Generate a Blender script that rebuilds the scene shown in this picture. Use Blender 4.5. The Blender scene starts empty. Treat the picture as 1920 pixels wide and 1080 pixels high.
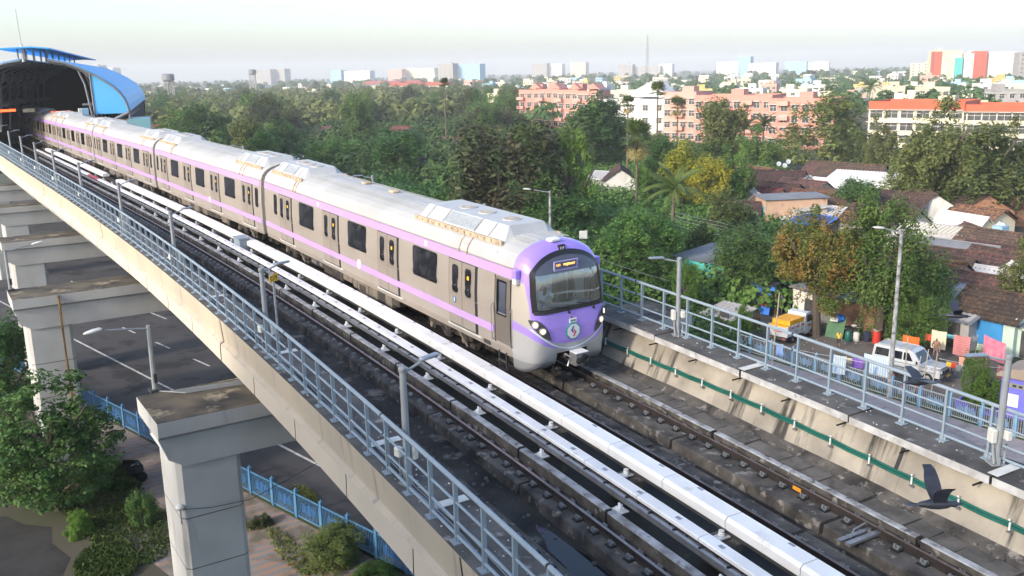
import bpy, bmesh, math, random
import numpy as np
from mathutils import Vector, Matrix
R = math.radians
random.seed(7); rng = np.random.default_rng(7)
scene = bpy.context.scene
COL = scene.collection
GZ = -10.5          # street level; z = 0 is the top of the rails at the front carriage

# ------------------------------------------------------------------ camera
CAM = Vector((-15.4463, -35.8534, 8.5346)); FPX = 1741.46
def cam_axes():
    a, b, r = R(32.4354), R(-13.106), R(-1.1631)
    F = Vector((math.sin(a)*math.cos(b), math.cos(a)*math.cos(b), math.sin(b)))
    Rt = Vector((math.cos(a), -math.sin(a), 0)); U = Rt.cross(F)
    return F, Rt*math.cos(r)+U*math.sin(r), U*math.cos(r)-Rt*math.sin(r)
FW, RT, UP = cam_axes()
cd = bpy.data.cameras.new('camera'); cam = bpy.data.objects.new('camera', cd); COL.objects.link(cam)
cam.matrix_world = Matrix(((RT.x, UP.x, -FW.x, CAM.x), (RT.y, UP.y, -FW.y, CAM.y), (RT.z, UP.z, -FW.z, CAM.z), (0, 0, 0, 1)))
cd.sensor_width = 36; cd.lens = FPX/1920*36; cd.clip_start = 0.3; cd.clip_end = 30000
scene.camera = cam
def on(px, py, z=GZ):
    """where a sight line meets the level z"""
    d = FW+RT*((px-960)/FPX)-UP*((py-540)/FPX); t = (z-CAM.z)/d.z
    p = CAM+d*t; p.z = z; return p
def height_at(p, py):
    """height above p that reaches picture row py"""
    lo, hi = -30.0, 200.0
    for _ in range(40):
        m = (lo+hi)/2; q = Vector((p.x, p.y, p.z+m))-CAM
        y = 540-FPX*q.dot(UP)/q.dot(FW)
        if y > py: lo = m
        else: hi = m
    return lo
def ppm(p): return FPX/((Vector(p)-CAM).dot(FW))
def beyond(px, py, dist):
    d = FW+RT*((px-960)/FPX)-UP*((py-540)/FPX); return CAM+d*dist

# ------------------------------------------------------------------ the line of the track
K0, K1, G1, G2, G3, CANT = 0.00171551, -0.58979e-4, 0.0253554, -1.750059e-4, 0.05706e-6, R(1.15946)
_g = np.linspace(-60, 170, 2301)
_gc = np.clip(_g, -45, 120)
_k = np.where(_gc > 45, -.0005, K0+K1*_gc); _th = np.concatenate([[0], np.cumsum((_k[1:]+_k[:-1])/2*.1)]); _th -= _th[600]
_X = np.concatenate([[0], np.cumsum((-np.sin(_th)[1:]-np.sin(_th)[:-1])/2*.1)])
_Y = np.concatenate([[0], np.cumsum((np.cos(_th)[1:]+np.cos(_th)[:-1])/2*.1)])
_i0 = 600; _X -= _X[_i0]; _Y -= _Y[_i0]
def TP(s, u, z):
    x = float(np.interp(s, _g, _X)); y = float(np.interp(s, _g, _Y)); th = float(np.interp(s, _g, _th))
    sc = min(max(s, -45), 90)
    dz = G1*sc+G2*sc*sc+G3*sc**3
    ul = u*math.cos(CANT)-z*math.sin(CANT); zl = u*math.sin(CANT)+z*math.cos(CANT)
    return Vector((x+ul*math.cos(th), y+ul*math.sin(th), zl+dz))
def TM(s, u=0, z=0, ds=.5):
    """frame on the track: local x right, y along the line towards the station, z up"""
    o = TP(s, u, z); y = (TP(s+ds, u, z)-TP(s-ds, u, z)).normalized(); x = (TP(s, u+1, z)-o)
    x = (x-y*x.dot(y)).normalized(); zz = x.cross(y)
    return Matrix(((x.x, y.x, zz.x, o.x), (x.y, y.y, zz.y, o.y), (x.z, y.z, zz.z, o.z), (0, 0, 0, 1)))

# ------------------------------------------------------------------ mesh builder
class MB:
    def __init__(s): s.v = []; s.f = []; s.m = []
    def add(s, vs, fs, mi=0):
        n = len(s.v); s.v.extend([tuple(v) for v in vs]); s.f.extend([tuple(i+n for i in f) for f in fs]); s.m.extend([mi]*len(fs)); return s
    def quad(s, a, b, c, d, mi=0): return s.add([a, b, c, d], [(0, 1, 2, 3)], mi)
    def box(s, c, d, rz=0, mi=0, M=None, taper=1.0, rx=0, ry=0):
        m = Matrix.Translation(c) @ Matrix.Rotation(rz, 4, 'Z') @ Matrix.Rotation(rx, 4, 'X') @ Matrix.Rotation(ry, 4, 'Y')
        if M is not None: m = M @ m
        x, y, z = d[0]/2, d[1]/2, d[2]/2; t = taper
        vs = [m @ Vector(p) for p in ((-x, -y, -z), (x, -y, -z), (x, y, -z), (-x, y, -z), (-x*t, -y*t, z), (x*t, -y*t, z), (x*t, y*t, z), (-x*t, y*t, z))]
        return s.add(vs, [(3, 2, 1, 0), (4, 5, 6, 7), (0, 1, 5, 4), (1, 2, 6, 5), (2, 3, 7, 6), (3, 0, 4, 7)], mi)
    def bbox(s, c, d, b=.02, rz=0, mi=0, M=None):
        """box with chamfered edges"""
        m = Matrix.Translation(c) @ Matrix.Rotation(rz, 4, 'Z')
        if M is not None: m = M @ m
        x, y, z = d[0]/2, d[1]/2, d[2]/2; b = min(b, x*.9, y*.9, z*.9)
        rings = [(x-b, y-b, -z), (x, y, -z+b), (x, y, z-b), (x-b, y-b, z)]
        vs = []; fs = []
        for (rx, ry, rz_) in rings:
            for p in ((-rx, -ry+b), (-rx+b, -ry), (rx-b, -ry), (rx, -ry+b), (rx, ry-b), (rx-b, ry), (-rx+b, ry), (-rx, ry-b)):
                vs.append(m @ Vector((p[0], p[1], rz_)))
        for k in range(3):
            for i in range(8):
                j = (i+1) % 8; fs.append((k*8+i, k*8+j, k*8+8+j, k*8+8+i))
        fs.append(tuple(range(7, -1, -1))); fs.append(tuple(range(24, 32)))
        return s.add(vs, fs, mi)
    def tube(s, pts, r, n=6, mi=0, cap=True):
        pts = [Vector(p) for p in pts]; N = len(pts); base = len(s.v); up = Vector((0, 0, 1))
        for i, p in enumerate(pts):
            t = (pts[min(i+1, N-1)]-pts[max(i-1, 0)])
            t = t.normalized() if t.length > 1e-9 else up
            a = t.cross(up)
            if a.length < 1e-3: a = t.cross(Vector((1, 0, 0)))
            a.normalize(); b = a.cross(t); rr = r[i] if isinstance(r, (list, tuple)) else r
            for k in range(n):
                q = p+(a*math.cos(2*math.pi*k/n)+b*math.sin(2*math.pi*k/n))*rr; s.v.append(tuple(q))
        for i in range(N-1):
            for k in range(n):
                j = (k+1) % n; s.f.append((base+i*n+k, base+i*n+j, base+(i+1)*n+j, base+(i+1)*n+k)); s.m.append(mi)
        if cap:
            s.f.append(tuple(base+k for k in range(n-1, -1, -1))); s.m.append(mi)
            s.f.append(tuple(base+(N-1)*n+k for k in range(n))); s.m.append(mi)
        return s
    def lathe(s, prof, n=12, M=None, mi=0):
        base = len(s.v)
        for (r, z) in prof:
            for k in range(n):
                p = Vector((r*math.cos(2*math.pi*k/n), r*math.sin(2*math.pi*k/n), z))
                if M is not None: p = M @ p
                s.v.append(tuple(p))
        for i in range(len(prof)-1):
            for k in range(n):
                j = (k+1) % n; s.f.append((base+i*n+k, base+i*n+j, base+(i+1)*n+j, base+(i+1)*n+k)); s.m.append(mi)
        s.f.append(tuple(base+k for k in range(n-1, -1, -1))); s.m.append(mi)
        s.f.append(tuple(base+(len(prof)-1)*n+k for k in range(n))); s.m.append(mi)
        return s
    def prism(s, poly, h0, h1, M=None, mi=0):
        """poly in local xy extruded along local z"""
        n = len(poly); vs = [Vector((p[0], p[1], h0)) for p in poly]+[Vector((p[0], p[1], h1)) for p in poly]
        if M is not None: vs = [M @ v for v in vs]
        fs = [tuple(range(n-1, -1, -1)), tuple(range(n, 2*n))]+[(i, (i+1) % n, n+(i+1) % n, n+i) for i in range(n)]
        return s.add(vs, fs, mi)
    def sweep(s, prof, ss, mi=0, closed=True, caps=True, mats=None, jit=None, fn=None):
        """a (u, z) section carried along the track"""
        n = len(prof); base = len(s.v)
        for k, t in enumerate(ss):
            for i, (u, z) in enumerate(prof):
                if jit: u += jit*(random.random()-.5); z += jit*(random.random()-.5)
                s.v.append(tuple((fn or TP)(t, u, z)))
        for k in range(len(ss)-1):
            for i in range(n if closed else n-1):
                j = (i+1) % n
                s.f.append((base+k*n+i, base+k*n+n+i, base+k*n+n+j, base+k*n+j)); s.m.append(mats[i] if mats else mi)
        if closed and caps:
            s.f.append(tuple(base+i for i in range(n))); s.m.append(mi)
            s.f.append(tuple(base+(len(ss)-1)*n+i for i in range(n-1, -1, -1))); s.m.append(mi)
        return s
    def mesh(s, name, mats, smooth=False):
        me = bpy.data.meshes.new(name); me.from_pydata(s.v, [], s.f)
        for m in (mats if isinstance(mats, (list, tuple)) else [mats]): me.materials.append(m)
        if any(s.m): me.polygons.foreach_set('material_index', s.m)
        if smooth:
            me.polygons.foreach_set('use_smooth', [True]*len(s.f)); me.update()
            try: me.set_sharp_from_angle(angle=R(40))
            except Exception: pass
        me.update(); return me
    def build(s, name, mats, parent=None, smooth=False, M=None):
        o = bpy.data.objects.new(name, s.mesh(name, mats, smooth)); COL.objects.link(o)
        if parent is not None: o.parent = parent
        if M is not None: o.matrix_local = M
        return o
def link(name, me, parent=None, M=None):
    o = bpy.data.objects.new(name, me); COL.objects.link(o)
    if parent is not None: o.parent = parent
    if M is not None: o.matrix_local = M
    return o
def tag(o, label=None, cat=None, group=None, kind=None):
    if label: o['label'] = label
    if cat: o['category'] = cat
    if group: o['group'] = group
    if kind: o['kind'] = kind
    return o
def thing(name, label, cat, M=None, loc=None, rz=0, group=None):
    o = bpy.data.objects.new(name, None); COL.objects.link(o); o.empty_display_size = .2
    if loc is not None: M = Matrix.Translation(loc) @ Matrix.Rotation(rz, 4, 'Z')
    if M is not None: o.matrix_world = M
    return tag(o, label, cat, group)
def kids(o): return [c for c in bpy.data.objects if c.parent == o]
def copy_tree(o, kidmap=None, parent=None):
    c = o.copy(); COL.objects.link(c)
    if parent is not None: c.parent = parent
    for ch in kids(o): copy_tree(ch, None, c)
    return c
def frange(a, b, st):
    n = max(1, int(round((b-a)/st))); return [a+(b-a)*i/n for i in range(n+1)]

# ------------------------------------------------------------------ materials
def mat(name, c1, c2=None, rough=.8, scale=1.0, metal=0.0, detail=6, bump=0.0, c3=None, sc3=None, th3=(.55, .7), streak=0, spec=None, lo=.35, hi=.65, rand=0.0, wave=None, coat=0, sx=None):
    m = bpy.data.materials.new(name); m.use_nodes = True; nt = m.node_tree; N = nt.nodes; L = nt.links; N.clear()
    out = N.new('ShaderNodeOutputMaterial'); b = N.new('ShaderNodeBsdfPrincipled'); L.new(b.outputs[0], out.inputs[0])
    b.inputs['Roughness'].default_value = rough; b.inputs['Metallic'].default_value = metal
    if coat: b.inputs['Coat Weight'].default_value = coat
    if spec is not None: b.inputs['Specular IOR Level'].default_value = spec
    tc = N.new('ShaderNodeTexCoord'); cur = None
    def noise(sc, det=detail, vec=None, rg=.55):
        n = N.new('ShaderNodeTexNoise'); n.inputs['Scale'].default_value = sc; n.inputs['Detail'].default_value = det; n.inputs['Roughness'].default_value = rg
        L.new(vec or tc.outputs['Object'], n.inputs['Vector']); return n.outputs['Fac']
    def ramp(fac, a, z):
        r = N.new('ShaderNodeMapRange'); r.inputs['From Min'].default_value = a; r.inputs['From Max'].default_value = z; L.new(fac, r.inputs['Value']); return r.outputs[0]
    def mix(f, a, c):
        x = N.new('ShaderNodeMix'); x.data_type = 'RGBA'
        if hasattr(f, 'is_linked') or hasattr(f, 'node'): L.new(f, x.inputs[0])
        else: x.inputs[0].default_value = f
        for sock, val in ((x.inputs[6], a), (x.inputs[7], c)):
            if isinstance(val, (tuple, list)): sock.default_value = (*val, 1)
            else: L.new(val, sock)
        return x.outputs[2]
    cur = c1
    if c2 is not None:
        nf = noise(scale); cur = mix(ramp(nf, lo, hi), c1, c2)
    if wave:   # bands: (axis, scale, colour, sharp lo, hi)
        w = N.new('ShaderNodeTexWave'); w.bands_direction = wave[0]; w.inputs['Scale'].default_value = wave[1]; w.inputs['Distortion'].default_value = wave[5] if len(wave) > 5 else 0
        L.new(tc.outputs['Object'], w.inputs['Vector']); cur = mix(ramp(w.outputs['Fac'], wave[3], wave[4]), cur, wave[2])
    if c3 is not None:
        vec = None
        if streak:
            mp = N.new('ShaderNodeMapping'); mp.inputs['Scale'].default_value = (sx or 1, 1, 1/streak); L.new(tc.outputs['Object'], mp.inputs['Vector']); vec = mp.outputs[0]
        cur = mix(ramp(noise(sc3 or scale*3, 5, vec, .6), *th3), cur, c3)
    if rand:
        oi = N.new('ShaderNodeObjectInfo'); hs = N.new('ShaderNodeHueSaturation')
        for sock, amp in (('Hue', .06*rand), ('Value', .9*rand)):
            r = N.new('ShaderNodeMapRange'); base = .5 if sock == 'Hue' else 1.0
            r.inputs['To Min'].default_value = base-amp/2; r.inputs['To Max'].default_value = base+amp/2
            if sock == 'Value':
                mm = N.new('ShaderNodeMath'); mm.operation = 'FRACT'; m2 = N.new('ShaderNodeMath'); m2.operation = 'MULTIPLY'; m2.inputs[1].default_value = 7.31
                L.new(oi.outputs['Random'], m2.inputs[0]); L.new(m2.outputs[0], mm.inputs[0]); L.new(mm.outputs[0], r.inputs['Value'])
            else: L.new(oi.outputs['Random'], r.inputs['Value'])
            L.new(r.outputs[0], hs.inputs[sock])
        if isinstance(cur, (tuple, list)): hs.inputs['Color'].default_value = (*cur, 1)
        else: L.new(cur, hs.inputs['Color'])
        cur = hs.outputs[0]
    if isinstance(cur, (tuple, list)): b.inputs['Base Color'].default_value = (*cur, 1)
    else: L.new(cur, b.inputs['Base Color'])
    if bump:
        bp = N.new('ShaderNodeBump'); bp.inputs['Strength'].default_value = bump; bp.inputs['Distance'].default_value = .02
        L.new(noise(scale*6, 8), bp.inputs['Height']); L.new(bp.outputs[0], b.inputs['Normal'])
    return m
def leafmat(name, c1, c2, scale=.6, rand=.5, c3=None, trans=.22):
    m = mat(name, c1, c2, rough=.6, scale=scale*3.2, rand=rand, c3=c3, sc3=2.6, th3=(.44, .58), spec=.25, lo=.38, hi=.62)
    nt = m.node_tree; b = [n for n in nt.nodes if n.type == 'BSDF_PRINCIPLED'][0]; out = [n for n in nt.nodes if n.type == 'OUTPUT_MATERIAL'][0]
    t = nt.nodes.new('ShaderNodeBsdfTranslucent'); mx = nt.nodes.new('ShaderNodeMixShader'); mx.inputs[0].default_value = trans
    src = b.inputs['Base Color'].links[0].from_socket; nt.links.new(src, t.inputs['Color'])
    nt.links.new(b.outputs[0], mx.inputs[1]); nt.links.new(t.outputs[0], mx.inputs[2]); nt.links.new(mx.outputs[0], out.inputs[0]); return m
def glow(name, c, st):
    m = bpy.data.materials.new(name); m.use_nodes = True; b = m.node_tree.nodes['Principled BSDF']
    b.inputs['Base Color'].default_value = (*c, 1); b.inputs['Emission Color'].default_value = (*c, 1); b.inputs['Emission Strength'].default_value = st; return m
def glassmat(name, tint, opac, rough=.05):
    m = bpy.data.materials.new(name); m.use_nodes = True; nt = m.node_tree; N = nt.nodes; L = nt.links; N.clear()
    out = N.new('ShaderNodeOutputMaterial'); mx = N.new('ShaderNodeMixShader'); t = N.new('ShaderNodeBsdfTransparent'); g = N.new('ShaderNodeBsdfGlossy')
    t.inputs[0].default_value = (*tint, 1); g.inputs['Color'].default_value = (1, 1, 1, 1); g.inputs['Roughness'].default_value = rough
    fr = N.new('ShaderNodeFresnel'); fr.inputs[0].default_value = 1.5; ad = N.new('ShaderNodeMath'); ad.operation = 'ADD'; ad.use_clamp = True; ad.inputs[1].default_value = opac
    L.new(fr.outputs[0], ad.inputs[0]); L.new(ad.outputs[0], mx.inputs[0]); L.new(t.outputs[0], mx.inputs[1]); L.new(g.outputs[0], mx.inputs[2]); L.new(mx.outputs[0], out.inputs[0]); return m
# ------------------------------------------------------------------ people (grown with the skin modifier while the scene is still empty)
P_MATS = {}
def pm(name, c, rough=.85):
    if name not in P_MATS: P_MATS[name] = mat(name, c, None, rough)
    return P_MATS[name]
SK = pm('person_skin', (.22, .12, .075), .6); HAIR = pm('person_hair', (.012, .010, .009), .7)
def body_mesh(J, shirt, trousers, lower=None):
    """J joints; one continuous skinned body, faces coloured by the nearest bone"""
    rad = dict(pel=.135, spine=.13, chest=.15, neck=.055, head=.088, crown=.07, nose=.03, shL=.07, elL=.045, wrL=.032, haL=.034, shR=.07, elR=.045, wrR=.032, haR=.034, hipL=.095, knL=.065, anL=.042, toL=.035, hipR=.095, knR=.065, anR=.042, toR=.035)
    E = [('pel', 'spine', 's'), ('spine', 'chest', 's'), ('chest', 'neck', 'k'), ('neck', 'head', 'k'), ('head', 'crown', 'k'), ('head', 'nose', 'k')]
    for q in 'LR':
        E += [('chest', 'sh'+q, 's'), ('sh'+q, 'el'+q, 's'), ('el'+q, 'wr'+q, 'k'), ('wr'+q, 'ha'+q, 'k'), ('pel', 'hip'+q, 't'), ('hip'+q, 'kn'+q, 't'), ('kn'+q, 'an'+q, 'l'), ('an'+q, 'to'+q, 'f')]
        # five fingers rooted in the palm
        h, w = Vector(J['ha'+q]), Vector(J['wr'+q]); d = (h-w).normalized(); sd = d.cross(Vector((0, 1, .2))).normalized()
        for i in range(5):
            n = f'fi{q}{i}'
            off = sd*(.018*(i-2)) if i < 4 else sd*.05
            J[n] = tuple(h+d*(.085-.012*abs(i-1.5) if i < 4 else .03)+off+Vector((0, -.02, 0))); rad[n] = .009
            E.append(('ha'+q, n, 'k'))
    names = list(J); bm = bmesh.new(); idx = {}
    for n in names: idx[n] = bm.verts.new(J[n])
    for a, c, _ in E: bm.edges.new((idx[a], idx[c]))
    me = bpy.data.meshes.new('person'); bm.to_mesh(me); bm.free()
    o = bpy.data.objects.new('person', me); COL.objects.link(o)
    o.modifiers.new('skin', 'SKIN')
    sk = me.skin_vertices[0].data
    for i, n in enumerate(names):
        r = rad[n]; sk[i].radius = (r, r); sk[i].use_root = (n == 'pel')
    sb = o.modifiers.new('sub', 'SUBSURF'); sb.levels = 1; sb.render_levels = 1
    dg = bpy.context.evaluated_depsgraph_get(); dg.update()
    out = bpy.data.meshes.new_from_object(o.evaluated_get(dg)); bpy.data.objects.remove(o)
    out.materials.clear()
    for m in (SK, shirt, trousers, lower or trousers, HAIR): out.materials.append(m)
    seg = [(Vector(J[a]), Vector(J[c]), {'s': 1, 'k': 0, 't': 2, 'l': 3, 'f': 4}[g]) for a, c, g in E]
    hd = Vector(J['head']); cr = Vector(J['crown']); ns = Vector(J['nose'])-hd
    for p in out.polygons:
        c = p.center; bd, bi = 9, 0
        for A, B, g in seg:
            t = max(0, min(1, (c-A).dot(B-A)/max((B-A).length_squared, 1e-9))); d = (A+(B-A)*t-c).length
            if d < bd: bd, bi = d, g
        up = (cr-hd).normalized(); rel = c-hd
        if rel.length < .22 and bi == 0 and ((rel.dot(up) > .045 and rel.dot(ns.normalized()) < .075) or (rel.dot(ns.normalized()) < -.015 and rel.dot(up) > -.07)): bi = 4
        p.material_index = bi; p.use_smooth = True
    return out
def pose(kind):
    if kind == 'walk':
        J = dict(pel=(0, 0, .92), spine=(0, 0, 1.1), chest=(0, -.02, 1.33), neck=(0, -.03, 1.48), head=(0, -.05, 1.60), crown=(0, -.04, 1.68), nose=(0, -.15, 1.585),
                 shL=(.18, -.01, 1.40), elL=(.25, .08, 1.14), wrL=(.26, .0, .92), haL=(.26, -.03, .84), shR=(-.18, -.01, 1.40), elR=(-.25, .02, 1.13), wrR=(-.25, -.16, .98), haR=(-.25, -.21, .92),
                 hipL=(.10, 0, .86), knL=(.11, -.14, .50), anL=(.11, -.20, .08), toL=(.12, -.36, .04), hipR=(-.10, 0, .86), knR=(-.11, .06, .48), anR=(-.11, .28, .12), toR=(-.11, .16, .03))
    elif kind == 'stand':
        J = dict(pel=(0, 0, .93), spine=(0, 0, 1.1), chest=(0, 0, 1.34), neck=(0, -.01, 1.49), head=(0, -.02, 1.61), crown=(0, -.01, 1.69), nose=(0, -.12, 1.595),
                 shL=(.18, 0, 1.41), elL=(.24, .04, 1.13), wrL=(.24, -.05, .90), haL=(.24, -.07, .82), shR=(-.18, 0, 1.41), elR=(-.26, .0, 1.16), wrR=(-.18, -.22, 1.12), haR=(-.12, -.27, 1.12),
                 hipL=(.10, 0, .87), knL=(.11, -.02, .48), anL=(.11, .02, .08), toL=(.13, -.13, .035), hipR=(-.10, 0, .87), knR=(-.12, -.02, .48), anR=(-.12, .02, .08), toR=(-.14, -.13, .035))
    elif kind == 'squat':
        J = dict(pel=(0, .12, .26), spine=(0, .12, .42), chest=(0, -.0, .64), neck=(0, -.08, .76), head=(0, -.13, .87), crown=(0, -.13, .95), nose=(0, -.23, .85),
                 shL=(.17, -.02, .70), elL=(.24, -.22, .50), wrL=(.14, -.42, .42), haL=(.11, -.49, .40), shR=(-.17, -.02, .70), elR=(-.24, -.22, .50), wrR=(-.12, -.42, .38), haR=(-.08, -.49, .36),
                 hipL=(.10, .10, .24), knL=(.18, -.26, .44), anL=(.15, .0, .08), toL=(.16, -.15, .035), hipR=(-.10, .10, .24), knR=(-.18, -.26, .44), anR=(-.15, .0, .08), toR=(-.16, -.15, .035))
    else:   # seated at the controls
        J = dict(pel=(0, .05, .50), spine=(0, .06, .70), chest=(0, .02, .96), neck=(0, -.02, 1.10), head=(0, -.05, 1.22), crown=(0, -.04, 1.30), nose=(0, -.15, 1.205),
                 shL=(.19, .01, 1.02), elL=(.27, -.16, .78), wrL=(.18, -.40, .76), haL=(.15, -.47, .76), shR=(-.19, .01, 1.02), elR=(-.28, -.16, .78), wrR=(-.20, -.40, .76), haR=(-.17, -.47, .76),
                 hipL=(.11, .0, .50), knL=(.14, -.42, .50), anL=(.14, -.42, .08), toL=(.14, -.57, .04), hipR=(-.11, .0, .50), knR=(-.14, -.42, .50), anR=(-.14, -.42, .08), toR=(-.14, -.57, .04))
    return J
C_ = lambda n, c: pm(n, c)
PM = dict(
    driver=body_mesh(pose('sit'), C_('white_uniform_shirt', (.62, .68, .72)), C_('dark_trousers', (.03, .03, .04))),
    boy=body_mesh(pose('walk'), C_('yellow_shirt', (.62, .42, .05)), C_('dark_trousers', (.03, .03, .04)), SK),
    woman=body_mesh(pose('squat'), C_('red_sari', (.42, .03, .06)), C_('red_sari', (.42, .03, .06))),
    woman2=body_mesh(pose('squat'), C_('pink_sari', (.42, .16, .24)), C_('violet_skirt', (.10, .06, .16))),
    man=body_mesh(pose('stand'), SK, C_('checked_lungi', (.16, .12, .14)), C_('checked_lungi', (.16, .12, .14))),
    man2=body_mesh(pose('stand'), C_('blue_shirt', (.05, .09, .22)), C_('grey_trousers', (.09, .09, .10))),
)
# ------------------------------------------------------------------ palette
M = {}
M['deck'] = mat('stained_deck_concrete', (.045, .042, .04), (.12, .112, .104), .9, 1.1, c3=(.28, .265, .245), sc3=3.0, th3=(.60, .72), bump=.5)
M['trough'] = mat('wet_trough_concrete', (.012, .011, .010), (.060, .054, .047), .75, .8, c3=(.19, .17, .145), sc3=1.2, th3=(.56, .66), bump=.5, spec=.2)
M['parapet'] = mat('cream_parapet_concrete', (.50, .43, .33), (.42, .365, .29), .85, .5, c3=(.28, .245, .20), sc3=3.0, th3=(.56, .74), streak=8, sx=.12, bump=.1)
M['parapet2'] = mat('pale_cream_ledge_concrete', (.58, .51, .41), (.52, .455, .37), .85, .4, c3=(.36, .32, .27), sc3=1.5, th3=(.62, .8), streak=3)
M['fascia'] = mat('stained_cream_wall', (.37, .33, .265), (.22, .195, .16), .9, .9, c3=(.045, .04, .034), sc3=2.0, th3=(.53, .63), streak=8, sx=.12, bump=.15)
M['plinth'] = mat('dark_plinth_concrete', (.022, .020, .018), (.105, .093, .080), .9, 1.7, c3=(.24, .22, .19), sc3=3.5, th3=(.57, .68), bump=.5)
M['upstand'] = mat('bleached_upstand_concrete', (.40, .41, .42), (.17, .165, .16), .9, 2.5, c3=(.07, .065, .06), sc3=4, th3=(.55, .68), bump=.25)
M['kerbwhite'] = mat('whitewashed_kerb', (.50, .50, .50), (.32, .31, .30), .85, 3, c3=(.10, .095, .09), sc3=5, th3=(.6, .75))
M['slab'] = mat('weathered_paving_slab', (.15, .138, .122), (.065, .06, .055), .9, 1.6, c3=(.05, .045, .04), sc3=2.5, th3=(.55, .7), bump=.3)
M['pier'] = mat('grey_pier_concrete', (.46, .46, .45), (.37, .37, .36), .85, .5, c3=(.22, .215, .20), sc3=1.1, th3=(.56, .72), streak=5, bump=.06)
M['capgrime'] = mat('grimy_cap_top', (.022, .02, .02), (.12, .10, .07), .9, .8, c3=(.30, .25, .17), sc3=.9, th3=(.55, .64), bump=.4)
M['railside'] = mat('rusty_rail_web', (.014, .011, .010), (.034, .023, .019), .7, 3)
M['railtop'] = mat('worn_rail_head', (.26, .19, .155), (.17, .12, .10), .38, 4, metal=.6)
M['railtop2'] = mat('polished_rail_head', (.34, .29, .27), (.25, .2, .18), .3, 4, metal=.75)
M['clip'] = mat('greasy_clip_steel', (.34, .35, .34), (.12, .12, .12), .5, 12, metal=.5)
M['white'] = mat('white_cover_plastic', (.78, .78, .77), (.69, .68, .66), .45, .8, c3=(.42, .38, .32), sc3=2.2, th3=(.60, .80))
M['offwhite'] = mat('off_white_paint', (.62, .62, .58), (.52, .51, .47), .6, 3)
M['alu'] = mat('dull_aluminium', (.42, .42, .43), (.3, .3, .31), .4, 4, metal=.7)
M['black'] = mat('black_rubber', (.012, .012, .013), None, .6)
M['dark'] = mat('dark_grey_metal', (.035, .035, .037), (.06, .058, .055), .6, 3)
M['galv'] = mat('blue_grey_rail_paint', (.215, .275, .325), (.26, .31, .355), .5, 1.5, c3=(.30, .335, .36), sc3=7, th3=(.64, .74))
M['pole'] = mat('galvanised_pole', (.27, .29, .30), (.22, .235, .25), .55, 2, c3=(.25, .17, .11), sc3=4, th3=(.7, .8))
M['green'] = mat('green_cable_sheath', (.005, .085, .06), (.012, .12, .09), .4, 2)
M['yellow'] = mat('yellow_sign_paint', (.75, .42, .02), None, .5)
M['orange'] = mat('orange_plate', (.75, .30, .02), None, .5)
M['red'] = mat('red_paint', (.5, .04, .03), None, .5)
M['pink'] = mat('faded_red_cover', (.45, .07, .10), (.34, .05, .08), .5, 3)
M['asphalt'] = mat('asphalt', (.042, .040, .043), (.064, .061, .064), .85, .25, c3=(.020, .019, .020), sc3=.45, th3=(.53, .62), bump=.12)
M['line'] = mat('worn_road_paint', (.62, .61, .58), (.35, .34, .33), .8, 3)
M['earth'] = mat('dark_earth', (.055, .042, .032), (.10, .075, .055), .95, .25, c3=(.04, .06, .02), sc3=.4, th3=(.5, .62), bump=.3)
M['street'] = mat('muddy_street', (.105, .088, .075), (.15, .13, .112), .9, .22, c3=(.07, .06, .052), sc3=.5, th3=(.55, .7), bump=.2)
M['bluefence'] = mat('blue_fence_paint', (.05, .15, .29), (.075, .20, .35), .5, 1.5)
M['palefence'] = mat('faded_pink_blue_fence_paint', (.26, .33, .40), (.38, .36, .36), .6, .9)
SS = frange(-44, 40, 1.0)+frange(40, 104, 2.0)[1:]

# ------------------------------------------------------------------ viaduct
via = thing('viaduct', 'long curved concrete viaduct with raised walkways carrying the two tracks', 'viaduct', loc=(0, 0, 0))
prof = [(-8.18, 1.72), (-7.12, 1.72), (-7.12, 1.50), (-7.3, 1.45), (-6.75, -.45), (2.05, -.45), (2.2, .05), (2.74, 1.1), (3.2, 1.1), (3.3, .5), (2.5, -1.05), (-7.1, -1.05), (-7.6, .10), (-8.26, .40), (-8.24, .94), (-8.12, 1.0)]
mats = [0, 0, 0, 3, 1, 2, 2, 2, 3, 3, 3, 3, 4, 5, 4, 4]
b = MB(); b.sweep(prof, SS, mats=mats, caps=True); b.build('girder', [M['deck'], M['trough'], M['fascia'], M['pier'], M['parapet'], M['parapet2']], via)
# right-hand walkway slabs with open joints, their whitewashed edge
b = MB(); e = MB(); s = -44.0; k = 0; jn = []
while s < 100:
    L = 3.52
    a, c = s+.03, s+L-.03; dz = random.uniform(-.012, .012); du = random.uniform(-.015, .015)
    ss = frange(a, c, 1.2)
    b.sweep([(2.43+du, 1.12+dz), (2.43+du, 1.30+dz), (3.30, 1.30+dz), (3.30, 1.12+dz)], ss)
    e.sweep([(2.418+du, 1.125+dz), (2.418+du, 1.296+dz), (2.43+du-.001, 1.296+dz), (2.43+du-.001, 1.125+dz)], ss)
    jn.append(s+L); s += L; k += 1
b.build('walkway_slabs', M['deck'], via); e.build('walkway_edge', M['kerbwhite'], via)
# white expansion plates
pl = MB(); pl.box((0, 0, 0), (.72, .22, .012)); plm = pl.mesh('expansion_plate', M['offwhite'])
for sj in jn[2:14:2]: link('expansion_plate', plm, via, TM(sj, 2.83, 1.322))
for sj in (-22.45, -19.31, -12.3, -5.2, 2): 
    link('expansion_plate', plm, via, TM(sj, -7.55, 1.737))
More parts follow.
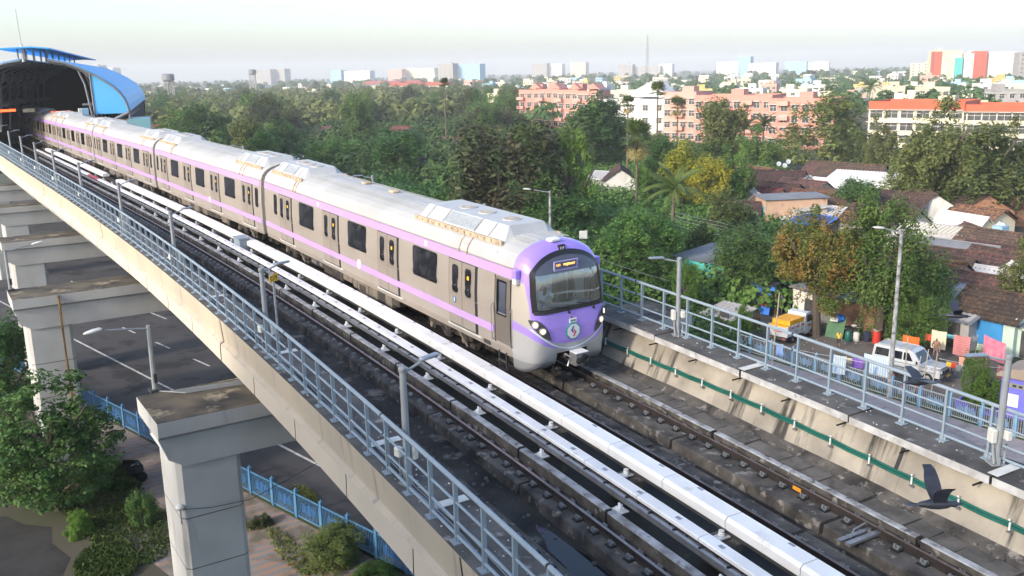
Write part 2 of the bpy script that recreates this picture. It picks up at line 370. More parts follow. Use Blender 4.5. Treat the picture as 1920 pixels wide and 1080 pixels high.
# girder joint: dark slot on the inner wall and parapet
for sj in (-24.2, -8.0, 12.5, 31):
    b = MB(); b.sweep([(2.19, .02), (2.71, 1.06), (2.735, 1.085), (2.215, .045)], [sj-.05, sj+.05]); b.build('expansion_joint', M['black'], via)
    b = MB(); b.sweep([(-8.17, 1.70), (-8.11, 1.0), (-8.23, .94), (-8.25, .42), (-8.265, .42), (-8.245, .945), (-8.13, 1.005), (-8.185, 1.70)], [sj-.025, sj+.025]); b.build('expansion_joint', M['black'], via)
for sj in frange(-33, 60, 3.52):
    b = MB(); b.sweep([(-8.243, .93), (-8.262, .41), (-8.27, .41), (-8.25, .935)], [sj-.012, sj+.012]); b.build('segment_joint', M['dark'], via)
# bleached upstand + stone slabs beside the outer rail
b = MB(); s = -44
while s < 20:
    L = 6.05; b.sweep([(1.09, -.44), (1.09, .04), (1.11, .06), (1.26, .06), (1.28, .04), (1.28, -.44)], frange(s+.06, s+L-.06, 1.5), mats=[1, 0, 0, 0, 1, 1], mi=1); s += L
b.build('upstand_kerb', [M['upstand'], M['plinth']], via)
b = MB(); s = -33.5
while s < 0:
    w = random.uniform(.5, .62); f = TM(s+w/2, 1.60+random.uniform(-.03, .03), -.06+random.uniform(-.02, .025)); b.box((0, 0, 0), (random.uniform(.5, .58), w-.04, .12), rz=random.uniform(-.05, .05), rx=random.uniform(-.05, .05), M=f); s += w
b.build('paving_slabs', M['slab'], via)
b = MB(); b.sweep([(1.29, -.44), (1.29, -.06), (1.9, -.05), (2.24, .10), (2.26, -.44)], SS, jit=.02); b.build('rubble_fill', M['plinth'], via)
# short black cable brackets on the wall
b = MB()
for s in frange(-33, 12, 1.76): b.box((0, 0, 0), (.34, .03, .03), M=TM(s, 2.52, .98))
b.build('cable_bracket', M['black'], via)
# grit and chips on the walkways
b = MB()
for i in range(380):
    s = -30+60*random.random()**1.8
    if random.random() < .75: u, z = random.uniform(-8.1, -7.2), 1.724
    else: u, z = random.uniform(2.5, 3.25), 1.304
    r = random.uniform(.006, .022); b.box((0, 0, r*.3), (r*2, r*1.5, r), rz=random.random()*3, M=TM(s, u, z), taper=.5)
tag(b.build('chippings', M['offwhite']), 'scattered white chippings lying on the concrete walkways', 'chippings', kind='stuff')
b = MB()
for i in range(420):
    s = -28+30*random.random()**1.3; u = random.choice((random.uniform(-5.5, -4.4), random.uniform(-.7, .2), random.uniform(1.9, 2.2))); r = random.uniform(.012, .05)
    b.box((0, 0, r*.3), (r*2, r*1.6, r), rz=random.random()*3, M=TM(s, u, -.44 if u < 1 else .0), taper=.6)
tag(b.build('rubble', M['slab']), 'loose rubble and stones lying in the track trough', 'rubble', kind='stuff')
b = MB(); b.sweep([(-3.38, -.446), (-1.15, -.446)], SS, closed=False); b.build('cover_shade_strip', mat('mossy_shade_strip', (.008, .008, .008), (.022, .022, .016), .7, 1.2, c3=(.06, .07, .02), sc3=1.5, th3=(.6, .72)), via)  # dark sheet painting in the shade below the covers, with mossy patches
# puddle
b = MB(); pts = []
for i in range(28):
    a = 2*math.pi*i/28; r = 1+.22*math.sin(3*a+1)+.12*math.sin(7*a)
    pts.append(TP(-23.0+1.9*r*math.cos(a), -4.75+.42*r*math.sin(a), -.444))
b.add(pts, [tuple(range(28))]); M['water'] = mat('puddle_water', (.012, .011, .010), None, .03)
tag(b.build('puddle_water', M['water']), kind='structure')

# ------------------------------------------------------------------ tracks
def rail_prof(uc): return [(uc-.07, -.17), (uc-.07, -.158), (uc-.012, -.14), (uc-.012, -.04), (uc-.036, -.03), (uc-.036, -.004), (uc-.03, 0), (uc+.03, 0), (uc+.036, -.004), (uc+.036, -.03), (uc+.012, -.04), (uc+.012, -.14), (uc+.07, -.158), (uc+.07, -.17)]
rmats = [0]*5+[1, 1, 1, 0]+[0]*5
cm = MB()
cm.box((0, 0, .008), (.19, .20, .03), mi=1); cm.box((-.01, 0, .035), (.12, .14, .03))
for y in (-.05, .05):
    cm.lathe([(.026, 0), (.026, .05), (.02, .055), (.016, .085), (.008, .09)], 8, Matrix.Translation((.02, y, .03)))
cm.tube([(-.07, -.05, .05), (-.03, -.06, .09), (.03, 0, .1), (-.03, .06, .09), (-.07, .05, .05)], .011, 5)
clipme = cm.mesh('rail_clip', [M['clip'], M['black']], True)
def track(label, uc, p_in, p_out, s1):
    t = thing('railway_track', label, 'railway track', loc=(0, 0, 0))
    for sg in (-1, 1):
        b = MB(); b.sweep(rail_prof(uc+sg*.87), SS, mats=rmats); b.build('rail', [M['railside'], M['railtop'] if uc > -1 else M['railtop2']], t)
        pb = MB(); s = -44; L = 4.96
        while s < 100:
            c = uc+sg*.87; lo, hi = c-(p_in if sg > 0 else p_out), c+(p_out if sg > 0 else p_in)
            pb.sweep([(lo-.04, -.46), (lo, -.2), (lo+.03, -.175), (hi-.03, -.175), (hi, -.2), (hi+.04, -.46)], frange(s+.05, s+L-.05, 1.6), jit=.012); s += L
        pb.build('plinth', M['plinth'], t)
    n = 0; mass = MB()
    for s in [x for x in frange(-30, 70, .62)]:
        for sg in (-1, 1):
            for side in (-1, 1):
                m = TM(s, uc+sg*.87+side*.135, -.172) @ Matrix.Rotation(0 if side > 0 else math.pi, 4, 'Z')
                if n < 100: link('rail_clip', clipme, t, m)
                elif s < 45:
                    mass.box((0, 0, .03), (.14, .15, .07), M=m, taper=.7)
                n += 1
    tag(mass.build('rail_clips', M['clip'], t), kind='stuff')
    return t
t1 = track('rusty railway track that the metro train is standing on', 0, .62, .21, 0)
t2 = track('empty railway track beside the near walkway', -4.7715, .38, .34, 0)
b = MB(); s = -44
while s < 70:
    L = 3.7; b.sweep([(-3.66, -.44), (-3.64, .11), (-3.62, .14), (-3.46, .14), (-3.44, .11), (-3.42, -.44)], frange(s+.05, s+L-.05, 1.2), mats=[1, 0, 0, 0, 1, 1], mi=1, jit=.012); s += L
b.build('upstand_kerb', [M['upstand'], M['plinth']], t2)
for (s, u, nm) in ((-21.83, -3.9+.045, 0), (-22.9, .87-.045, 0), (-12, -3.9+.045, 0)):
    b = MB(); b.box((0, 0, 0), (.012, .24, .09)); b.build('orange_plate', M['orange'], t1 if u > 0 else t2, M=TM(s, u, -.09))

# ------------------------------------------------------------------ third rails
def third(label, u0, u1, zt, zb, segs, seglen, pink=None):
    t = thing('third_rail', label, 'third rail', loc=(0, 0, 0))
    for (sa, sb) in segs:
        s = sa; b = MB()
        while s < sb-.3:
            e = min(s+seglen, sb); mi = 1 if pink and pink[0] < (s+e)/2 < pink[1] else 0
            c = (zt-zb)*.28
            b.sweep([(u0, zb), (u0, zt-c), (u0+c, zt), (u1-c, zt), (u1, zt-c), (u1, zb)], frange(s+.011, e-.011, 1.0), mi=mi); s = e
        b.build('cover', [M['white'], M['pink']], t)
    return t
tr1 = third('thick white box cover of the third rail alongside the train', -2.30, -1.80, .62, .38, [(-44, 38.6), (43.4, 76)], 2.0)
tr2 = third('thin white cover of the third rail along the empty track', -2.98, -2.68, .40, .31, [(-44, 80)], 2.0, (41.8, 47))
b = MB(); b.sweep([(-3.12, .14), (-3.12, .27), (-3.09, .285), (-3.05, .285), (-3.02, .27), (-3.02, .14)], SS); b.build('conductor_rail', M['alu'], tr2)
b = MB(); b.sweep([(-2.2, .22), (-2.2, .37), (-2.0, .37), (-2.0, .22)], SS[:60]); b.build('conductor_rail', M['dark'], tr1)
pd = MB(); pd.bbox((0, 0, -.16), (.62, .62, .56), .04); pdm = pd.mesh('pedestal', M['plinth'])
ins = MB(); ins.box((0, 0, .02), (.3, .2, .03)); ins.lathe([(.07, .03), (.075, .07), (.05, .08), (.07, .11), (.05, .12), (.06, .16)], 10); insm = ins.mesh('insulator', M['white'], True)
hw = MB(); hw.box((0, 0, .01), (.26, .32, .02), mi=1); hw.box((0, 0, .05), (.12, .16, .07)); hw.tube([(-.05, -.07, .08), (-.02, 0, .17), (.05, .06, .1)], .03, 6); hw.lathe([(.03, .08), (.03, .14)], 8, Matrix.Translation((.02, -.02, 0))); hwm = hw.mesh('insulator', [M['white'], M['offwhite']], True)
for i in range(26):
    s = -33.5+3.2*i
    link('pedestal', pdm, tr1, TM(s, -2.26, 0)); link('insulator', insm, tr1, TM(s, -2.30, .14))
    if i < 20: link('insulator', hwm, tr2, TM(s-1.1, -3.28, .05))
b = MB()
for s in frange(-33, 40, .8): b.box((0, 0, 0), (.10, .045, .05), M=TM(s, -3.06, .285))
b.build('strap', M['black'], tr2)
b = MB()
for s in frange(-31, 30, 1.3):
    b.box((0, 0, 0), (.09, .14, .006), M=TM(s, -2.83, .403)); 
    if random.random() < .5: b.box((0, 0, 0), (.06, .16, .006), M=TM(s+.4, -1.92, .623))
b.build('label_plate', M['alu'], tr2)
# ledge with pale broken tray below the thin cover
b = MB(); s = -33
while s < 25:
    L = random.uniform(.5, 1.1); b.box((0, 0, 0), (.05, L-.08, .12), M=TM(s+L/2, -2.9, .12)); s += L
b.build('cable_tray', M['alu'], tr2)
bx = MB(); bx.bbox((0, 0, .4), (.5, .9, .8), .02); bx.box((0, 0, .83), (.58, .98, .06))
o = bx.build('equipment_cabinet', M['galv'], None); o.matrix_world = TM(9.2, -2.42, -.1); tag(o, 'pale blue metal cabinet standing between the two third rails', 'cabinet')
# cross-bonding trays near the front
for (s, u, L, lab) in ((-25.0, .45, 1.0, 'grey cable tray crossing the trough beside the outer rail, near the crow'), (-26.6, -2.45, 1.2, 'grey cable tray crossing below the white third rail covers')):
    b = MB(); b.box((0, -.1, 0), (L, .12, .06)); b.box((0, .12, -.03), (L, .1, .05)); b.tube([(-.3, 0, .03), (-.1, .1, .12), (.25, .12, .15), (.35, .15, .05)], .018, 6)
    o = b.build('cable_tray', M['alu']); o.matrix_world = TM(s, u, -.1); tag(o, lab, 'cable tray')

# ------------------------------------------------------------------ handrails
def handrail(label, u, zb, h, s0, st, smax):
    t = thing('handrail', label, 'handrail', loc=(0, 0, 0))
    ss = frange(-44, smax, 1.04)
    def tube(z, r, n, nm, m): b = MB(); b.tube([TP(s, u, z) for s in ss], r, n); b.build(nm, m, t, smooth=True)
    tube(zb+h, .042, 8, 'top_rail', M['galv']); tube(zb+h*.66, .024, 6, 'mid_rail', M['galv']); tube(zb+h*.34, .024, 6, 'mid_rail', M['galv'])
    tube(zb+.13, .03, 6, 'conduit', M['galv'])
    j = MB()
    for s in frange(-33.2, 30, 6.1):
        for z, r in ((zb+h, .046), (zb+h*.66, .028)): j.tube([TP(s, u, z), TP(s+.05, u, z)], r, 8)
    j.build('rail_joint', M['black'], t)
    p = MB(); p.box((0, 0, h/2), (.075, .05, h-.02)); p.box((0, 0, .012), (.2, .2, .024)); p.box((.0, .05, .07), (.03, .05, .1)); p.box((0, -.05, .07), (.03, .05, .1)); pm = p.mesh('post', M['galv'])
    n = 0; s = s0-st*28; mass = MB()
    while s < smax:
        m = TM(s, u, zb)
        if s > -32 and n < 100: link('post', pm, t, m); n += 1
        else: mass.box((0, 0, h/2), (.075, .05, h), M=m)
        s += st
    if mass.v: tag(mass.build('posts', M['galv'], t), kind='stuff')
    return t
handrail('blue grey pipe handrail on the cream parapet, on the near edge', -8.02, 1.72, 1.136, -16.575, 1.0272, 82)
handrail('blue grey pipe handrail on the far walkway, in front of the street', 3.06, 1.30, 1.19, -13.428, 1.0375, 80)
b = MB()
for k, (du, r) in enumerate(((0, .02), (.09, .014), (.15, .012))):
    b.tube([TP(s, -7.9+du+.03*math.sin(s*1.3+k), 1.75+.012*math.sin(s*2.1+k)) for s in frange(-32, 60, .8)], r, 5)
tag(b.build('conduit_cable', M['pole']), 'thin grey cables lying along the near parapet walkway', 'cable')
# green cables
t = thing('green_cable', 'green cable bundle clipped along the stained inner wall', 'cable', loc=(0, 0, 0))
for k in range(2):
    b = MB(); b.tube([TP(s, 2.36+.02*k, .50+.062*k+.035*math.sin(s*.55)-.018*abs(math.sin((s+32.5)*math.pi/1.12))) for s in frange(-44, 30, .28)], .031, 7); b.build('sheath', M['green'], t, smooth=True)
cl = MB(); cl.box((0, 0, 0), (.028, .03, .17)); cl.box((.06, .05, .10), (.035, .03, .03)); clm = cl.mesh('clamp', M['white'])
ca = MB(); ca.box((0, 0, 0), (.14, .1, .03)); cam_ = ca.mesh('bracket', M['alu'])
for s in frange(-32.5, 12, 1.12):
    z = .53+.035*math.sin(s*.55); link('clamp', clm, t, TM(s, 2.31, z)); link('bracket', cam_, t, TM(s, 2.36, z-.13))

# ------------------------------------------------------------------ lamp posts on the viaduct
def lamp_meshes():
    p = MB(); p.tube([(0, 0, 0), (0, 0, 2.25)], [.075, .065], 10); p.lathe([(.07, 2.25), (.078, 2.26), (.078, 2.33), (.05, 2.35)], 10)
    a = MB(); a.tube([(0, 0, 2.22), (.25, 0, 2.27), (.5, 0, 2.33)], .025, 6)
    h = MB(); h.bbox((.68, 0, 2.36), (.46, .15, .06), .025); 
    bs = MB(); bs.box((0, 0, .012), (.3, .26, .024)); bs.box((0, .1, .1), (.02, .08, .18)); bs.box((0, -.1, .1), (.02, .08, .18))
    bx = MB(); bx.bbox((.13, -.02, .62), (.12, .2, .3), .02); bx.bbox((-.12, .1, .66), (.12, .16, .2), .02)
    wr = MB(); wr.tube([(.1, 0, .5), (.12, .05, .3), (.1, .1, .05)], .03, 6); wr.tube([(-.1, .1, .5), (-.14, .05, .3), (-.1, .1, .05)], .025, 6)
    return [('pole', p.mesh('pole', M['pole'], True)), ('arm', a.mesh('arm', M['pole'], True)), ('lamp_head', h.mesh('lamp_head', M['alu'])), ('base_plate', bs.mesh('base_plate', M['pole'])), ('junction_box', bx.mesh('junction_box', M['offwhite'])), ('conduit', wr.mesh('conduit', M['pole'], True))]
LM = lamp_meshes()
def vlamp(label, s, u, z, flip, group, sc=1):
    m = TM(s, u, z) @ Matrix.Rotation(math.pi if flip else 0, 4, 'Z') @ Matrix.Rotation(R(18 if not flip else -25), 4, 'Z')
    t = thing('lamp_post', label, 'lamp post', M=m, group=group)
    for nm, me in LM: link(nm, me, t)
    return t
ls = [-21.3, -11.95, -1.1, 8.4, 18.4, 27, 34.5, 41.5, 49.0, 58]
names_ = ['nearest lamp post on the near walkway, with a white box at its foot', 'lamp post on the near walkway beside the yellow board', 'third lamp post back along the near walkway', 'fourth lamp post back along the near walkway, before the gap in the white cover', 'fifth lamp post back along the near walkway', 'sixth lamp post back along the near walkway', 'seventh lamp post back along the near walkway', 'eighth lamp post back along the near walkway', 'ninth lamp post back, close to the station mouth', 'farthest lamp post on the near walkway at the station mouth']
for s, nm in zip(ls, names_): vlamp(nm, s, -7.86, 1.72, False, 'lamp posts on the near walkway')
for s, nm in zip((-26.1, -16.2, -5.0, 5.3, 14.9, 24.5, 33.2), ('grey lamp post with white boxes on the far walkway, at the right edge', 'lamp post with white boxes on the far walkway, right of the train front', 'lamp post on the far walkway showing just above the front air conditioner', 'lamp post on the far walkway showing above the second carriage joint', 'lamp post on the far walkway mostly hidden by the second carriage', 'lamp post on the far walkway hidden behind the second carriage roof', 'lamp post on the far walkway above the third carriage roof')):
    vlamp(nm, s, 3.0, 1.30, True, 'lamp posts on the far walkway')
# yellow board on the near walkway
def text(body, size, m, parent, M_, name='lettering', ext=.004, align='CENTER'):
    c = bpy.data.curves.new(name, 'FONT'); c.body = body; c.size = size; c.extrude = ext; c.align_x = align; c.align_y = 'CENTER'
    o = bpy.data.objects.new(name, c); COL.objects.link(o); c.materials.append(m)
    me = bpy.data.meshes.new_from_object(o); bpy.data.objects.remove(o); bpy.data.curves.remove(c)
    me.materials.clear(); me.materials.append(m)
    return link(name, me, parent, M_)
t = thing('yellow_sign', 'small yellow board with black characters beside the second near lamp post', 'sign', M=TM(-11.6, -7.45, 1.72) @ Matrix.Rotation(R(22), 4, 'Z'))
b = MB(); b.tube([(0, .02, 0), (0, .02, 1.85)], .03, 6); b.build('pole', M['pole'], t)
b = MB(); b.bbox((0, 0, 1.95), (.30, .025, .22), .01); b.build('board', M['yellow'], t)
b = MB(); b.box((-.09, -.014, 2.035), (.11, .004, .05)); b.build('white_patch', M['white'], t)
text('C/T', .16, M['black'], t, Matrix.Translation((0, -.015, 1.93)) @ Matrix.Rotation(R(90), 4, 'X'))
t = thing('signal_board', 'small white square board on a dark pole beside the train mirror', 'signal board', M=TM(-11.5, 3.12, 1.3) @ Matrix.Rotation(R(-30), 4, 'Z'))
b = MB(); b.tube([(0, 0, 0), (0, 0, 2.35)], .028, 6); b.build('pole', M['dark'], t)
b = MB(); b.bbox((-.12, -.03, 2.2), (.27, .03, .27), .01); b.build('board', M['offwhite'], t)

# ------------------------------------------------------------------ piers
def pier(label, x0, x1, yc, w, cw=1.95, bare=False):
    t = thing('pier', label, 'pier', loc=(0, yc, 0), group='portal piers under the viaduct')
    z = -1.3; h = w/2; b = MB()
    # cap: long beam with an upper lip and flared ends
    sec = [(-h, z), (h, z), (h, z-.45), (h-.12, z-.55), (h-.16, z-1.55), (-h+.16, z-1.55), (-h+.12, z-.55), (-h, z-.45)]
    mt = [1, 0, 0, 0, 0, 0, 0, 0]; n = len(sec)
    xs = [x0, x0+.25, x0+.7, x0+2.4, x1-2.4, x1-.7, x1-.25, x1]
    for i, x in enumerate(xs):
        for (y, zz) in sec:
            e = {0: .0, 7: .0, 1: .35, 6: .35, 2: 1.0, 5: 1.0}.get(i, 1.0); q = zz if zz > z-.6 else (z-.55-(z-.55-zz)*(.55+.45*e))
            dz = 0
            xx = x+(.0 if i else (.0 if zz > z-.6 else .45))-((.0) if i < 7 else (.0 if zz > z-.6 else .45))
            b.v.append((xx, y, q+dz))
    for i in range(len(xs)-1):
        for k in range(n):
            j = (k+1) % n; b.f.append((i*n+k, i*n+j, (i+1)*n+j, (i+1)*n+k)); b.m.append(mt[k])
    b.f.append(tuple(range(n-1, -1, -1))); b.m.append(0); b.f.append(tuple((len(xs)-1)*n+k for k in range(n))); b.m.append(0)
    b.build('cap', [M['pier'], M['capgrime']], t)
    for cx in (x0+.45+cw/2, x1-.45-cw/2):
        c = MB(); hh = h-.22
        poly = [(-cw/2, -hh+.15), (-cw/2+.15, -hh), (cw/2-.15, -hh), (cw/2, -hh+.15), (cw/2, hh-.15), (cw/2-.15, hh), (-cw/2+.15, hh), (-cw/2, hh-.15)]
        c.prism(poly, GZ-.5, z-1.45, Matrix.Translation((cx, 0, 0)))
        o = c.build('column', M['pier'], t)
        g = MB()
        for zz in (-4.6, -6.3, -8.0): g.prism([(p[0]*1.002, p[1]*1.002) for p in poly], zz, zz+.03, Matrix.Translation((cx, 0, 0)))
        g.build('pour_joint', M['slab'], o)
    return t
pier('nearest grey concrete portal pier with a small lamp on its column', -10.55, 10.6, -7.2, 2.9)
pier('second concrete pier back, with a brown drip stain down its column', -12.55, 11.0, 13.1, 2.7)
pier('third concrete pier back, seen above the second pier', -11.6, 11, 31, 2.7)
pier('fourth concrete pier back, near the left edge below the parapet', -10.6, 11, 50, 2.7)
pier('farthest concrete pier, mostly hidden under the viaduct', -10.4, 11, 68, 2.7)
# drip stain pipe on second pier
b = MB(); b.tube([(-10.62, 11.70, -1.32), (-10.62, 11.66, -1.6), (-10.62, 11.70, -5), (-10.6, 11.72, GZ)], .06, 6); M['rust'] = mat('rusty_pipe', (.22, .13, .045), (.12, .075, .03), .8, 2)
tag(b.build('drain_pipe', M['rust']), 'rust brown drain pipe down the second pier', 'pipe')
# lamps standing on the caps
def cap_lamp(label, px, py, hgt, arm, az):
    p = on(px, py, -1.3); t = thing('street_lamp', label, 'street lamp', loc=p, rz=az, group='street lamps on the pier caps')
    b = MB(); b.tube([(0, 0, 0), (0, 0, hgt)], [.085, .06], 8); b.build('pole', M['pole'], t, True)
    b = MB(); b.tube([(0, 0, hgt-.1), (-arm*.5, 0, hgt+.02), (-arm*.78, 0, hgt+.08)], .03, 6); b.build('arm', M['pole'], t, True)
    b = MB(); b.lathe([(.03, -.28), (.08, -.2), (.11, 0), (.1, .2), (.04, .27)], 10, Matrix.Translation((-arm, 0, hgt+.12)) @ Matrix.Rotation(R(82), 4, 'Y') @ Matrix.Diagonal((.6, 1, 1, 1))); b.build('lamp_head', M['offwhite'], t, True)
    b = MB(); b.box((0, 0, .04), (.35, .35, .08)); b.box((.02, -.1, .45), (.1, .1, .3)); b.build('base_plate', M['dark'], t)
cap_lamp('street lamp with a long arm standing on the nearest pier cap', 291, 733, 2.2, 1.65, R(6))
cap_lamp('street lamp standing on the left end of the second pier cap', 20, 545, 2.0, -1.5, R(15))
b = MB()
for k in range(5):
    p0 = on(292, 733, -1.28); b.tube([p0, p0+Vector((.35+.1*k, -.3-.12*k, 0)), p0+Vector((2.2, -.55-.1*k, 0)), p0+Vector((4.5, -.3-.2*k, 0))], .016, 4)
tag(b.build('lamp_cables', M['pole']), 'loose grey cables lying on the nearest pier cap', 'cable')
t = thing('wall_lamp', 'small round white lamp fixed to the corner of the nearest pier column', 'lamp', loc=(-10.12, -8.42, -4.15))
b = MB(); b.lathe([(.02, -.1), (.12, -.06), (.14, 0), (.1, .06), (.03, .09)], 12); b.build('globe', M['offwhite'], t, True)
b = MB(); b.tube([(0, 0, -.1), (0, 0, -.55)], .025, 6); b.build('bracket', M['pole'], t)
b = MB(); b.tube([(-10.1, -8.5, -4.2), (-9.2, -8.62, -4.33), (-8.0, -8.6, -4.4), (-2, -4, -5.2), (3, 2, -5.4)], .012, 4); tag(b.build('pier_wire', M['dark']), 'thin dark wire slung from the pier lamp across the column', 'wire')
# ------------------------------------------------------------------ metro train
M['steel'] = mat('brushed_steel_side', (.41, .36, .31), (.365, .32, .275), .42, .35, metal=.35, c3=(.33, .28, .24), sc3=.8, th3=(.62, .8))
M['doorsteel'] = mat('door_steel', (.33, .285, .24), (.285, .245, .21), .45, .5, metal=.3, c3=(.30, .26, .225), sc3=1.2, th3=(.6, .8), streak=2)
M['roof'] = mat('pale_roof_paint', (.41, .41, .405), (.35, .35, .34), .55, .5, c3=(.42, .41, .38), sc3=1.1, th3=(.62, .78))
M['acw'] = mat('white_roof_unit', (.48, .48, .48), (.40, .40, .395), .5, .9, c3=(.45, .43, .40), sc3=2, th3=(.66, .8))
M['acbeige'] = mat('dusty_beige_edge', (.52, .42, .30), (.36, .28, .19), .8, 2.5, c3=(.22, .17, .12), sc3=5, th3=(.55, .7))
M['grille'] = mat('roof_grille', (.33, .36, .38), (.25, .27, .29), .6, 8)
M['purple'] = mat('purple_paint', (.36, .24, .72), (.335, .22, .68), .28, .6, coat=.4)
M['stripe'] = mat('purple_stripe', (.46, .29, .75), (.43, .27, .71), .4, .6)
M['silver'] = mat('silver_skirt_paint', (.40, .395, .39), (.355, .35, .345), .35, .6, metal=.25, coat=.3)
M['beigesilver'] = mat('warm_silver_corner', (.50, .45, .38), (.46, .41, .35), .32, .6, metal=.35)
M['winglass'] = mat('dark_window_glass', (.008, .009, .011), (.035, .036, .038), .05, 1.6, spec=.6, lo=.45, hi=.6, c3=(.06, .05, .045), sc3=2.5, th3=(.64, .68))
M['frame'] = mat('black_window_frame', (.015, .015, .016), None, .35)
M['under'] = mat('grimy_underframe', (.025, .021, .018), (.06, .05, .043), .75, 3, c3=(.17, .13, .10), sc3=4, th3=(.6, .72))
M['underbox'] = mat('dusty_equipment_box', (.20, .165, .13), (.13, .11, .09), .8, 2)
M['bellow'] = mat('grey_gangway_bellows', (.055, .053, .052), (.075, .072, .07), .8, 2)
M['shield'] = glassmat('windscreen_glass', (.97, .99, .99), .24)
M['lampglow'] = glow('headlamp_light', (1.0, .66, .30), 1.5)
M['led'] = glow('orange_led', (1.0, .36, .08), 1.6)
M['cabwall'] = mat('pale_cab_lining', (.84, .86, .85), (.80, .82, .81), .7, 2)
M['cabdesk'] = mat('grey_cab_desk', (.55, .60, .62), None, .5)
M['seatbrown'] = mat('brown_seat_cover', (.13, .09, .06), None, .8)
M['skin'] = mat('brown_skin', (.27, .15, .09), None, .6)
M['hair'] = mat('black_hair', (.015, .012, .010), None, .7)
M['shirtwhite'] = mat('white_shirt', (.62, .68, .72), None, .85)
M['cloth_y'] = mat('yellow_cloth', (.65, .42, .04), None, .9)
M['navy'] = mat('navy_cloth', (.02, .025, .06), None, .9)

SIDE = [(.78, 1.40), (1.0, 1.43), (2.3, 1.43), (3.0, 1.385), (3.46, 1.335)]
def su(z): return float(np.interp(z, [p[0] for p in SIDE], [p[1] for p in SIDE]))
HALF = [(1.36, .78), (1.40, .80), (1.43, 1.0), (1.43, 2.3), (1.385, 3.0), (1.335, 3.45), (1.34, 3.47), (1.325, 3.53), (1.26, 3.70), (1.13, 3.86), (.95, 3.98), (.7, 4.085), (.4, 4.16), (0, 4.19)]
PROF = [(-u, z) for u, z in HALF]+[(u, z) for u, z in HALF[-2::-1]]
def strip(b, y0, y1, zs, off, mi=0, sg=-1):
    """a thin panel following the car side"""
    n = len(b.v)
    for z in zs:
        for y in (y0, y1): b.v.append((sg*(su(z)+off), y, z))
    for z in (zs[0], zs[-1]):
        for y in (y0, y1): b.v.append((sg*(su(z)-.01), y, z))
    k = len(zs)
    for i in range(k-1): b.f.append((n+2*i, n+2*i+1, n+2*i+3, n+2*i+2)); b.m.append(mi)
    a = n+2*k
    for f in ((n, n+1, a+1, a), (n+2*k-2, n+2*k-1, a+3, a+2)): b.f.append(f); b.m.append(mi)
    for q in (0, 1):
        b.f.append(tuple([n+2*i+q for i in range(k)]+[a+2+q, a+q])); b.m.append(mi)
def rrect(y0, y1, z0, z1, r, n=4):
    pts = []
    for (cy, cz, a0) in ((y1-r, z1-r, 0), (y0+r, z1-r, 90), (y0+r, z0+r, 180), (y1-r, z0+r, 270)):
        for i in range(n+1):
            a = R(a0+90*i/n); pts.append((cy+r*math.cos(a), cz+r*math.sin(a)))
    return pts
def wpane(b, y0, y1, z0, z1, r, off, mi, sg=-1):
    pts = rrect(y0, y1, z0, z1, r); n = len(b.v)
    for y, z in pts: b.v.append((sg*(su(z)+off), y, z))
    for y, z in pts: b.v.append((sg*(su(z)-.005), y, z))
    m = len(pts); b.f.append(tuple(range(n, n+m))); b.m.append(mi)
    for i in range(m): j = (i+1) % m; b.f.append((n+i, n+j, n+m+j, n+m+i)); b.m.append(mi)
def window_mesh(w, z0, z1, sg=-1, r=.08):
    b = MB(); wpane(b, -w/2-.035, w/2+.035, z0-.035, z1+.035, r+.03, .006, 1, sg); wpane(b, -w/2, w/2, z0, z1, r, .011, 0, sg)
    return b.mesh('window', [M['winglass'], M['frame']])
def door_mesh(sg=-1):
    b = MB()
    strip(b, -.95, .86, [.98, 1.05, 2.3, 3.0, 3.13], .003, 1, sg)
    zs = [1.02, 1.2, 2.3, 3.0, 3.11]
    strip(b, -.80, -.012, zs, .012, 0, sg); strip(b, .012, .83, zs, .012, 0, sg)
    for c in (-.40, .42):
        wpane(b, c-.20, c+.20, 2.06, 2.97, .13, .017, 3, sg); wpane(b, c-.165, c+.165, 2.10, 2.93, .11, .021, 2, sg)
    if sg < 0:
        wpane(b, -.46, -.34, 2.62, 2.74, .02, .024, 4, sg)
    strip(b, -1.15, .95, [.925, .975], .03, 5, sg)
    return b.mesh('door', [M['doorsteel'], M['black'], M['winglass'], M['frame'], M['yellow'], M['offwhite']])
WB, WN, DM = window_mesh(1.72, 2.1, 3.06), window_mesh(.40, 2.1, 3.0, r=.12), door_mesh()
DMr = door_mesh(1); WBr = window_mesh(1.72, 2.1, 3.06, 1)
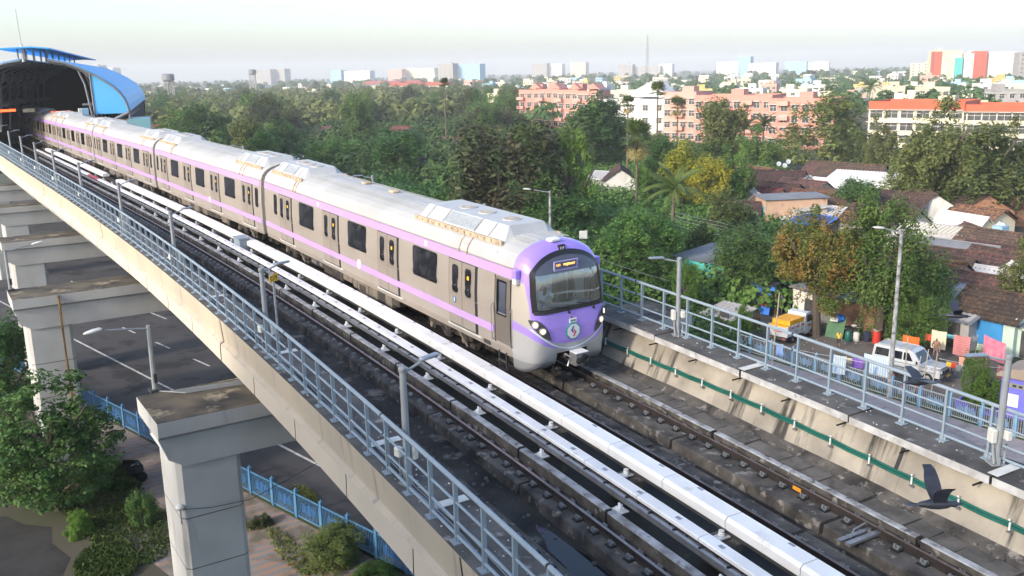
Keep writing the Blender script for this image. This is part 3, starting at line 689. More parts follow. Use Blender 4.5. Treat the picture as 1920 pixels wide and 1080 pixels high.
def ac_mesh(L):
    b = MB(); n = 0
    sec = [(-1.02, 3.88), (-1.0, 4.06), (-.62, 4.42), (.62, 4.42), (1.0, 4.06), (1.02, 3.88)]
    for y in (-L/2, -L/2+.3, L/2-.3, L/2):
        for (x, z) in sec: b.v.append((x, y, z if abs(y) < L/2-.1 else 3.86+(z-3.86)*.35))
    for i in range(3):
        for k in range(5): b.f.append((i*6+k, (i+1)*6+k, (i+1)*6+k+1, i*6+k+1)); b.m.append(0)
    b.f.append((0, 1, 2, 3, 4, 5)); b.m.append(0); b.f.append((23, 22, 21, 20, 19, 18)); b.m.append(0)
    for sx in (-1, 1):     # beige side rail with hinges
        b.box((sx*1.06, 0, 3.98), (.07, L-.05, .15), mi=1)
        for y in frange(-L/2+.2, L/2-.2, .42): b.box((sx*1.10, y, 3.99), (.05, .1, .07), mi=1)
    def sl(y0, y1, sx, mi):    # panel lying on the slope
        q = []
        for (t, y) in ((.08, y0), (.08, y1), (.92, y1), (.92, y0)):
            x = 1.0-.38*t; z = 4.06+.36*t; q.append((sx*(x+.008), y, z+.008))
        b.quad(*q, mi=mi)
    for sx in (-1, 1):
        sl(-L*.18, L*.16, sx, 2)
        for y in (-L*.19, L*.17, -L*.34, L*.36): b.box((sx*.82, y, 4.245), (.5, .018, .018), ry=sx*R(43), mi=3)
    for y in (-L*.30, -L*.04, L*.17):
        b.lathe([(.30, 4.42), (.30, 4.45), (.26, 4.455)], 16, Matrix.Translation((0, y, 0)), mi=0)
        b.lathe([(.25, 4.452), (.25, 4.458)], 16, Matrix.Translation((0, y, 0)), mi=1)
        b.lathe([(.09, 4.456), (.09, 4.464)], 10, Matrix.Translation((0, y, 0)), mi=0)
    return b.mesh('roof_unit', [M['acw'], M['acbeige'], M['grille'], M['alu']])
AC4, AC6 = ac_mesh(4.0), ac_mesh(5.7)
def bogie_meshes():
    f = MB()
    for sx in (-1, 1):
        f.bbox((sx*1.08, 0, .55), (.16, 3.0, .22), .03); f.bbox((sx*1.08, 0, .72), (.5, .8, .22), .04)
        for y in (-1.1, 1.1): f.bbox((sx*1.1, y, .45), (.24, .34, .34), .04); f.lathe([(.1, 0), (.1, .05)], 10, Matrix.Translation((sx*1.24-.025, y, .45)) @ Matrix.Rotation(R(90), 4, 'Y'), mi=1)
        f.tube([(sx*1.2, -.5, .62), (sx*1.25, .1, .35), (sx*1.2, .6, .6)], .03, 6); f.tube([(sx*1.26, -1.4, .3), (sx*1.24, -.8, .7)], .035, 6, mi=1)
        f.box((sx*1.2, -1.65, .38), (.1, .3, .12)); f.lathe([(.17, .3), (.19, .5), (.17, .8)], 12, Matrix.Translation((sx*1.12, 0, 0)))
    f.box((0, 0, .5), (2.0, .6, .3))
    w = MB()
    for sx in (-1, 1): w.lathe([(.36, 0), (.43, .01), (.45, .1), (.46, .13), (.2, .135)], 24, Matrix.Translation((sx*.80-.05, 0, .44)) @ Matrix.Rotation(R(90), 4, 'Y'))
    w.tube([(-.8, 0, .44), (.8, 0, .44)], .08, 8)
    return f.mesh('bogie', [M['under'], M['underbox']]), w.mesh('wheelset', M['under'], True)
BOG, WHL = bogie_meshes()
def under_mesh(seed, L):
    r = random.Random(seed); b = MB(); y = -L
    b.box((0, 0, .82), (2.2, 2*L+9, .12))
    while y < L:
        w = r.uniform(.35, 1.1); h = r.uniform(.22, .5); b.bbox((-.98, y+w/2, .77-h/2), (.72, w-.06, h), .02, mi=r.choice((0, 0, 1, 1)))
        if r.random() < .5: b.box((-1.345, y+w/2, .77-h/2), (.02, w*.5, h*.5), mi=r.choice((0, 2)))
        b.bbox((.98, y+w/2, .77-h/2), (.72, w-.06, h), .02); y += w
    for k in range(5): b.tube([(-1.2+.05*k, -L-1, .74), (-1.25, -L*.3, .70-.02*k), (-1.2, L+.8, .74)], .025, 5)
    return b.mesh('equipment', [M['under'], M['underbox'], M['alu']])
def car_matrix(sc):
    A, B = TP(sc-7, 0, 0), TP(sc+7, 0, 0); y = (B-A).normalized(); m0 = TM(sc); x = m0.col[0].to_3d(); x = (x-y*x.dot(y)).normalized(); z = x.cross(y); o = (A+B)/2
    return Matrix(((x.x, y.x, z.x, o.x), (x.y, y.y, z.y, o.y), (x.z, y.z, z.z, o.z), (0, 0, 0, 1)))
def stripes(parent, y0, y1, y0b=None):
    b = MB()
    for sg in (-1, 1): strip(b, y0, y1, [3.16, 3.3, 3.43], .024, 0, sg); strip(b, y0 if y0b is None else y0b, y1, [1.34, 1.45, 1.56], .026, 0, sg)
    b.build('stripe', M['stripe'], parent)
def trim(parent, y0, y1):
    b = MB()
    for sg in (-1, 1): 
        strip(b, y0, y1, [3.445, 3.475], .03, 0, sg); strip(b, y0, y1, [2.0, 2.012], .012, 0, sg); strip(b, y0, y1, [.79, .83], .012, 0, sg); 
    b.build('gutter', M['steel'], parent)
    r = MB()
    for x in [i*.18 for i in range(-4, 5)]: r.box((x, (y0+y1)/2, 4.185-.10*x*x-.004), (.03, y1-y0-.2, .014))
    r.build('roof_rib', M['roof'], parent)
    t = MB(); tz = [(-1.34, 3.5), (-1.27, 3.71), (-1.13, 3.88), (-1.0, 3.97)]
    for y in (y0+2.6, y0+3.1, y1-4.3, y1-4.0): t.tube([(x, y, z) for x, z in tz], .022, 5); t.box((-1.365, y, 3.46), (.05, .1, .10))
    t.build('roof_clamp', M['acbeige'], parent)
def shell(y0, y1, name, parent, mtx, front=True):
    b = MB(); ys = [y0, y0+.04, y1-.04, y1]; sc = [.985 if front else 1, 1, 1, .985]; n = len(PROF)
    for y, k in zip(ys, sc):
        for (x, z) in PROF: b.v.append((x*k, y, 2.4+(z-2.4)*k))
    for i in range(3):
        for k in range(n):
            j = (k+1) % n; b.f.append((i*n+k, i*n+j, (i+1)*n+j, (i+1)*n+k)); zz = (PROF[k][1]+PROF[j][1])/2
            b.m.append(1 if zz > 3.46 else (2 if k == n-1 else 0))
    if front: b.f.append(tuple(range(n-1, -1, -1))); b.m.append(0)
    b.f.append(tuple(3*n+k for k in range(n))); b.m.append(0)
    return b.build(name, [M['steel'], M['roof'], M['under']], parent, M=mtx)
train = thing('metro_train', 'beige and purple metro train curving out of the blue roofed station', 'train', M=Matrix.Translation(TP(0, 0, 0)))
inv = train.matrix_world.inverted()
LCAR = 21.1328
# trailing carriages
proto = None
for i in range(1, 6):
    sc = 8.5857+LCAR*(i-.5); m = inv @ car_matrix(sc)
    car = shell(-10.33, 10.33, 'carriage', train, m)
    stripes(car, -10.27, 10.27); trim(car, -10.3, 10.3)
    for y in (-8.22, -2.74, 2.74, 8.22): link('door', DM, car, Matrix.Translation((0, y, 0)))
    for y in (-5.48, 0, 5.48): link('window', WB, car, Matrix.Translation((0, y, 0)))
    for y in (-9.72, 9.72): link('window', WN, car, Matrix.Translation((0, y, 0)))
    for y in (-7.9, 7.9): link('roof_unit', AC4, car, Matrix.Translation((0, y, 0)))
    for y in (-7, 7): link('bogie', BOG, car, Matrix.Translation((0, y, 0)))
    for y in (-8.1, -5.9, 5.9, 8.1): link('wheelset', WHL, car, Matrix.Translation((0, y, 0)))
    link('equipment', under_mesh(i, 4.6), car, Matrix.Translation((0, 0, 0)))
    b = MB()
    for k in range(5):
        kk = .93 if k % 2 else .965; y = -10.82+.125*k
        for (x, z) in PROF: b.v.append((x*kk, y, 2.45+(z-2.45)*kk))
    n = len(PROF)
    for a in range(4):
        for k in range(n): j = (k+1) % n; b.f.append((a*n+k, a*n+j, (a+1)*n+j, (a+1)*n+k)); b.m.append(0)
    b.build('gangway', M['bellow'], car)
    if i == 1:
        l = MB(); wpane(l, -2.9+1.1, -2.9+1.32, 1.36, 1.66, .1, .034, 0); l.build('badge', M['white'], car)
# front carriage
SC0 = 8.5857-LCAR/2; m = inv @ car_matrix(SC0); CABM = m.copy(); YN = -11.95
cab = shell(YN+1.0, 10.33, 'carriage', train, m, False); cab['label'] = 'front carriage with the purple cab'
stripes(cab, YN+.02, 10.27, -10.94); trim(cab, YN+.05, 10.3)
for y in (-9.04, -3.56, 1.92, 7.40):
    link('door', DM, cab, Matrix.Translation((0, y, 0))); link('door', DMr, cab, Matrix.Translation((0, y, 0)))
for y in (-6.5, -.82, 4.66):
    link('window', WB, cab, Matrix.Translation((0, y, 0))); link('window', WBr, cab, Matrix.Translation((0, y, 0)))
link('window', WN, cab, Matrix.Translation((0, 8.72, 0)))
link('roof_unit', AC6, cab, Matrix.Translation((0, -8.1, 0))); link('roof_unit', AC4, cab, Matrix.Translation((0, 7.8, 0)))
for y in (-7.6, 7): link('bogie', BOG, cab, Matrix.Translation((0, y, 0)))
for y in (-8.7, -6.5, 5.9, 8.1): link('wheelset', WHL, cab, Matrix.Translation((0, y, 0)))
link('equipment', under_mesh(41, 4.2), cab)
b = MB(); wpane(b, -1.10, -.82, 1.34, 1.70, .13, .036, 0); b.build('badge', M['white'], cab)
b = MB(); wpane(b, -8.66, -8.50, 1.72, 1.94, .07, .03, 0); wpane(b, -8.60, -8.56, 1.76, 1.90, .015, .034, 1); b.build('badge', [bpy.data.materials.get('blue_fence_paint'), M['white']], cab)
b = MB()
for y in (-6.6, 3.2): wpane(b, y-.09, y+.09, 3.22, 3.38, .01, .03, 0)
for y in (-5.6, -3, -2.2, .6, 5.0): wpane(b, y-.04, y+.04, 3.24, 3.32, .01, .03, 1)
b.build('marker_plate', [M['white'], M['acbeige']], cab)
b = MB()
for (x, y) in ((.1, -1.2), (.2, 1.6)): b.bbox((x, y, 4.22), (.35, .4, .12), .04)
b.build('roof_vent', M['acbeige'], cab)
# cab door in the side of the nose root
# ---- nose
CY, CZ, DEP = 0, 2.0, 1.02
NH = [(1.30, .40), (1.40, .52), (1.43, 1.0), (1.43, 2.3), (1.385, 3.0), (1.335, 3.45), (1.325, 3.53), (1.26, 3.70), (1.13, 3.86), (.95, 3.98), (.7, 4.085), (.4, 4.16), (0, 4.19)]
NP = [(-u, z) for u, z in NH]+[(u, z) for u, z in NH[-2::-1]]
def orad(a):
    dx, dz = math.cos(a), math.sin(a); best = 9
    for i in range(len(NP)):
        (x0, z0), (x1, z1) = NP[i], NP[(i+1) % len(NP)]; z0 -= CZ; z1 -= CZ
        den = dx*(z1-z0)-dz*(x1-x0)
        if abs(den) < 1e-9: continue
        t = (x0*(z1-z0)-z0*(x1-x0))/den; w = (x0*dz-z0*dx)/den
        if t > 0 and -1e-6 <= w <= 1+1e-6: best = min(best, t)
    return best
def ndep(r, z):
    D = DEP*max(0, 1-min(r, 1)**7)**(1/2.3)
    return D*(1-.12*max(0, z-1.8)-.06*max(0, z-3.2))*(1-.10*max(0, 1.4-z))
def ny(x, z):
    dx, dz = x, z-CZ; d = math.hypot(dx, dz)
    if d < 1e-6: return YN-ndep(0, z)
    return YN-ndep(d/orad(math.atan2(dz, dx)), z)
def wline(x): return 1.12+.42*x*x
def is_shield(x, z, g=0): return abs(x) < 1.20+g-.07*max(0, z-2.8) and 2.30-g < z < 3.90+g-.24*x*x-.07*abs(x)**5
def is_mouth(x, z): return abs(x) < .56 and z < 1.05
b = MB(); NA, rs = 300, [1-(1-i/34)**2*1.0 for i in range(35)]; rs = [0.02+.98*(1-(1-q)**1.0) for q in [i/46 for i in range(47)]]
rs = sorted(set([.03+.97*(i/90)**.8 for i in range(91)]+[.985, .990, .994, .997]))
ang = [2*math.pi*i/NA for i in range(NA)]; orr = [orad(a) for a in ang]
for r in rs:
    for a, o in zip(ang, orr):
        x, z = math.cos(a)*o*r, CZ+math.sin(a)*o*r; b.v.append((x, YN-ndep(r, z), z))
nr = len(rs)
for i in range(nr-1):
    for k in range(NA):
        j = (k+1) % NA; f = (i*NA+k, i*NA+j, (i+1)*NA+j, (i+1)*NA+k)
        x = sum(b.v[q][0] for q in f)/4; z = sum(b.v[q][2] for q in f)/4; r = (rs[i]+rs[i+1])/2
        if is_shield(x, z, -.03) or is_mouth(x, z): continue
        b.f.append(f); b.m.append(0)
def paintmat():
    m = mat('cab_paint', (.40, .395, .39), None, .32, coat=.3); nt = m.node_tree; N = nt.nodes; L = nt.links; bs = [q for q in N if q.type == 'BSDF_PRINCIPLED'][0]
    cur = None
    for nm, c in (('beige', (.46, .415, .355)), ('skirt', (.27, .27, .275)), ('purple', (.36, .24, .72))):
        at = N.new('ShaderNodeAttribute'); at.attribute_name = nm; r = N.new('ShaderNodeMapRange'); r.inputs['From Min'].default_value = -.006; r.inputs['From Max'].default_value = .006; L.new(at.outputs['Fac'], r.inputs['Value'])
        x = N.new('ShaderNodeMix'); x.data_type = 'RGBA'; L.new(r.outputs[0], x.inputs[0]); x.inputs[7].default_value = (*c, 1)
        if cur is None: x.inputs[6].default_value = (.40, .395, .39, 1)
        else: L.new(cur, x.inputs[6])
        cur = x.outputs[2]
    L.new(cur, bs.inputs['Base Color']); bs.inputs['Metallic'].default_value = .15; return m
nose = b.build('cab_nose', [paintmat()], cab, True); nm_ = nose.data
def f_purple(x, z):
    x = abs(x); t = (x-.45)/.75
    top = min(z-max(1.28+.22*x*x, wline(x)+.05), 1.285+.03*max(0, z-2.4)-x)
    hood = z-3.13-.9*max(0, x-1.36)
    swoosh = min(wline(x)-.04-z, z-(wline(x)-.04-.19*t), x-.45)
    return max(top, hood, swoosh)
for nm, fn in (('purple', f_purple), ('beige', lambda x, z: min(abs(x)-1.2, z-wline(abs(x)))), ('skirt', lambda x, z: .80-z)):
    at = nm_.attributes.new(nm, 'FLOAT', 'POINT'); at.data.foreach_set('value', [fn(v[0], v[2]) for v in b.v])
def rows(bm, zs, xl, xr, n, off, mi=0):
    base = len(bm.v)
    for z in zs:
        for i in range(n+1):
            x = xl(z)+(xr(z)-xl(z))*i/n; bm.v.append((x, ny(x, z)-off, z))
    for k in range(len(zs)-1):
        for i in range(n): bm.f.append((base+k*(n+1)+i, base+k*(n+1)+i+1, base+(k+1)*(n+1)+i+1, base+(k+1)*(n+1)+i)); bm.m.append(mi)
def shw(z, g):      # half width of the windscreen at height z
    w = 1.20+g-.07*max(0, z-2.8)
    lo, hi = 0, w
    if is_shield(w-.001, z, g): return w
    for _ in range(30):
        q = (lo+hi)/2
        if is_shield(q, z, g): lo = q
        else: hi = q
    return lo
zt = 3.895
def ring(g0, g1, off, name, mtl):     # black surround of the windscreen
    b = MB(); pts0 = []; pts1 = []
    for k in range(96):
        a = 2*math.pi*k/96; c = (0, 3.05)
        def hit(g):
            lo, hi = 0, 2.2
            for _ in range(36):
                q = (lo+hi)/2
                if is_shield(c[0]+q*math.cos(a), c[1]+q*math.sin(a), g): lo = q
                else: hi = q
            return (c[0]+lo*math.cos(a), c[1]+lo*math.sin(a))
        pts0.append(hit(g0)); pts1.append(hit(g1))
    for p in pts0+pts1: b.v.append((p[0], ny(*p)-off, p[1]))
    for k in range(96): j = (k+1) % 96; b.f.append((k, j, 96+j, 96+k)); b.m.append(0)
    return b.build(name, mtl, cab)
ring(.055, -.075, .03, 'windscreen_frame', M['frame'])
b = MB(); zz = frange(2.37, 3.36, .1); rows(b, zz, lambda z: -shw(z, -.06), lambda z: shw(z, -.06), 16, .016); b.build('windscreen', M['shield'], cab, True)
M['brow'] = mat('dark_tinted_glass', (.075, .08, .11), None, .12, spec=.6)
b = MB(); zz = frange(3.345, 3.83, .06); rows(b, zz, lambda z: -shw(z, -.05), lambda z: shw(z, -.05), 16, .019); b.build('tinted_band', M['brow'], cab, True)
# destination display
dy = ny(-.1, 3.55)-.06
disp = MB(); disp.bbox((-.07, dy+.02, 3.54), (.86, .06, .30), .02); disp.bbox((-.10, dy-.012, 3.57), (.74, .02, .19), .01, mi=1)
M['dispframe'] = mat('lilac_display_frame', (.30, .26, .48), None, .5); M['dispback'] = mat('display_glass', (.10, .12, .16), None, .2)
d = disp.build('destination_display', [M['dispframe'], M['dispback']], cab)
FR = lambda x, y, z: Matrix.Translation((x, y, z)) @ Matrix.Rotation(R(90), 4, 'X')
# (letters live with the carriage: third level)
text('111', .10, M['led'], cab, FR(-.36, dy-.028, 3.575), 'lettering'); text('MAJERHAT', .085, M['led'], cab, FR(.02, dy-.028, 3.575), 'lettering')
# headlight clusters
def cluster(sg):
    b = MB(); pts = [(1.335, 2.12), (1.26, 2.13), (1.10, 2.07), (.95, 1.92), (.83, 1.70), (.75, 1.44), (1.00, 1.58), (1.18, 1.76), (1.30, 1.96)]
    N = 12; zs = frange(1.45, 2.12, .02)
    def edge(z):
        xs = []
        for i in range(len(pts)):
            (x0, z0), (x1, z1) = pts[i], pts[(i+1) % len(pts)]
            if (z0-z)*(z1-z) < 0: xs.append(x0+(x1-x0)*(z-z0)/(z1-z0))
        return (min(xs), max(xs)) if len(xs) > 1 else (.75, .76)
    rows(b, zs, lambda z: sg*edge(z)[0], lambda z: sg*edge(z)[1], 8, .026); b.build('headlight_housing', M['dark'], cab)
    for (x, z) in ((1.20, 1.98), (1.03, 1.78)):
        x *= sg; y = ny(x, z)-.018; nx = Vector((ny(x+.03, z)-ny(x-.03, z), -.06, ny(x, z+.03)-ny(x, z-.03))); nx = Vector((nx.x, -.06, nx.z)).normalized()
        mm = Matrix.Translation((x, y, z)) @ nx.to_track_quat('Z', 'Y').to_matrix().to_4x4()
        l = MB(); l.lathe([(.105, 0), (.115, .02), (.105, .035), (.085, .03)], 18, mm, 0); l.lathe([(.072, .028), (.06, .04), (.03, .046)], 14, mm, 1); l.build('headlight', [M['alu'], M['lampglow']], cab, True)
cluster(-1); cluster(1)
# white smile line, number plate, badge
b = MB(); n = 40
for i in range(n+1):
    x = -1.30+2.60*i/n; z = wline(x)
    for q in (.022, -.022): b.v.append((x, ny(x, z+q)-.022, z+q))
for i in range(n): b.f.append((2*i, 2*i+1, 2*i+3, 2*i+2)); b.m.append(0)
M['smile'] = mat('pale_blue_white_line', (.62, .70, .80), None, .4); b.build('smile_line', M['smile'], cab)
yp = ny(0, 1.93)-.02
b = MB(); b.bbox((0, yp, 1.935), (.26, .02, .13), .005); b.build('number_plate', M['white'], cab); text('28-M1', .075, M['navy'], cab, FR(0, yp-.014, 1.935), 'lettering')
yl = ny(0, 1.62)-.02; M['teal'] = mat('teal_badge_rim', (.03, .25, .26), None, .4); M['blue'] = mat('deep_blue', (.03, .05, .30), None, .5); M['crimson'] = mat('crimson', (.55, .03, .10), None, .5)
b = MB(); mm = Matrix.Translation((0, yl, 1.62)) @ Matrix.Rotation(R(90), 4, 'X')
b.prism([(.265*math.cos(R(22.5+45*i)), .265*math.sin(R(22.5+45*i))) for i in range(8)], -.03, .012, mm, 0)
b.prism([(.225*math.cos(R(22.5+45*i)), .225*math.sin(R(22.5+45*i))) for i in range(8)], .012, .018, mm, 1)
b.prism([(-.02, .15), (.03, .15), (-.045, .03), (.03, -.05), (-.02, -.05), (-.095, .03)], .018, .024, mm, 2)
b.prism([(.02, -.15), (-.03, -.15), (.045, -.03), (-.03, .05), (.02, .05), (.095, -.03)], .0185, .026, mm, 3)
b.build('badge', [M['teal'], M['white'], M['blue'], M['crimson']], cab)
yb = ny(-.02, 4.0)-.03
b = MB(); b.bbox((-.02, yb+.03, 3.98), (.22, .1, .19), .01); b.build('camera_box', M['black'], cab); text('DF', .12, M['white'], cab, FR(-.02, yb-.024, 3.98), 'lettering')
b = MB(); b.bbox((-.1, YN-.22, 4.19), (.34, .3, .10), .03); b.build('roof_light', M['white'], cab)
# wipers
b = MB()
for (x0, x1) in ((-.1, -.75), (.78, .2)):
    b.tube([(x0, ny(x0, 2.2)-.03, 2.2), (x0-.05, ny(x0, 2.34)-.05, 2.34), (x1, ny(x1, 2.42)-.04, 2.42)], .014, 5); b.lathe([(.04, 0), (.03, .05)], 8, Matrix.Translation((x0, ny(x0, 2.18), 2.18)) @ Matrix.Rotation(R(90), 4, 'X'))
b.build('wiper', M['black'], cab)
# rear-view boxes, grab rails, cab door
for sg in (-1, 1):
    b = MB(); b.bbox((sg*1.42, YN-.25, 3.36), (.16, .22, .26), .02, mi=0); b.bbox((sg*1.42, YN-.25, 3.15), (.15, .2, .18), .02, mi=1); b.build('mirror_box', [M['purple'], M['offwhite']], cab)
b = MB(); strip(b, -11.86, -11.04, [1.12, 1.3, 1.95], .012, 0); strip(b, -11.86, -11.04, [3.02, 3.06, 3.10], .012, 0); strip(b, -11.86, -11.66, [1.95, 2.3, 3.02], .012, 0); strip(b, -11.12, -11.04, [1.95, 2.3, 3.02], .012, 0)
for (ya, yb_, za, zb) in ((-11.66, -11.12, 1.95, 2.01), (-11.66, -11.12, 2.96, 3.02), (-11.66, -11.62, 2.01, 2.96), (-11.16, -11.12, 2.01, 2.96), (-11.90, -11.86, 1.08, 3.12), (-11.04, -11.0, 1.08, 3.12)): strip(b, ya, yb_, [za, (za+zb)/2, zb], .016, 2)
for sg in (-1, 1): wp = MB(); wpane(wp, -11.64, -11.14, 1.99, 2.985, .03, -.008, 0, sg); wp.build('cab_window', M['shield'], cab); b.build('cab_door', [M['steel'], M['winglass'], M['frame'], M['dark']], cab)
b = MB()
for y in (-11.97, -10.95): b.tube([(-1.45, y, 1.12), (-1.52, y, 1.16), (-1.52, y, 2.2), (-1.45, y, 2.24)], .018, 6)
b.build('grab_rail', M['alu'], cab)
b = MB(); b.bbox((-1.42, -11.4, .55), (.08, .45, .05), .01); b.bbox((-1.42, -11.4, .28), (.08, .45, .05), .01); b.box((-1.42, -11.6, .55), (.05, .04, .6)); b.box((-1.42, -11.2, .55), (.05, .04, .6)); b.build('footstep', M['dark'], cab)
b = MB(); wpane(b, -10.7, -10.3, .84, .98, .06, .016, 0); b.build('vent', M['dark'], cab)
# walls and roof of the cab, with a window opening on either side
b = MB()
for sg in (-1, 1):
    strip(b, YN, YN+1.0, [.79, 1.0, 1.99], .0, 0, sg); strip(b, YN, YN+1.0, [2.985, 3.2, 3.46], .0, 0, sg); strip(b, YN, -11.64, [1.99, 2.3, 2.985], .0, 0, sg); strip(b, -11.14, YN+1.0, [1.99, 2.3, 2.985], .0, 0, sg)
pr = [p for p in PROF if p[1] >= 3.45]; n = len(b.v)
for y in (YN, YN+1.0): b.v += [(x, y, z) for x, z in pr]
for k in range(len(pr)-1): b.f.append((n+k, n+k+1, n+len(pr)+k+1, n+len(pr)+k)); b.m.append(1)
b.build('cab_shell', [M['steel'], M['roof']], cab)
# coupler
mouth = MB(); x0, x1, z0, z1, y0, y1 = -.6, .6, .36, 1.09, YN+.3, ny(0, .9)+.05
mouth.quad((x0, y0, z0), (x1, y0, z0), (x1, y0, z1), (x0, y0, z1)); mouth.quad((x0, y0, z1), (x1, y0, z1), (x1, y1, z1), (x0, y1, z1)); mouth.quad((x0, y0, z0), (x0, y0, z1), (x0, y1, z1), (x0, y1, z0)); mouth.quad((x1, y0, z0), (x1, y0, z1), (x1, y1, z1), (x1, y1, z0))
mouth.build('coupler_recess', M['black'], cab)
yc = ny(0, .9)
b = MB()
for sg in (-1, 1): rows(b, frange(.42, 1.10, .07), lambda z: sg*.535, lambda z: sg*.61, 2, .012)
rows(b, [1.03, 1.065, 1.10], lambda z: -.61, lambda z: .61, 16, .0125); b.build('coupler_surround', M['silver'], cab)
b = MB(); b.bbox((.12, yc-.18, .80), (.46, .34, .40), .04, mi=0); b.box((.12, yc-.2, 1.01), (.44, .36, .02), mi=1); b.lathe([(.14, 0), (.15, .05), (.09, .06), (.06, .01)], 14, Matrix.Translation((.22, yc-.35, .80)) @ Matrix.Rotation(R(90), 4, 'X'), mi=2); b.lathe([(.10, 0), (.1, .04), (.05, .07)], 12, Matrix.Translation((.01, yc-.35, .78)) @ Matrix.Rotation(R(90), 4, 'X'), mi=2)
b.tube([(.1, yc, .78), (.1, yc+.9, .78)], .12, 10, mi=2); b.build('coupler', [M['alu'], M['white'], M['black']], cab)
b = MB(); b.tube([(-.1, yc-.02, .7), (-.2, yc-.1, .6), (-.12, yc-.12, .85), (-.25, yc, .95)], .03, 6, mi=0); b.bbox((-.2, yc+.02, .9), (.14, .12, .1), .02, mi=1); b.build('hose', [M['alu'], M['rust']], cab)
# cab interior
b = MB(); b.quad((-1.28, YN+1.0, 1.2), (1.28, YN+1.0, 1.2), (1.28, YN+1.0, 3.8), (-1.28, YN+1.0, 3.8)); b.quad((-1.28, YN+1.0, 3.7), (-1.28, YN, 3.7), (1.28, YN, 3.7), (1.28, YN+1.0, 3.7)); b.quad((-1.36, YN+1.0, 1.15), (-1.36, YN-.3, 1.15), (1.36, YN-.3, 1.15), (1.36, YN+1.0, 1.15)); b.build('cab_partition', M['cabwall'], cab)
b = MB(); b.bbox((0, YN-.52, 2.2), (2.1, .55, .16), .04); b.bbox((-.95, YN-.45, 2.36), (.35, .2, .22), .03); b.build('desk', M['cabdesk'], cab)
b = MB(); b.bbox((.42, YN+.25, 2.55), (.5, .14, .85), .05); b.bbox((.42, YN+.2, 3.05), (.3, .12, .22), .05); b.bbox((.42, YN, 2.15), (.5, .5, .12), .04); b.box((.95, YN+.3, 2.7), (.06, .06, .9)); b.tube([(.9, YN-.5, 2.4), (.95, YN-.45, 3.1), (.75, YN-.5, 3.15)], .02, 6); b.build('seat', M['seatbrown'], cab)
# ------------------------------------------------------------------ trees
def pts_mesh(name, centers, normals, size, mats, asp=2.0, mi=None, jit=.35, drng=None, zs=1.0):
    g = drng or rng; n = len(centers)
    nrm = normals/np.maximum(np.linalg.norm(normals, axis=1, keepdims=True), 1e-6)
    t = g.normal(size=(n, 3)); a = np.cross(nrm, t); a /= np.maximum(np.linalg.norm(a, axis=1, keepdims=True), 1e-6); b = np.cross(nrm, a)
    s = size*(1+jit*g.normal(size=(n, 1))).clip(.4, 1.8); a = a*s; b = b*s/asp
    a[:, 2] *= zs; b[:, 2] *= zs
    v = np.stack([centers-a, centers+b*1.0-a*.1, centers+a, centers-b*1.0-a*.1], 1).reshape(-1, 3)
    me = bpy.data.meshes.new(name); me.vertices.add(4*n); me.vertices.foreach_set('co', v.astype(np.float32).ravel())
    me.loops.add(4*n); me.loops.foreach_set('vertex_index', np.arange(4*n, dtype=np.int32)); me.polygons.add(n)
    me.polygons.foreach_set('loop_start', np.arange(0, 4*n, 4, dtype=np.int32)); me.polygons.foreach_set('loop_total', np.full(n, 4, np.int32))
    for m in mats: me.materials.append(m)
    if mi is not None: me.polygons.foreach_set('material_index', mi.astype(np.int32))
    me.update(); me.validate(); return me
def crown_mesh(name, seed, nc, per, leaf, m, shape='round', flat=.6, spread=.22, gap=0.0):
    """unit crown: x, y in -1..1, z in 0..1"""
    g = np.random.default_rng(seed); C = []; k = 0
    ph = g.uniform(0, 6.28, 3)
    while len(C) < nc:
        p = g.uniform(-1, 1, 3); r = np.linalg.norm(p)
        if r > 1 or r < .35: continue
        a = math.atan2(p[1], p[0]); lob = .80+.14*math.sin(2*a+ph[0])+.10*math.sin(5*a+ph[1])+.12*math.sin(3*p[2]*2+ph[2])
        if r > lob: continue
        if gap and math.sin(7*p[0]+ph[0])*math.sin(6*p[1]+ph[1])*math.sin(5*p[2]+ph[2]) > .35-gap: continue
        if shape == 'dome' and p[2] < -.45: continue
        if shape == 'spire':
            w = (1-(p[2]+1)/2)**.55
            if math.hypot(p[0], p[1]) > w: continue
        C.append(p)
    C = np.array(C); C[:, 2] = (C[:, 2]+1)/2
    cs = g.uniform(.55, 1.25, (nc, 1))*spread
    L = np.repeat(C, per, 0); S = np.repeat(cs, per, 0)
    d = g.normal(size=L.shape); d /= np.linalg.norm(d, axis=1, keepdims=True); rr = g.uniform(.35, 1, (len(L), 1))**.6
    off = d*rr*S; off[:, 2] *= flat*.6
    P_ = L+off
    e = np.percentile(np.linalg.norm(P_[:, :2], axis=1), 98.5); P_[:, :2] /= e; z0, z1 = np.percentile(P_[:, 2], [1, 99]); P_[:, 2] = (P_[:, 2]-z0)/(z1-z0)
    nn = d*.8+g.normal(size=L.shape)*.5+np.array([0, 0, .75])
    return pts_mesh(name, P_, nn, leaf, [m], 2.0, drng=g, zs=.42)
LG = leafmat('leaf_dark_green', (.038, .092, .022), (.085, .155, .038), .8, .55)
LM_ = leafmat('leaf_mid_green', (.060, .135, .026), (.125, .205, .046), .8, .5)
LY = leafmat('leaf_yellow_green', (.20, .22, .02), (.36, .33, .035), .7, .35)
LO = leafmat('leaf_olive', (.095, .13, .034), (.16, .185, .058), .7, .5)
LR_ = leafmat('leaf_red_flush', (.075, .125, .022), (.15, .17, .03), .6, .2, c3=(.25, .155, .04))
LB = leafmat('leaf_brown_tinged', (.045, .082, .026), (.088, .118, .040), .5, .3, c3=(.085, .078, .042))
LBR = leafmat('leaf_bright_green', (.06, .145, .020), (.125, .215, .036), 1.2, .3)
LPALM = leafmat('palm_frond_green', (.060, .100, .024), (.12, .155, .045), .8, .4)
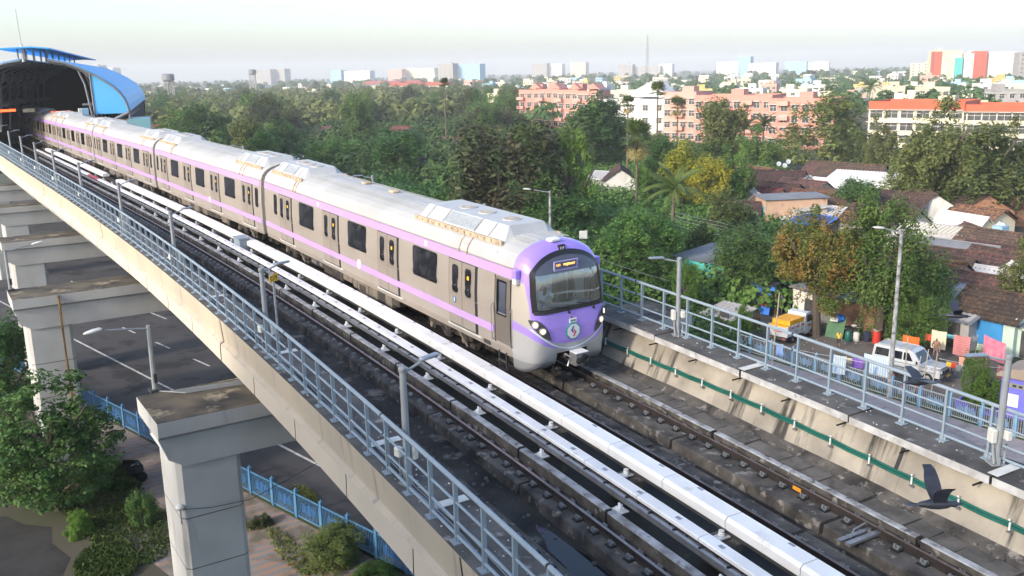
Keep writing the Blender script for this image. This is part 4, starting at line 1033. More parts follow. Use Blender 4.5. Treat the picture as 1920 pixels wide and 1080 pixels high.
LPY = leafmat('palm_frond_yellow', (.16, .15, .05), (.26, .20, .07), .8, .3)
BARK = mat('tree_bark', (.055, .042, .032), (.11, .09, .07), .95, 1.5, c3=(.16, .14, .11), sc3=4)
PBARK = mat('palm_bark', (.10, .075, .055), (.16, .125, .095), .95, 3)
CR = dict(
    round=[crown_mesh(f'crown', 10+i, 100, 130, .048, LG, 'round', .85, .27) for i in range(4)],
    dome=[crown_mesh('crown', 30+i, 95, 130, .048, LG, 'dome', .7, .27) for i in range(3)],
    loose=[crown_mesh('crown', 50+i, 85, 110, .042, LG, 'round', .75, .21, .12) for i in range(4)],
    spire=[crown_mesh('crown', 70+i, 80, 110, .05, LG, 'spire', .9, .22) for i in range(2)],
    near=[crown_mesh('crown', 120+i, 130, 210, .030, LG, 'round' if i != 1 else 'dome', .8, .25, .05) for i in range(3)],
    fine=[crown_mesh('crown', 90+i, 150, 110, .036, LG, 'dome', .8, .19) for i in range(3)],
)
def trunk_mesh(seed, limbs=6):
    g = random.Random(seed); b = MB(); top = Vector((g.uniform(-.06, .06), g.uniform(-.06, .06), .62))
    b.tube([(0, 0, -.02), (top.x*.3, top.y*.3, .25), top], [.040, .030, .018], 8)
    for i in range(limbs):
        a = 6.28*i/limbs+g.uniform(-.4, .4); h = g.uniform(.28, .58); p = Vector((top.x*h, top.y*h, h)); L = g.uniform(.16, .30)
        q = p+Vector((math.cos(a)*L*.5, math.sin(a)*L*.5, L*.55)); r = p+Vector((math.cos(a)*L, math.sin(a)*L, L*1.25))
        b.tube([p, q, r], [.018, .012, .005], 5)
    return b.mesh('trunk', BARK, True)
TR = [trunk_mesh(i) for i in range(4)]
def tree(label, p, h, w, kind='round', mtl=None, i=0, group=None, base=.28, cat='tree', name='tree', rz=None):
    """h total height, w crown width"""
    t = thing(name, label, cat, loc=p, rz=random.uniform(0, 6.28) if rz is None else rz, group=group)
    o = link('trunk', TR[i % len(TR)], t, Matrix.Diagonal((h, h, h, 1)))
    v = CR[kind]; me = v[i % len(v)]
    c = link('crown', me, t, Matrix.Translation((0, 0, h*base)) @ Matrix.Diagonal((w/2, w/2, h*(1-base), 1)))
    if mtl is not None: c.material_slots[0].link = 'OBJECT'; c.material_slots[0].material = mtl
    return t
def ptree(label, bx, by, top, wpx, kind='round', mtl=None, i=0, group=None, base=.28, cat='tree', name='tree'):
    p = on(bx, by); return tree(label, p, height_at(p, top), wpx/ppm(p), kind, mtl, i, group, base, cat, name)
# palms
def coconut_crown(seed, n=24, L=1.0):
    g = random.Random(seed); c = []; nr = []; b = MB()
    V = []; F = []
    for k in range(n):
        az = 6.28*k/n+g.uniform(-.25, .25); el = g.uniform(-.15, 1.45); LL = L*g.uniform(.8, 1.1)
        pts = []
        for i in range(9):
            t = i/8; r = LL*t*math.cos(el*(1-.35*t)); z = LL*(math.sin(el)*t-.62*t*t*(1.1 if el < .8 else .6)); pts.append(Vector((math.cos(az)*r, math.sin(az)*r, z)))
        b.tube(pts, [.012*(1-.8*i/8) for i in range(9)], 4, cap=False)
        side = Vector((-math.sin(az), math.cos(az), 0))
        for i in range(1, 46):
            t = i/46*8; j = min(int(t), 7); p = pts[j].lerp(pts[j+1], t-j); fw = (pts[j+1]-pts[j]).normalized(); ll = .20*LL*math.sin(math.pi*min(1, .12+.88*i/46))**.6*g.uniform(.8, 1.1)
            for sg in (-1, 1):
                tip = p+side*sg*ll*.75+fw*ll*.55+Vector((0, 0, -ll*.45)); w = fw*.011*LL
                n0 = len(V); V += [p-w, p+w, tip]; F.append((n0, n0+1, n0+2))
    b.add(V, F, 0); return b.mesh('crown', LPALM)
def fan_crown(seed, n=34, dead=10):
    g = random.Random(seed); b = MB()
    def fan(az, el, L, rad, mi):
        d = Vector((math.cos(az)*math.cos(el), math.sin(az)*math.cos(el), math.sin(el))); st = d*L; b.tube([(0, 0, 0), st*.5, st], [.012, .01, .008], 4, mi=mi, cap=False)
        sd = Vector((-math.sin(az), math.cos(az), 0)); up = sd.cross(d)
        for i in range(13):
            a = R(-125+250*i/12); dr = (d*math.cos(a)+sd*math.sin(a)+up*g.uniform(-.2, .1)-Vector((0, 0, .18))).normalized(); w = (sd*math.cos(a)-d*math.sin(a))*rad*.085
            b.add([st, st+dr*rad*.55+w, st+dr*rad*g.uniform(.85, 1.1), st+dr*rad*.55-w], [(0, 1, 2, 3)], mi)
    for k in range(n): fan(6.28*k/n*2.6+g.uniform(-.2, .2), g.uniform(-.35, 1.35), g.uniform(.38, .55), g.uniform(.38, .5), 0)
    for k in range(dead): fan(6.28*k/max(dead, 1)+g.uniform(-.3, .3), g.uniform(-1.45, -.8), g.uniform(.5, .8), .42, 1)
    return b.mesh('crown', [LPALM, LPY])
COCO = [coconut_crown(1), coconut_crown(2), coconut_crown(3)]
FAN = [fan_crown(4), fan_crown(5, 34, 0), fan_crown(6, 30, 4)]
def palm(label, p, h, r, me, cat='palm tree', lean=.04, group=None, thick=.16):
    t = thing('palm_tree', label, cat, loc=p, rz=random.uniform(0, 6.28), group=group); b = MB()
    pts = [(lean*h*(k/8)**2, 0, h*k/8) for k in range(9)]; b.tube(pts, [thick*(1.25-.5*k/8) for k in range(9)], 8); b.build('trunk', PBARK, t, True)
    link('crown', me, t, Matrix.Translation((lean*h, 0, h)) @ Matrix.Diagonal((r, r, r, 1))); return t
def ppalm(label, bx, by, top, rpx, me, **k):
    p = on(bx, by); s = ppm(p); r = rpx/s; return palm(label, p, height_at(p, top)-.45*r, r, me, **k)
# small leafy shrubs
def shrub(label, p, h, w, mtl=LM_, kind='fine', i=0, cat='shrub', group=None):
    t = thing('shrub', label, cat, loc=p, rz=random.uniform(0, 6), group=group)
    c = link('foliage', CR[kind][i % len(CR[kind])], t, Matrix.Translation((0, 0, -.08*h)) @ Matrix.Diagonal((w/2, w/2, h*1.08, 1)))
    if mtl: c.material_slots[0].link = 'OBJECT'; c.material_slots[0].material = mtl
    b = MB()
    for k in range(5): a = k*1.3; b.tube([(0, 0, 0), (.15*w*math.cos(a), .15*w*math.sin(a), h*.5)], .025, 4)
    b.build('stems', BARK, t); return t

# ------------------------------------------------------------------ buildings
WG = mat('dark_window_pane', (.045, .05, .055), (.08, .085, .09), .25, 1.0)  # dark pane colour mottled by noise
M['wwhite'] = mat('white_wall_paint', (.66, .65, .62), (.56, .55, .52), .85, .15, c3=(.42, .41, .38), sc3=.4, th3=(.62, .8), streak=3, rand=.12)
M['wcream'] = mat('cream_wall_paint', (.62, .56, .42), (.54, .48, .35), .85, .15, c3=(.40, .36, .28), sc3=.4, th3=(.62, .8), streak=3, rand=.15)
M['wpink'] = mat('pink_wall_paint', (.56, .25, .20), (.51, .22, .175), .85, .12, c3=(.40, .19, .155), sc3=.35, th3=(.6, .8), streak=3)
M['wpinkpale'] = mat('pale_pink_wall_paint', (.60, .33, .27), (.55, .295, .24), .85, .12, rand=.1)
M['wyellow'] = mat('yellow_wall_paint', (.60, .47, .18), (.52, .40, .15), .85, .2, rand=.2)
M['wblue'] = mat('pale_blue_wall_paint', (.30, .48, .60), (.26, .42, .54), .85, .2, rand=.2)
M['wteal'] = mat('teal_wall_paint', (.08, .46, .44), (.07, .40, .39), .85, .3)
M['wgrey'] = mat('grey_wall_plaster', (.36, .35, .34), (.28, .27, .26), .9, .3, rand=.2)
M['wred'] = mat('red_brick_paint', (.48, .10, .055), (.40, .08, .045), .8, .3)
M['band'] = mat('orange_red_parapet_band', (.52, .10, .045), (.46, .085, .04), .7, .4)
M['brick'] = mat('old_brickwork', (.33, .17, .10), (.24, .12, .075), .95, 2.0, c3=(.38, .26, .18), sc3=5)
M['rooftop'] = mat('pale_flat_roof', (.40, .39, .37), (.30, .29, .28), .9, .3, rand=.3)
M['tile'] = mat('old_clay_roof_tiles', (.10, .055, .042), (.042, .030, .026), .95, .8, c3=(.17, .08, .055), sc3=4.0, th3=(.55, .64), bump=.3, rand=.8, wave=('Y', .95, (.028, .022, .02), .55, .95, .6))
M['tiler'] = mat('red_clay_roof_tiles', (.20, .075, .05), (.075, .042, .033), .95, .9, c3=(.30, .12, .07), sc3=3.5, th3=(.5, .62), bump=.3, rand=.8, wave=('Y', .95, (.035, .025, .022), .55, .95, .6))
M['tin'] = mat('grey_corrugated_roof', (.13, .14, .16), (.19, .20, .215), .6, .5, c3=(.28, .28, .28), sc3=1.5, th3=(.66, .8))
M['tinpale'] = mat('pale_asbestos_roof', (.40, .37, .34), (.30, .28, .26), .85, .6, c3=(.50, .48, .46), sc3=1.2)
M['tinwhite'] = mat('white_sheet_roof', (.62, .60, .57), (.52, .49, .46), .7, .6, c3=(.34, .27, .22), sc3=2.6, th3=(.66, .78))
M['patched'] = mat('patched_white_tarpaulin', (.50, .53, .58), (.42, .45, .51), .7, .8, c3=(.24, .10, .075), sc3=1.6, th3=(.62, .66))
M['tarp'] = mat('blue_tarpaulin', (.02, .13, .55), (.03, .17, .62), .6, 2)
M['tealdoor'] = mat('teal_shutter_paint', (.05, .33, .42), None, .6)
M['bluepanel'] = mat('blue_panel_paint', (.02, .18, .42), (.03, .22, .48), .7, .5, c3=(.10, .30, .50), sc3=1.1, th3=(.62, .8))
M['mint'] = mat('mint_wall_paint', (.50, .60, .52), (.40, .50, .44), .9, .5, c3=(.26, .30, .27), sc3=1.2, th3=(.6, .75))
M['orangewall'] = mat('orange_wall_paint', (.62, .28, .08), (.52, .22, .07), .9, .8)
def win_mesh(w, h, shade=True, bars=True, deep=.1):
    """window unit on a wall facing -y: pane in a projecting frame with sill and sunshade"""
    b = MB(); b.box((0, -.02, h/2), (w, .02, h), mi=0)
    f = .07
    for x in (-w/2-f/2, w/2+f/2): b.box((x, -.035, h/2), (f, .09, h+2*f), mi=1)
    for z in (-f/2, h+f/2): b.box((0, -.037, z), (w, .085, f), mi=1)
    if bars:
        b.box((0, -.036, h/2), (.06, .03, h-.004), mi=1); b.box((0, -.038, h*.68), (w, .025, .05), mi=1)
    if shade: b.box((0, -.32, h+.2), (w+.5, .6, .09), mi=1)
    return b.mesh('window', [WG, M['wwhite']])
WIN = dict(std=win_mesh(1.5, 1.35), wide=win_mesh(2.4, 1.4), small=win_mesh(.8, 1.0, False, False), strip=win_mesh(3.2, 1.5, True))
def flat_block(label, cat, p, rz, w, d, h, wall, floors=3, cols=4, par=.9, group=None, wk='std', name='apartment_block', roofbits=True, wins=True, bandm=None, sides=True, seed=0):
    """flat-roofed building; its front faces local -y"""
    g = random.Random(seed); t = thing(name, label, cat, loc=p, rz=rz, group=group); b = MB()
    b.box((0, 0, h/2-.4), (w, d, h+.8)); b.build('wall', wall, t)
    r = MB(); r.box((0, 0, h+.012), (w-.3, d-.3, .02)); r.build('roof', M['rooftop'], t)
    q = MB()
    for (cx, cy, sx, sy) in ((0, -d/2+.08, w+.12, .2), (0, d/2-.08, w+.12, .2), (-w/2+.08, 0, .2, d-.25), (w/2-.08, 0, .2, d-.25)): q.box((cx, cy, h+par/2), (sx, sy, par))
    q.build('parapet', bandm or wall, t)
    if roofbits:
        s = MB(); sw = min(3.2, w*.35); s.box((w*g.uniform(-.25, .25), d*.1, h+1.3), (sw, min(3.5, d*.4), 2.6)); s.build('stair_head', wall, t)
        if g.random() < .7:
            tk = MB(); tk.lathe([(.55, 0), (.58, .1), (.58, .95), (.35, 1.15), (.12, 1.2)], 10, Matrix.Translation((w*g.uniform(-.4, .4), -d*.2, h+.02))); tk.build('water_tank', M['black'] if g.random() < .6 else M['wwhite'], t)
    if wins:
        fh = h/floors; me = WIN[wk]
        for f in range(floors):
            for c in range(cols):
                x = -w/2+w*(c+.5)/cols; link('window', me, t, Matrix.Translation((x, -d/2, f*fh+fh*.36)))
            if sides:
                nc = max(1, int(cols*d/w+.5))
                for c in range(nc):
                    y = -d/2+d*(c+.5)/nc; link('window', me, t, Matrix.Translation((-w/2, y, f*fh+fh*.36)) @ Matrix.Rotation(-math.pi/2, 4, 'Z'))
    return t
def tile_roof(L, half, rise, over, corr=.18, rows_=7, th=.06, gable_drop=0):
    """pitched roof with ridges running down the slope; ridge along local x"""
    b = MB(); n = max(6, int(L/corr)); m = rows_
    for sg in (-1, 1):
        base = len(b.v)
        for j in range(m+1):
            for e in (0, 1):
                if j == 0 and e == 1: continue
                if j == m and e == 0 and False: continue
                t = j/m; y = sg*(half+over)*t; z = rise-(rise/half)*(half+over)*t+(.045 if e == 1 else 0)*(1 if j < m else 0)
                for i in range(n+1):
                    b.v.append((-L/2+L*i/n, y, z+.028*math.cos(math.pi*i)))
        rowsN = 2*m+1
        for j in range(rowsN-1):
            for i in range(n): a = base+j*(n+1)+i; b.f.append((a, a+1, a+n+2, a+n+1)); b.m.append(0)
    b.tube([(-L/2, 0, rise+.03), (L/2, 0, rise+.03)], .09, 6)
    return b
def corrugated(L, W, drop, corr=.22, amp=.03):
    b = MB(); n = max(8, int(L/corr)); 
    for j, (y, z) in enumerate(((-W/2, -drop), (W/2, 0))):
        for i in range(n+1): b.v.append((-L/2+L*i/n, y, z+amp*math.sin(i*math.pi/1.0+.5*math.pi)))
    for j, (y, z) in enumerate(((-W/2, -drop-.03), (W/2, -.03))):
        for i in range(n+1): b.v.append((-L/2+L*i/n, y, z+amp*math.sin(i*math.pi/1.0+.5*math.pi)))
    for i in range(n):
        b.f.append((i, i+1, n+2+i, n+1+i)); b.m.append(0); k = 2*(n+1); b.f.append((k+i, k+n+1+i, k+n+2+i, k+i+1)); b.m.append(0)
        b.f.append((i, k+i, k+i+1, i+1)); b.m.append(0)
    return b
def house(label, p, rz, L, W, hw, rise, wall, roof, over=.35, door=True, cat='house', name='hut', wins=1, group=None, gable=None):
    """gabled hut, ridge along local x, front faces -y"""
    t = thing(name, label, cat, loc=p, rz=rz, group=group); b = MB()
    b.box((0, 0, hw/2), (L, W, hw)); 
    for sx in (-1, 1): x = sx*L/2; b.add([(x, -W/2, hw), (x, W/2, hw), (x, 0, hw+rise-.06), (x-sx*.12, -W/2, hw), (x-sx*.12, W/2, hw), (x-sx*.12, 0, hw+rise-.06)], [(0, 1, 2), (3, 5, 4), (0, 2, 5, 3), (1, 4, 5, 2)], 1 if gable else 0)
    b.build('wall', [wall, gable or wall], t)
    r = tile_roof(L+.6, W/2, rise, over, rows_=max(4, int(W/2/.4))); r.build('roof', roof, t, M=Matrix.Translation((0, 0, hw)))
    if door:
        d = MB(); d.box((L*.18, -W/2-.03, 1.0), (.95, .06, 2.0)); d.build('door', M['dark'], t)
    for k in range(wins): link('window', WIN['small'], t, Matrix.Translation((-L*.28+k*L*.3, -W/2, 1.0)))
    return t
def lean_to(label, p, rz, L, W, h, drop, wall, roof, cat='shed', name='shed', group=None, amp=.03):
    t = thing(name, label, cat, loc=p, rz=rz, group=group); b = MB(); hl = h-drop
    vs = [(-L/2, -W/2, 0), (L/2, -W/2, 0), (L/2, W/2, 0), (-L/2, W/2, 0), (-L/2, -W/2, hl-.06), (L/2, -W/2, hl-.06), (L/2, W/2, h-.06), (-L/2, W/2, h-.06)]
    b.add(vs, [(3, 2, 1, 0), (4, 5, 6, 7), (0, 1, 5, 4), (1, 2, 6, 5), (2, 3, 7, 6), (3, 0, 4, 7)]); b.build('wall', wall, t)
    corrugated(L+.5, W+.6, drop*(W+.6)/W, amp=amp).build('roof', roof, t, M=Matrix.Translation((0, 0, h)))
    d = MB(); d.box((L*.2, -W/2-.025, .95), (.85, .05, 1.8)); d.build('door', M['dark'], t); return t
# ------------------------------------------------------------------ ground, roads, sky
b = MB(); g0 = 14000
ys = [-g0, -2000, -200, 200, 2000, g0]
for i in range(5):
    for j in range(5): b.quad((ys[i], ys[j], GZ), (ys[i+1], ys[j], GZ), (ys[i+1], ys[j+1], GZ), (ys[i], ys[j+1], GZ))
M['ground'] = mat('ground_soil', (.042, .044, .022), (.075, .066, .045), .95, .06, c3=(.045, .068, .022), sc3=.12, th3=(.48, .6))
tag(b.build('ground', M['ground']), kind='structure')
def poly(name, pts, z, m, kind='structure'): b = MB(); b.add([(x, y, GZ+z) for x, y in pts], [tuple(range(len(pts)))]); return tag(b.build(name, m), kind=kind)
fx = lambda y: -4.75-.262*(y-6.6)      # line of the near blue fence
poly('road', [(fx(-70)+.35, -70), (27.5, -70), (27.5, 150), (fx(150)+.35, 150)], .004, M['asphalt'])
lx = lambda y: -.25-.203*(y-4.9)
b = MB()
def stripe(b, f, y0, y1, w, z=.008): b.quad((f(y0)-w/2, y0, GZ+z), (f(y0)+w/2, y0, GZ+z), (f(y1)+w/2, y1, GZ+z), (f(y1)-w/2, y1, GZ+z))
stripe(b, lx, -40, 120, .16)
for y in range(-40, 120, 6): stripe(b, lambda t: lx(t)+4.0, y, y+2.4, .15)
for y in range(-40, 120, 9): stripe(b, lambda t: lx(t)+7.6, y, y+3, .15)
tag(b.build('road_markings', M['line']), kind='structure')
M['paver'] = mat('mixed_paving_tiles', (.36, .20, .13), (.26, .215, .19), .9, 3.0, c3=(.13, .11, .08), sc3=.8, th3=(.48, .62), wave=('Y', .62, (.21, .20, .20), .35, .65, 3.0), bump=.25)
poly('pavement', [(fx(-30)-7.5, -30), (fx(-30)-.12, -30), (fx(24)-.12, 24), (fx(24)-5.5, 24)], .006, M['paver'])
poly('dirt_track', [(-40, -20), (-13.6, -14), (-13.1, -9), (-13.5, -5), (-12.7, -1), (-12.9, 1.5), (-12.3, 3.2), (-12.8, 5), (-12.6, 6.6), (-13.6, 7.6), (-14.2, 9), (-16, 9.8), (-19, 11), (-40, 12)], .005, mat('grey_dirt', (.012, .011, .010), (.034, .031, .028), .95, .5, c3=(.03, .03, .028), sc3=1, th3=(.5, .65), bump=.3))
b = MB()
for y in frange(-40, 120, 1.0):
    b.bbox((fx(y)+.2, y, GZ+.06), (.28, .99, .15), .02, rz=R(14.7))
tag(b.build('kerb', M['slab']), kind='structure')
poly('slum_street', [(30.9, -40), (41, -40), (42.5, 0), (47, 22), (44, 40), (33, 40), (30.9, 10)], .005, M['street'])
poly('right_pavement', [(27.8, -45), (30.6, -45), (30.6, 40), (27.8, 40)], .02, mat('pale_pink_pavers', (.36, .31, .30), (.29, .26, .255), .9, 2, c3=(.2, .18, .17), sc3=1))
poly('grass_verge', [(30.62, -45), (31.5, -45), (31.7, 10), (30.62, 10)], .012, mat('verge_grass', (.03, .075, .014), (.07, .11, .03), .95, 1.5, bump=.4))

# ------------------------------------------------------------------ grass and weeds
def grass(name, label, polyf, n, size, m, hmax=.35):
    c = []; 
    for _ in range(n): x, y = polyf(); c.append((x, y, GZ+random.random()*hmax*.6))
    c = np.array(c); nn = rng.normal(size=c.shape); nn[:, 2] *= .35
    tag(link(name, pts_mesh(name, c, nn, size, [m], 3.2)), label, name.replace('_', ' '), kind='stuff')
def patch(cx, cy, rx, ry):
    def f():
        while True:
            x, y = random.uniform(-1, 1), random.uniform(-1, 1)
            if x*x+y*y < 1: return cx+x*rx, cy+y*ry
    return f
q = on(250, 1000); q2 = on(200, 1060); q3 = on(215, 930)
grass('grass', 'rough grass and weeds between the dirt and the nearest pier', lambda: random.choice((patch(q.x, q.y, 1.7, 3.2), patch(q2.x, q2.y, 1.2, 1.8), patch(q3.x-.5, q3.y, 1.8, 3.5)))(), 16000, .08, leafmat('rough_grass', (.035, .07, .014), (.075, .105, .026), 1.5, .0))
q4 = on(470, 1010)
grass('weeds', 'weeds growing through the patterned pavement by the blue fence', lambda: random.choice((patch(q4.x+1, q4.y-2, .5, 2.5), patch(on(570, 930).x, on(570, 930).y, .5, 1.2), patch(on(760, 1070).x, on(760, 1070).y, 1.2, 1.6), patch(on(430, 950).x, on(430, 950).y, .3, 3)))(), 4200, .07, LO, .2)
grass('litter', 'litter scattered over the muddy street', patch(36, 0, 4, 14), 260, .07, M['offwhite'], .02)

# ------------------------------------------------------------------ fences at street level
def fence(label, A, B, bar, gap, motif, h=1.15, span=1.85, postm=None):
    A, B = Vector((*A, GZ)), Vector((*B, GZ)); d = B-A; n = max(1, round(d.length/span)); st = d/n; L = st.length
    t = thing('fence', label, 'fence', loc=A, rz=math.atan2(d.y, d.x))
    pn = MB(); pn.box((L/2, 0, h-.03), (L-.1, .05, .05)); pn.box((L/2, 0, .12), (L-.1, .05, .05))
    k = int(L/gap)
    for i in range(1, k): 
        x = L*i/k; inner = .30 < i/k < .70
        pn.box((x, 0, h/2+.05), (.022, .022, h-.2))
    mo = MB()
    for i in range(9):
        x = L*(.24+.52*i/8); hh = (.26+.2*abs(math.sin(i*1.1))); mo.box((x, -.012, .58+.05*math.sin(i*2)), (.055, .03, hh))
    mo.box((L/2, -.012, .60), (.14, .035, .50)); mo.box((L/2, -.012, .44), (L*.5, .03, .04)); mo.box((L/2, -.012, .74), (L*.4, .03, .035))
    po = MB(); po.box((0, 0, h/2+.06), (.12, .12, h+.12)); po.box((0, 0, h+.16), (.16, .16, .05)); po.box((0, 0, h+.23), (.10, .10, .12), taper=.2); po.box((.13, 0, h*.45), (.08, .05, h*.9))
    pm_, mm_, qm = pn.mesh('panel', bar), mo.mesh('motif', motif), po.mesh('post', postm or M['bluefence'])
    for i in range(n):
        p = link('panel', pm_, t, Matrix.Translation((L*i, 0, 0))); link('motif', mm_, p); link('post', qm, t, Matrix.Translation((L*i, 0, 0)))
    link('post', qm, t, Matrix.Translation((L*n, 0, 0))); return t
fence('bright blue ornamental fence along the road under the viaduct', (fx(-22), -22), (fx(46), 46), M['bluefence'], .10, mat('deep_blue_motif', (.02, .09, .26), None, .5))
fence('faded pale blue and pink fence edging the right-hand pavement', (30.7, -30), (30.75, 14), M['palefence'], .115, mat('faded_blue_motif', (.16, .30, .46), None, .6), postm=mat('faded_blue_post', (.16, .32, .48), (.22, .36, .48), .6, 2))

# ------------------------------------------------------------------ street lamps at ground level
def street_lamp(label, p, h, arm, az, r=.13):
    t = thing('street_lamp', label, 'street lamp', loc=p, rz=az, group='tall street lamps beside the street')
    b = MB(); b.tube([(0, 0, 0), (0, 0, h*.3), (0, 0, h)], [r*1.15, r, r*.72], 10)
    for i in range(12): b.tube([(0, 0, h*(.1+.07*i)), (0, 0, h*(.1+.07*i)+.06)], r*1.16-.035*i*.3, 10)
    b.build('pole', M['upstand'], t, True)
    b = MB(); b.tube([(0, 0, h-.1), (-arm*.35, 0, h-.02), (-arm*.7, 0, h+.12)], .04, 6); b.build('arm', M['pole'], t, True)
    b = MB(); b.lathe([(.03, -.36), (.10, -.26), (.14, 0), (.12, .24), (.04, .34)], 10, Matrix.Translation((-arm, 0, h+.2)) @ Matrix.Rotation(R(96), 4, 'Y') @ Matrix.Diagonal((.6, 1, 1, 1))); b.build('lamp_head', M['offwhite'], t, True)
p = on(1667, 745); street_lamp('tall concrete street lamp rising in front of the white jeep', p, height_at(p, 432), 1.35, R(-28))
p = on(1033, 560); street_lamp('tall street lamp behind the train, seen above the cab roof', p, height_at(p, 358), 1.9, R(-32))
p = on(1470, 470); street_lamp('street lamp with a white head among the mango trees', p, height_at(p, 442), 1.3, R(150), .09)

# ------------------------------------------------------------------ station
ST = 80.0; SH = R(13.0); _so = Vector((-2.853, 80.105, 0.889))
def sp(u, z, s=ST):
    u += 2.4; t = s-ST; return Vector((_so.x+u*math.cos(SH)+t*math.sin(SH), _so.y-u*math.sin(SH)+t*math.cos(SH), _so.z+z))
SF = lambda t, u, z: sp(u, z, t)
M['bluesheet'] = mat('sky_blue_roof_sheet', (.05, .36, .78), (.06, .39, .80), .45, .12, c3=(.08, .43, .82), sc3=.05)
M['bluesheet2'] = mat('paler_blue_end_panel', (.10, .45, .82), (.12, .48, .84), .5, .2)
M['truss'] = mat('grey_truss_steel', (.22, .22, .235), (.17, .17, .18), .6, 1.5)
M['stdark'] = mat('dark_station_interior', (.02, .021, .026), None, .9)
st = thing('station_building', 'metro station with an arched sky blue roof at the end of the viaduct', 'station', loc=(0, 0, 0))
arcR = [(-1.1, 9.95), (.6, 9.62), (1.8, 9.15), (2.95, 8.55), (4.1, 7.85), (5.1, 7.1), (5.8, 6.35), (6.25, 5.6), (6.5, 4.8), (6.6, 4.1)]
CU = -2.4
arcL = [(2*CU-u, z) for u, z in arcR]
SE = frange(ST, ST+66, 6.6)
rf = MB()
for arc in (arcR, arcL): rf.sweep([(u+(.15 if arc is arcR else -.15)*max(0, min(1, (10-z)/4)), z+.12) for u, z in arc]+[(u, z) for u, z in arc[::-1]], [ST-.9]+SE[1:], fn=SF)
rf.build('roof', M['bluesheet'], st)
cl = MB(); cl.sweep([(-5.6, 11.0), (-5.6, 11.15), (CU, 11.3), (-.6, 11.15), (-.6, 11.0), (CU, 11.15)], [ST-2]+SE[1:], fn=SF); cl.build('raised_roof', M['bluesheet'], st)
for s in SE[:6]:
    for u in (-4.0, CU+1.1, -1.3, -3.3): b = MB(); b.tube([sp(u, 9.7, s), sp(u, 11.1, s)], .08, 4); b.build('clerestory_post', M['truss'], st)
for s in SE[:8]:
    b = MB()
    for arc in (arcR, arcL):
        sg = 1 if arc is arcR else -1; q = lambda u, z: sp(CU+sg*(u-CU), z, s)
        b.tube([sp(u, z-.26, s) for u, z in arc], .17, 6)
        b.tube([q(1.7, 8.95), q(2.3, 7.2), q(2.9, 2.0)], .13, 6); b.tube([q(2.0, 8.9), q(3.3, 7.4), q(4.6, 6.9)], .10, 5); b.tube([q(3.4, 7.9), q(3.4, 4.4)], .11, 5); b.tube([q(1.8, 5.0), q(6.2, 5.0)], .13, 5)
    b.build('roof_truss', M['truss'], st)
ep = MB(); inner = [(2.95, 8.42), (4.1, 7.72), (5.05, 7.0), (5.7, 6.3), (6.15, 5.6), (6.4, 4.8), (6.5, 3.95), (3.05, 3.95)]
ep.add([sp(u, z, ST-.6) for u, z in inner]+[sp(u, z, ST-.5) for u, z in inner], [tuple(range(8)), tuple(range(15, 7, -1))]+[(i, (i+1) % 8, 8+(i+1) % 8, 8+i) for i in range(8)]); ep.build('end_panel', M['bluesheet2'], st)
rib = MB(); rib.tube([sp(2.95, 8.5, ST-.6), sp(3.0, 3.9, ST-.6)], .10, 6); rib.tube([sp(u, z-.08, ST-.95) for u, z in arcR], .12, 6); rib.tube([sp(u, z-.08, ST-.95) for u, z in arcL], .12, 6); rib.build('edge_rib', M['truss'], st)
w = MB()
for arc in (arcR, arcL):
    sg = 1 if arc is arcR else -1; U = lambda u: CU+sg*(u-CU)
    w.sweep([(U(6.3), -1), (U(6.3), 5.0), (U(6.4), 5.0), (U(6.4), -1)], [x+8 for x in SE[:-1]]+[SE[-1]], fn=SF)
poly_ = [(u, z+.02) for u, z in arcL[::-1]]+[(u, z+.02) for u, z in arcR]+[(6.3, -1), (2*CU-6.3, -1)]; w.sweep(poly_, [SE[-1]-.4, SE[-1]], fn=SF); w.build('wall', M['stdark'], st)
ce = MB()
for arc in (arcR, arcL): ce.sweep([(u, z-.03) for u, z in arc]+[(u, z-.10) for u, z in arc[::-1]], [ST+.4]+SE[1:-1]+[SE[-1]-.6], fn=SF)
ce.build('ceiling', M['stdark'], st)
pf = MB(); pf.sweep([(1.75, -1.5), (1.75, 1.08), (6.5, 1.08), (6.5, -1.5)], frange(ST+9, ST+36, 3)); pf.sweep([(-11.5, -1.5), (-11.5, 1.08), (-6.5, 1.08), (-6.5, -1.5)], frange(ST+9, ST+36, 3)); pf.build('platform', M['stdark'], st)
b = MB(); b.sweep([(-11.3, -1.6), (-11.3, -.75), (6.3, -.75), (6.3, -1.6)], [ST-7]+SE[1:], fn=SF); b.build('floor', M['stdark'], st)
M['ochre'] = mat('ochre_wall', (.42, .26, .05), (.36, .22, .045), .8, .6); M['seaglass'] = mat('pale_green_glazed_wall', (.22, .42, .44), (.19, .38, .40), .4, .3)
b = MB(); b.sweep([(3.6, -1), (3.6, 3.1), (6.2, 3.1), (6.2, -1)], [ST+.5, ST+6], fn=SF); b.build('side_wall', M['ochre'], st)
b = MB(); b.sweep([(6.25, -3), (6.25, 3.3), (8.7, 3.3), (8.7, -3)], [ST-1.0, ST+5], fn=SF); b.build('stair_tower', M['seaglass'], st)
b = MB(); b.tube([sp(3.1, 2.4, ST-.8), sp(6.5, 4.0, ST-.8)], .22, 6); b.tube([sp(6.5, 3.5, ST+6), sp(7.5, 4.3, ST+6)], .16, 6); b.tube([sp(6.6, 3.2, ST-.8), sp(6.6, 4.5, ST-.8)], .14, 6); b.build('eave_strut', M['truss'], st)
for (u, z, nm) in ((-4.9, 4.6, 0), (.6, 4.1, 1)):
    b = MB(); b.box((0, 0, 0), (2.0, .12, .28)); o = b.build('led_sign', M['red_led'] if 'red_led' in M else M.setdefault('red_led', glow('red_led_sign', (1, .10, .02), 1.3)), st, M=TM(ST+3, u, z))
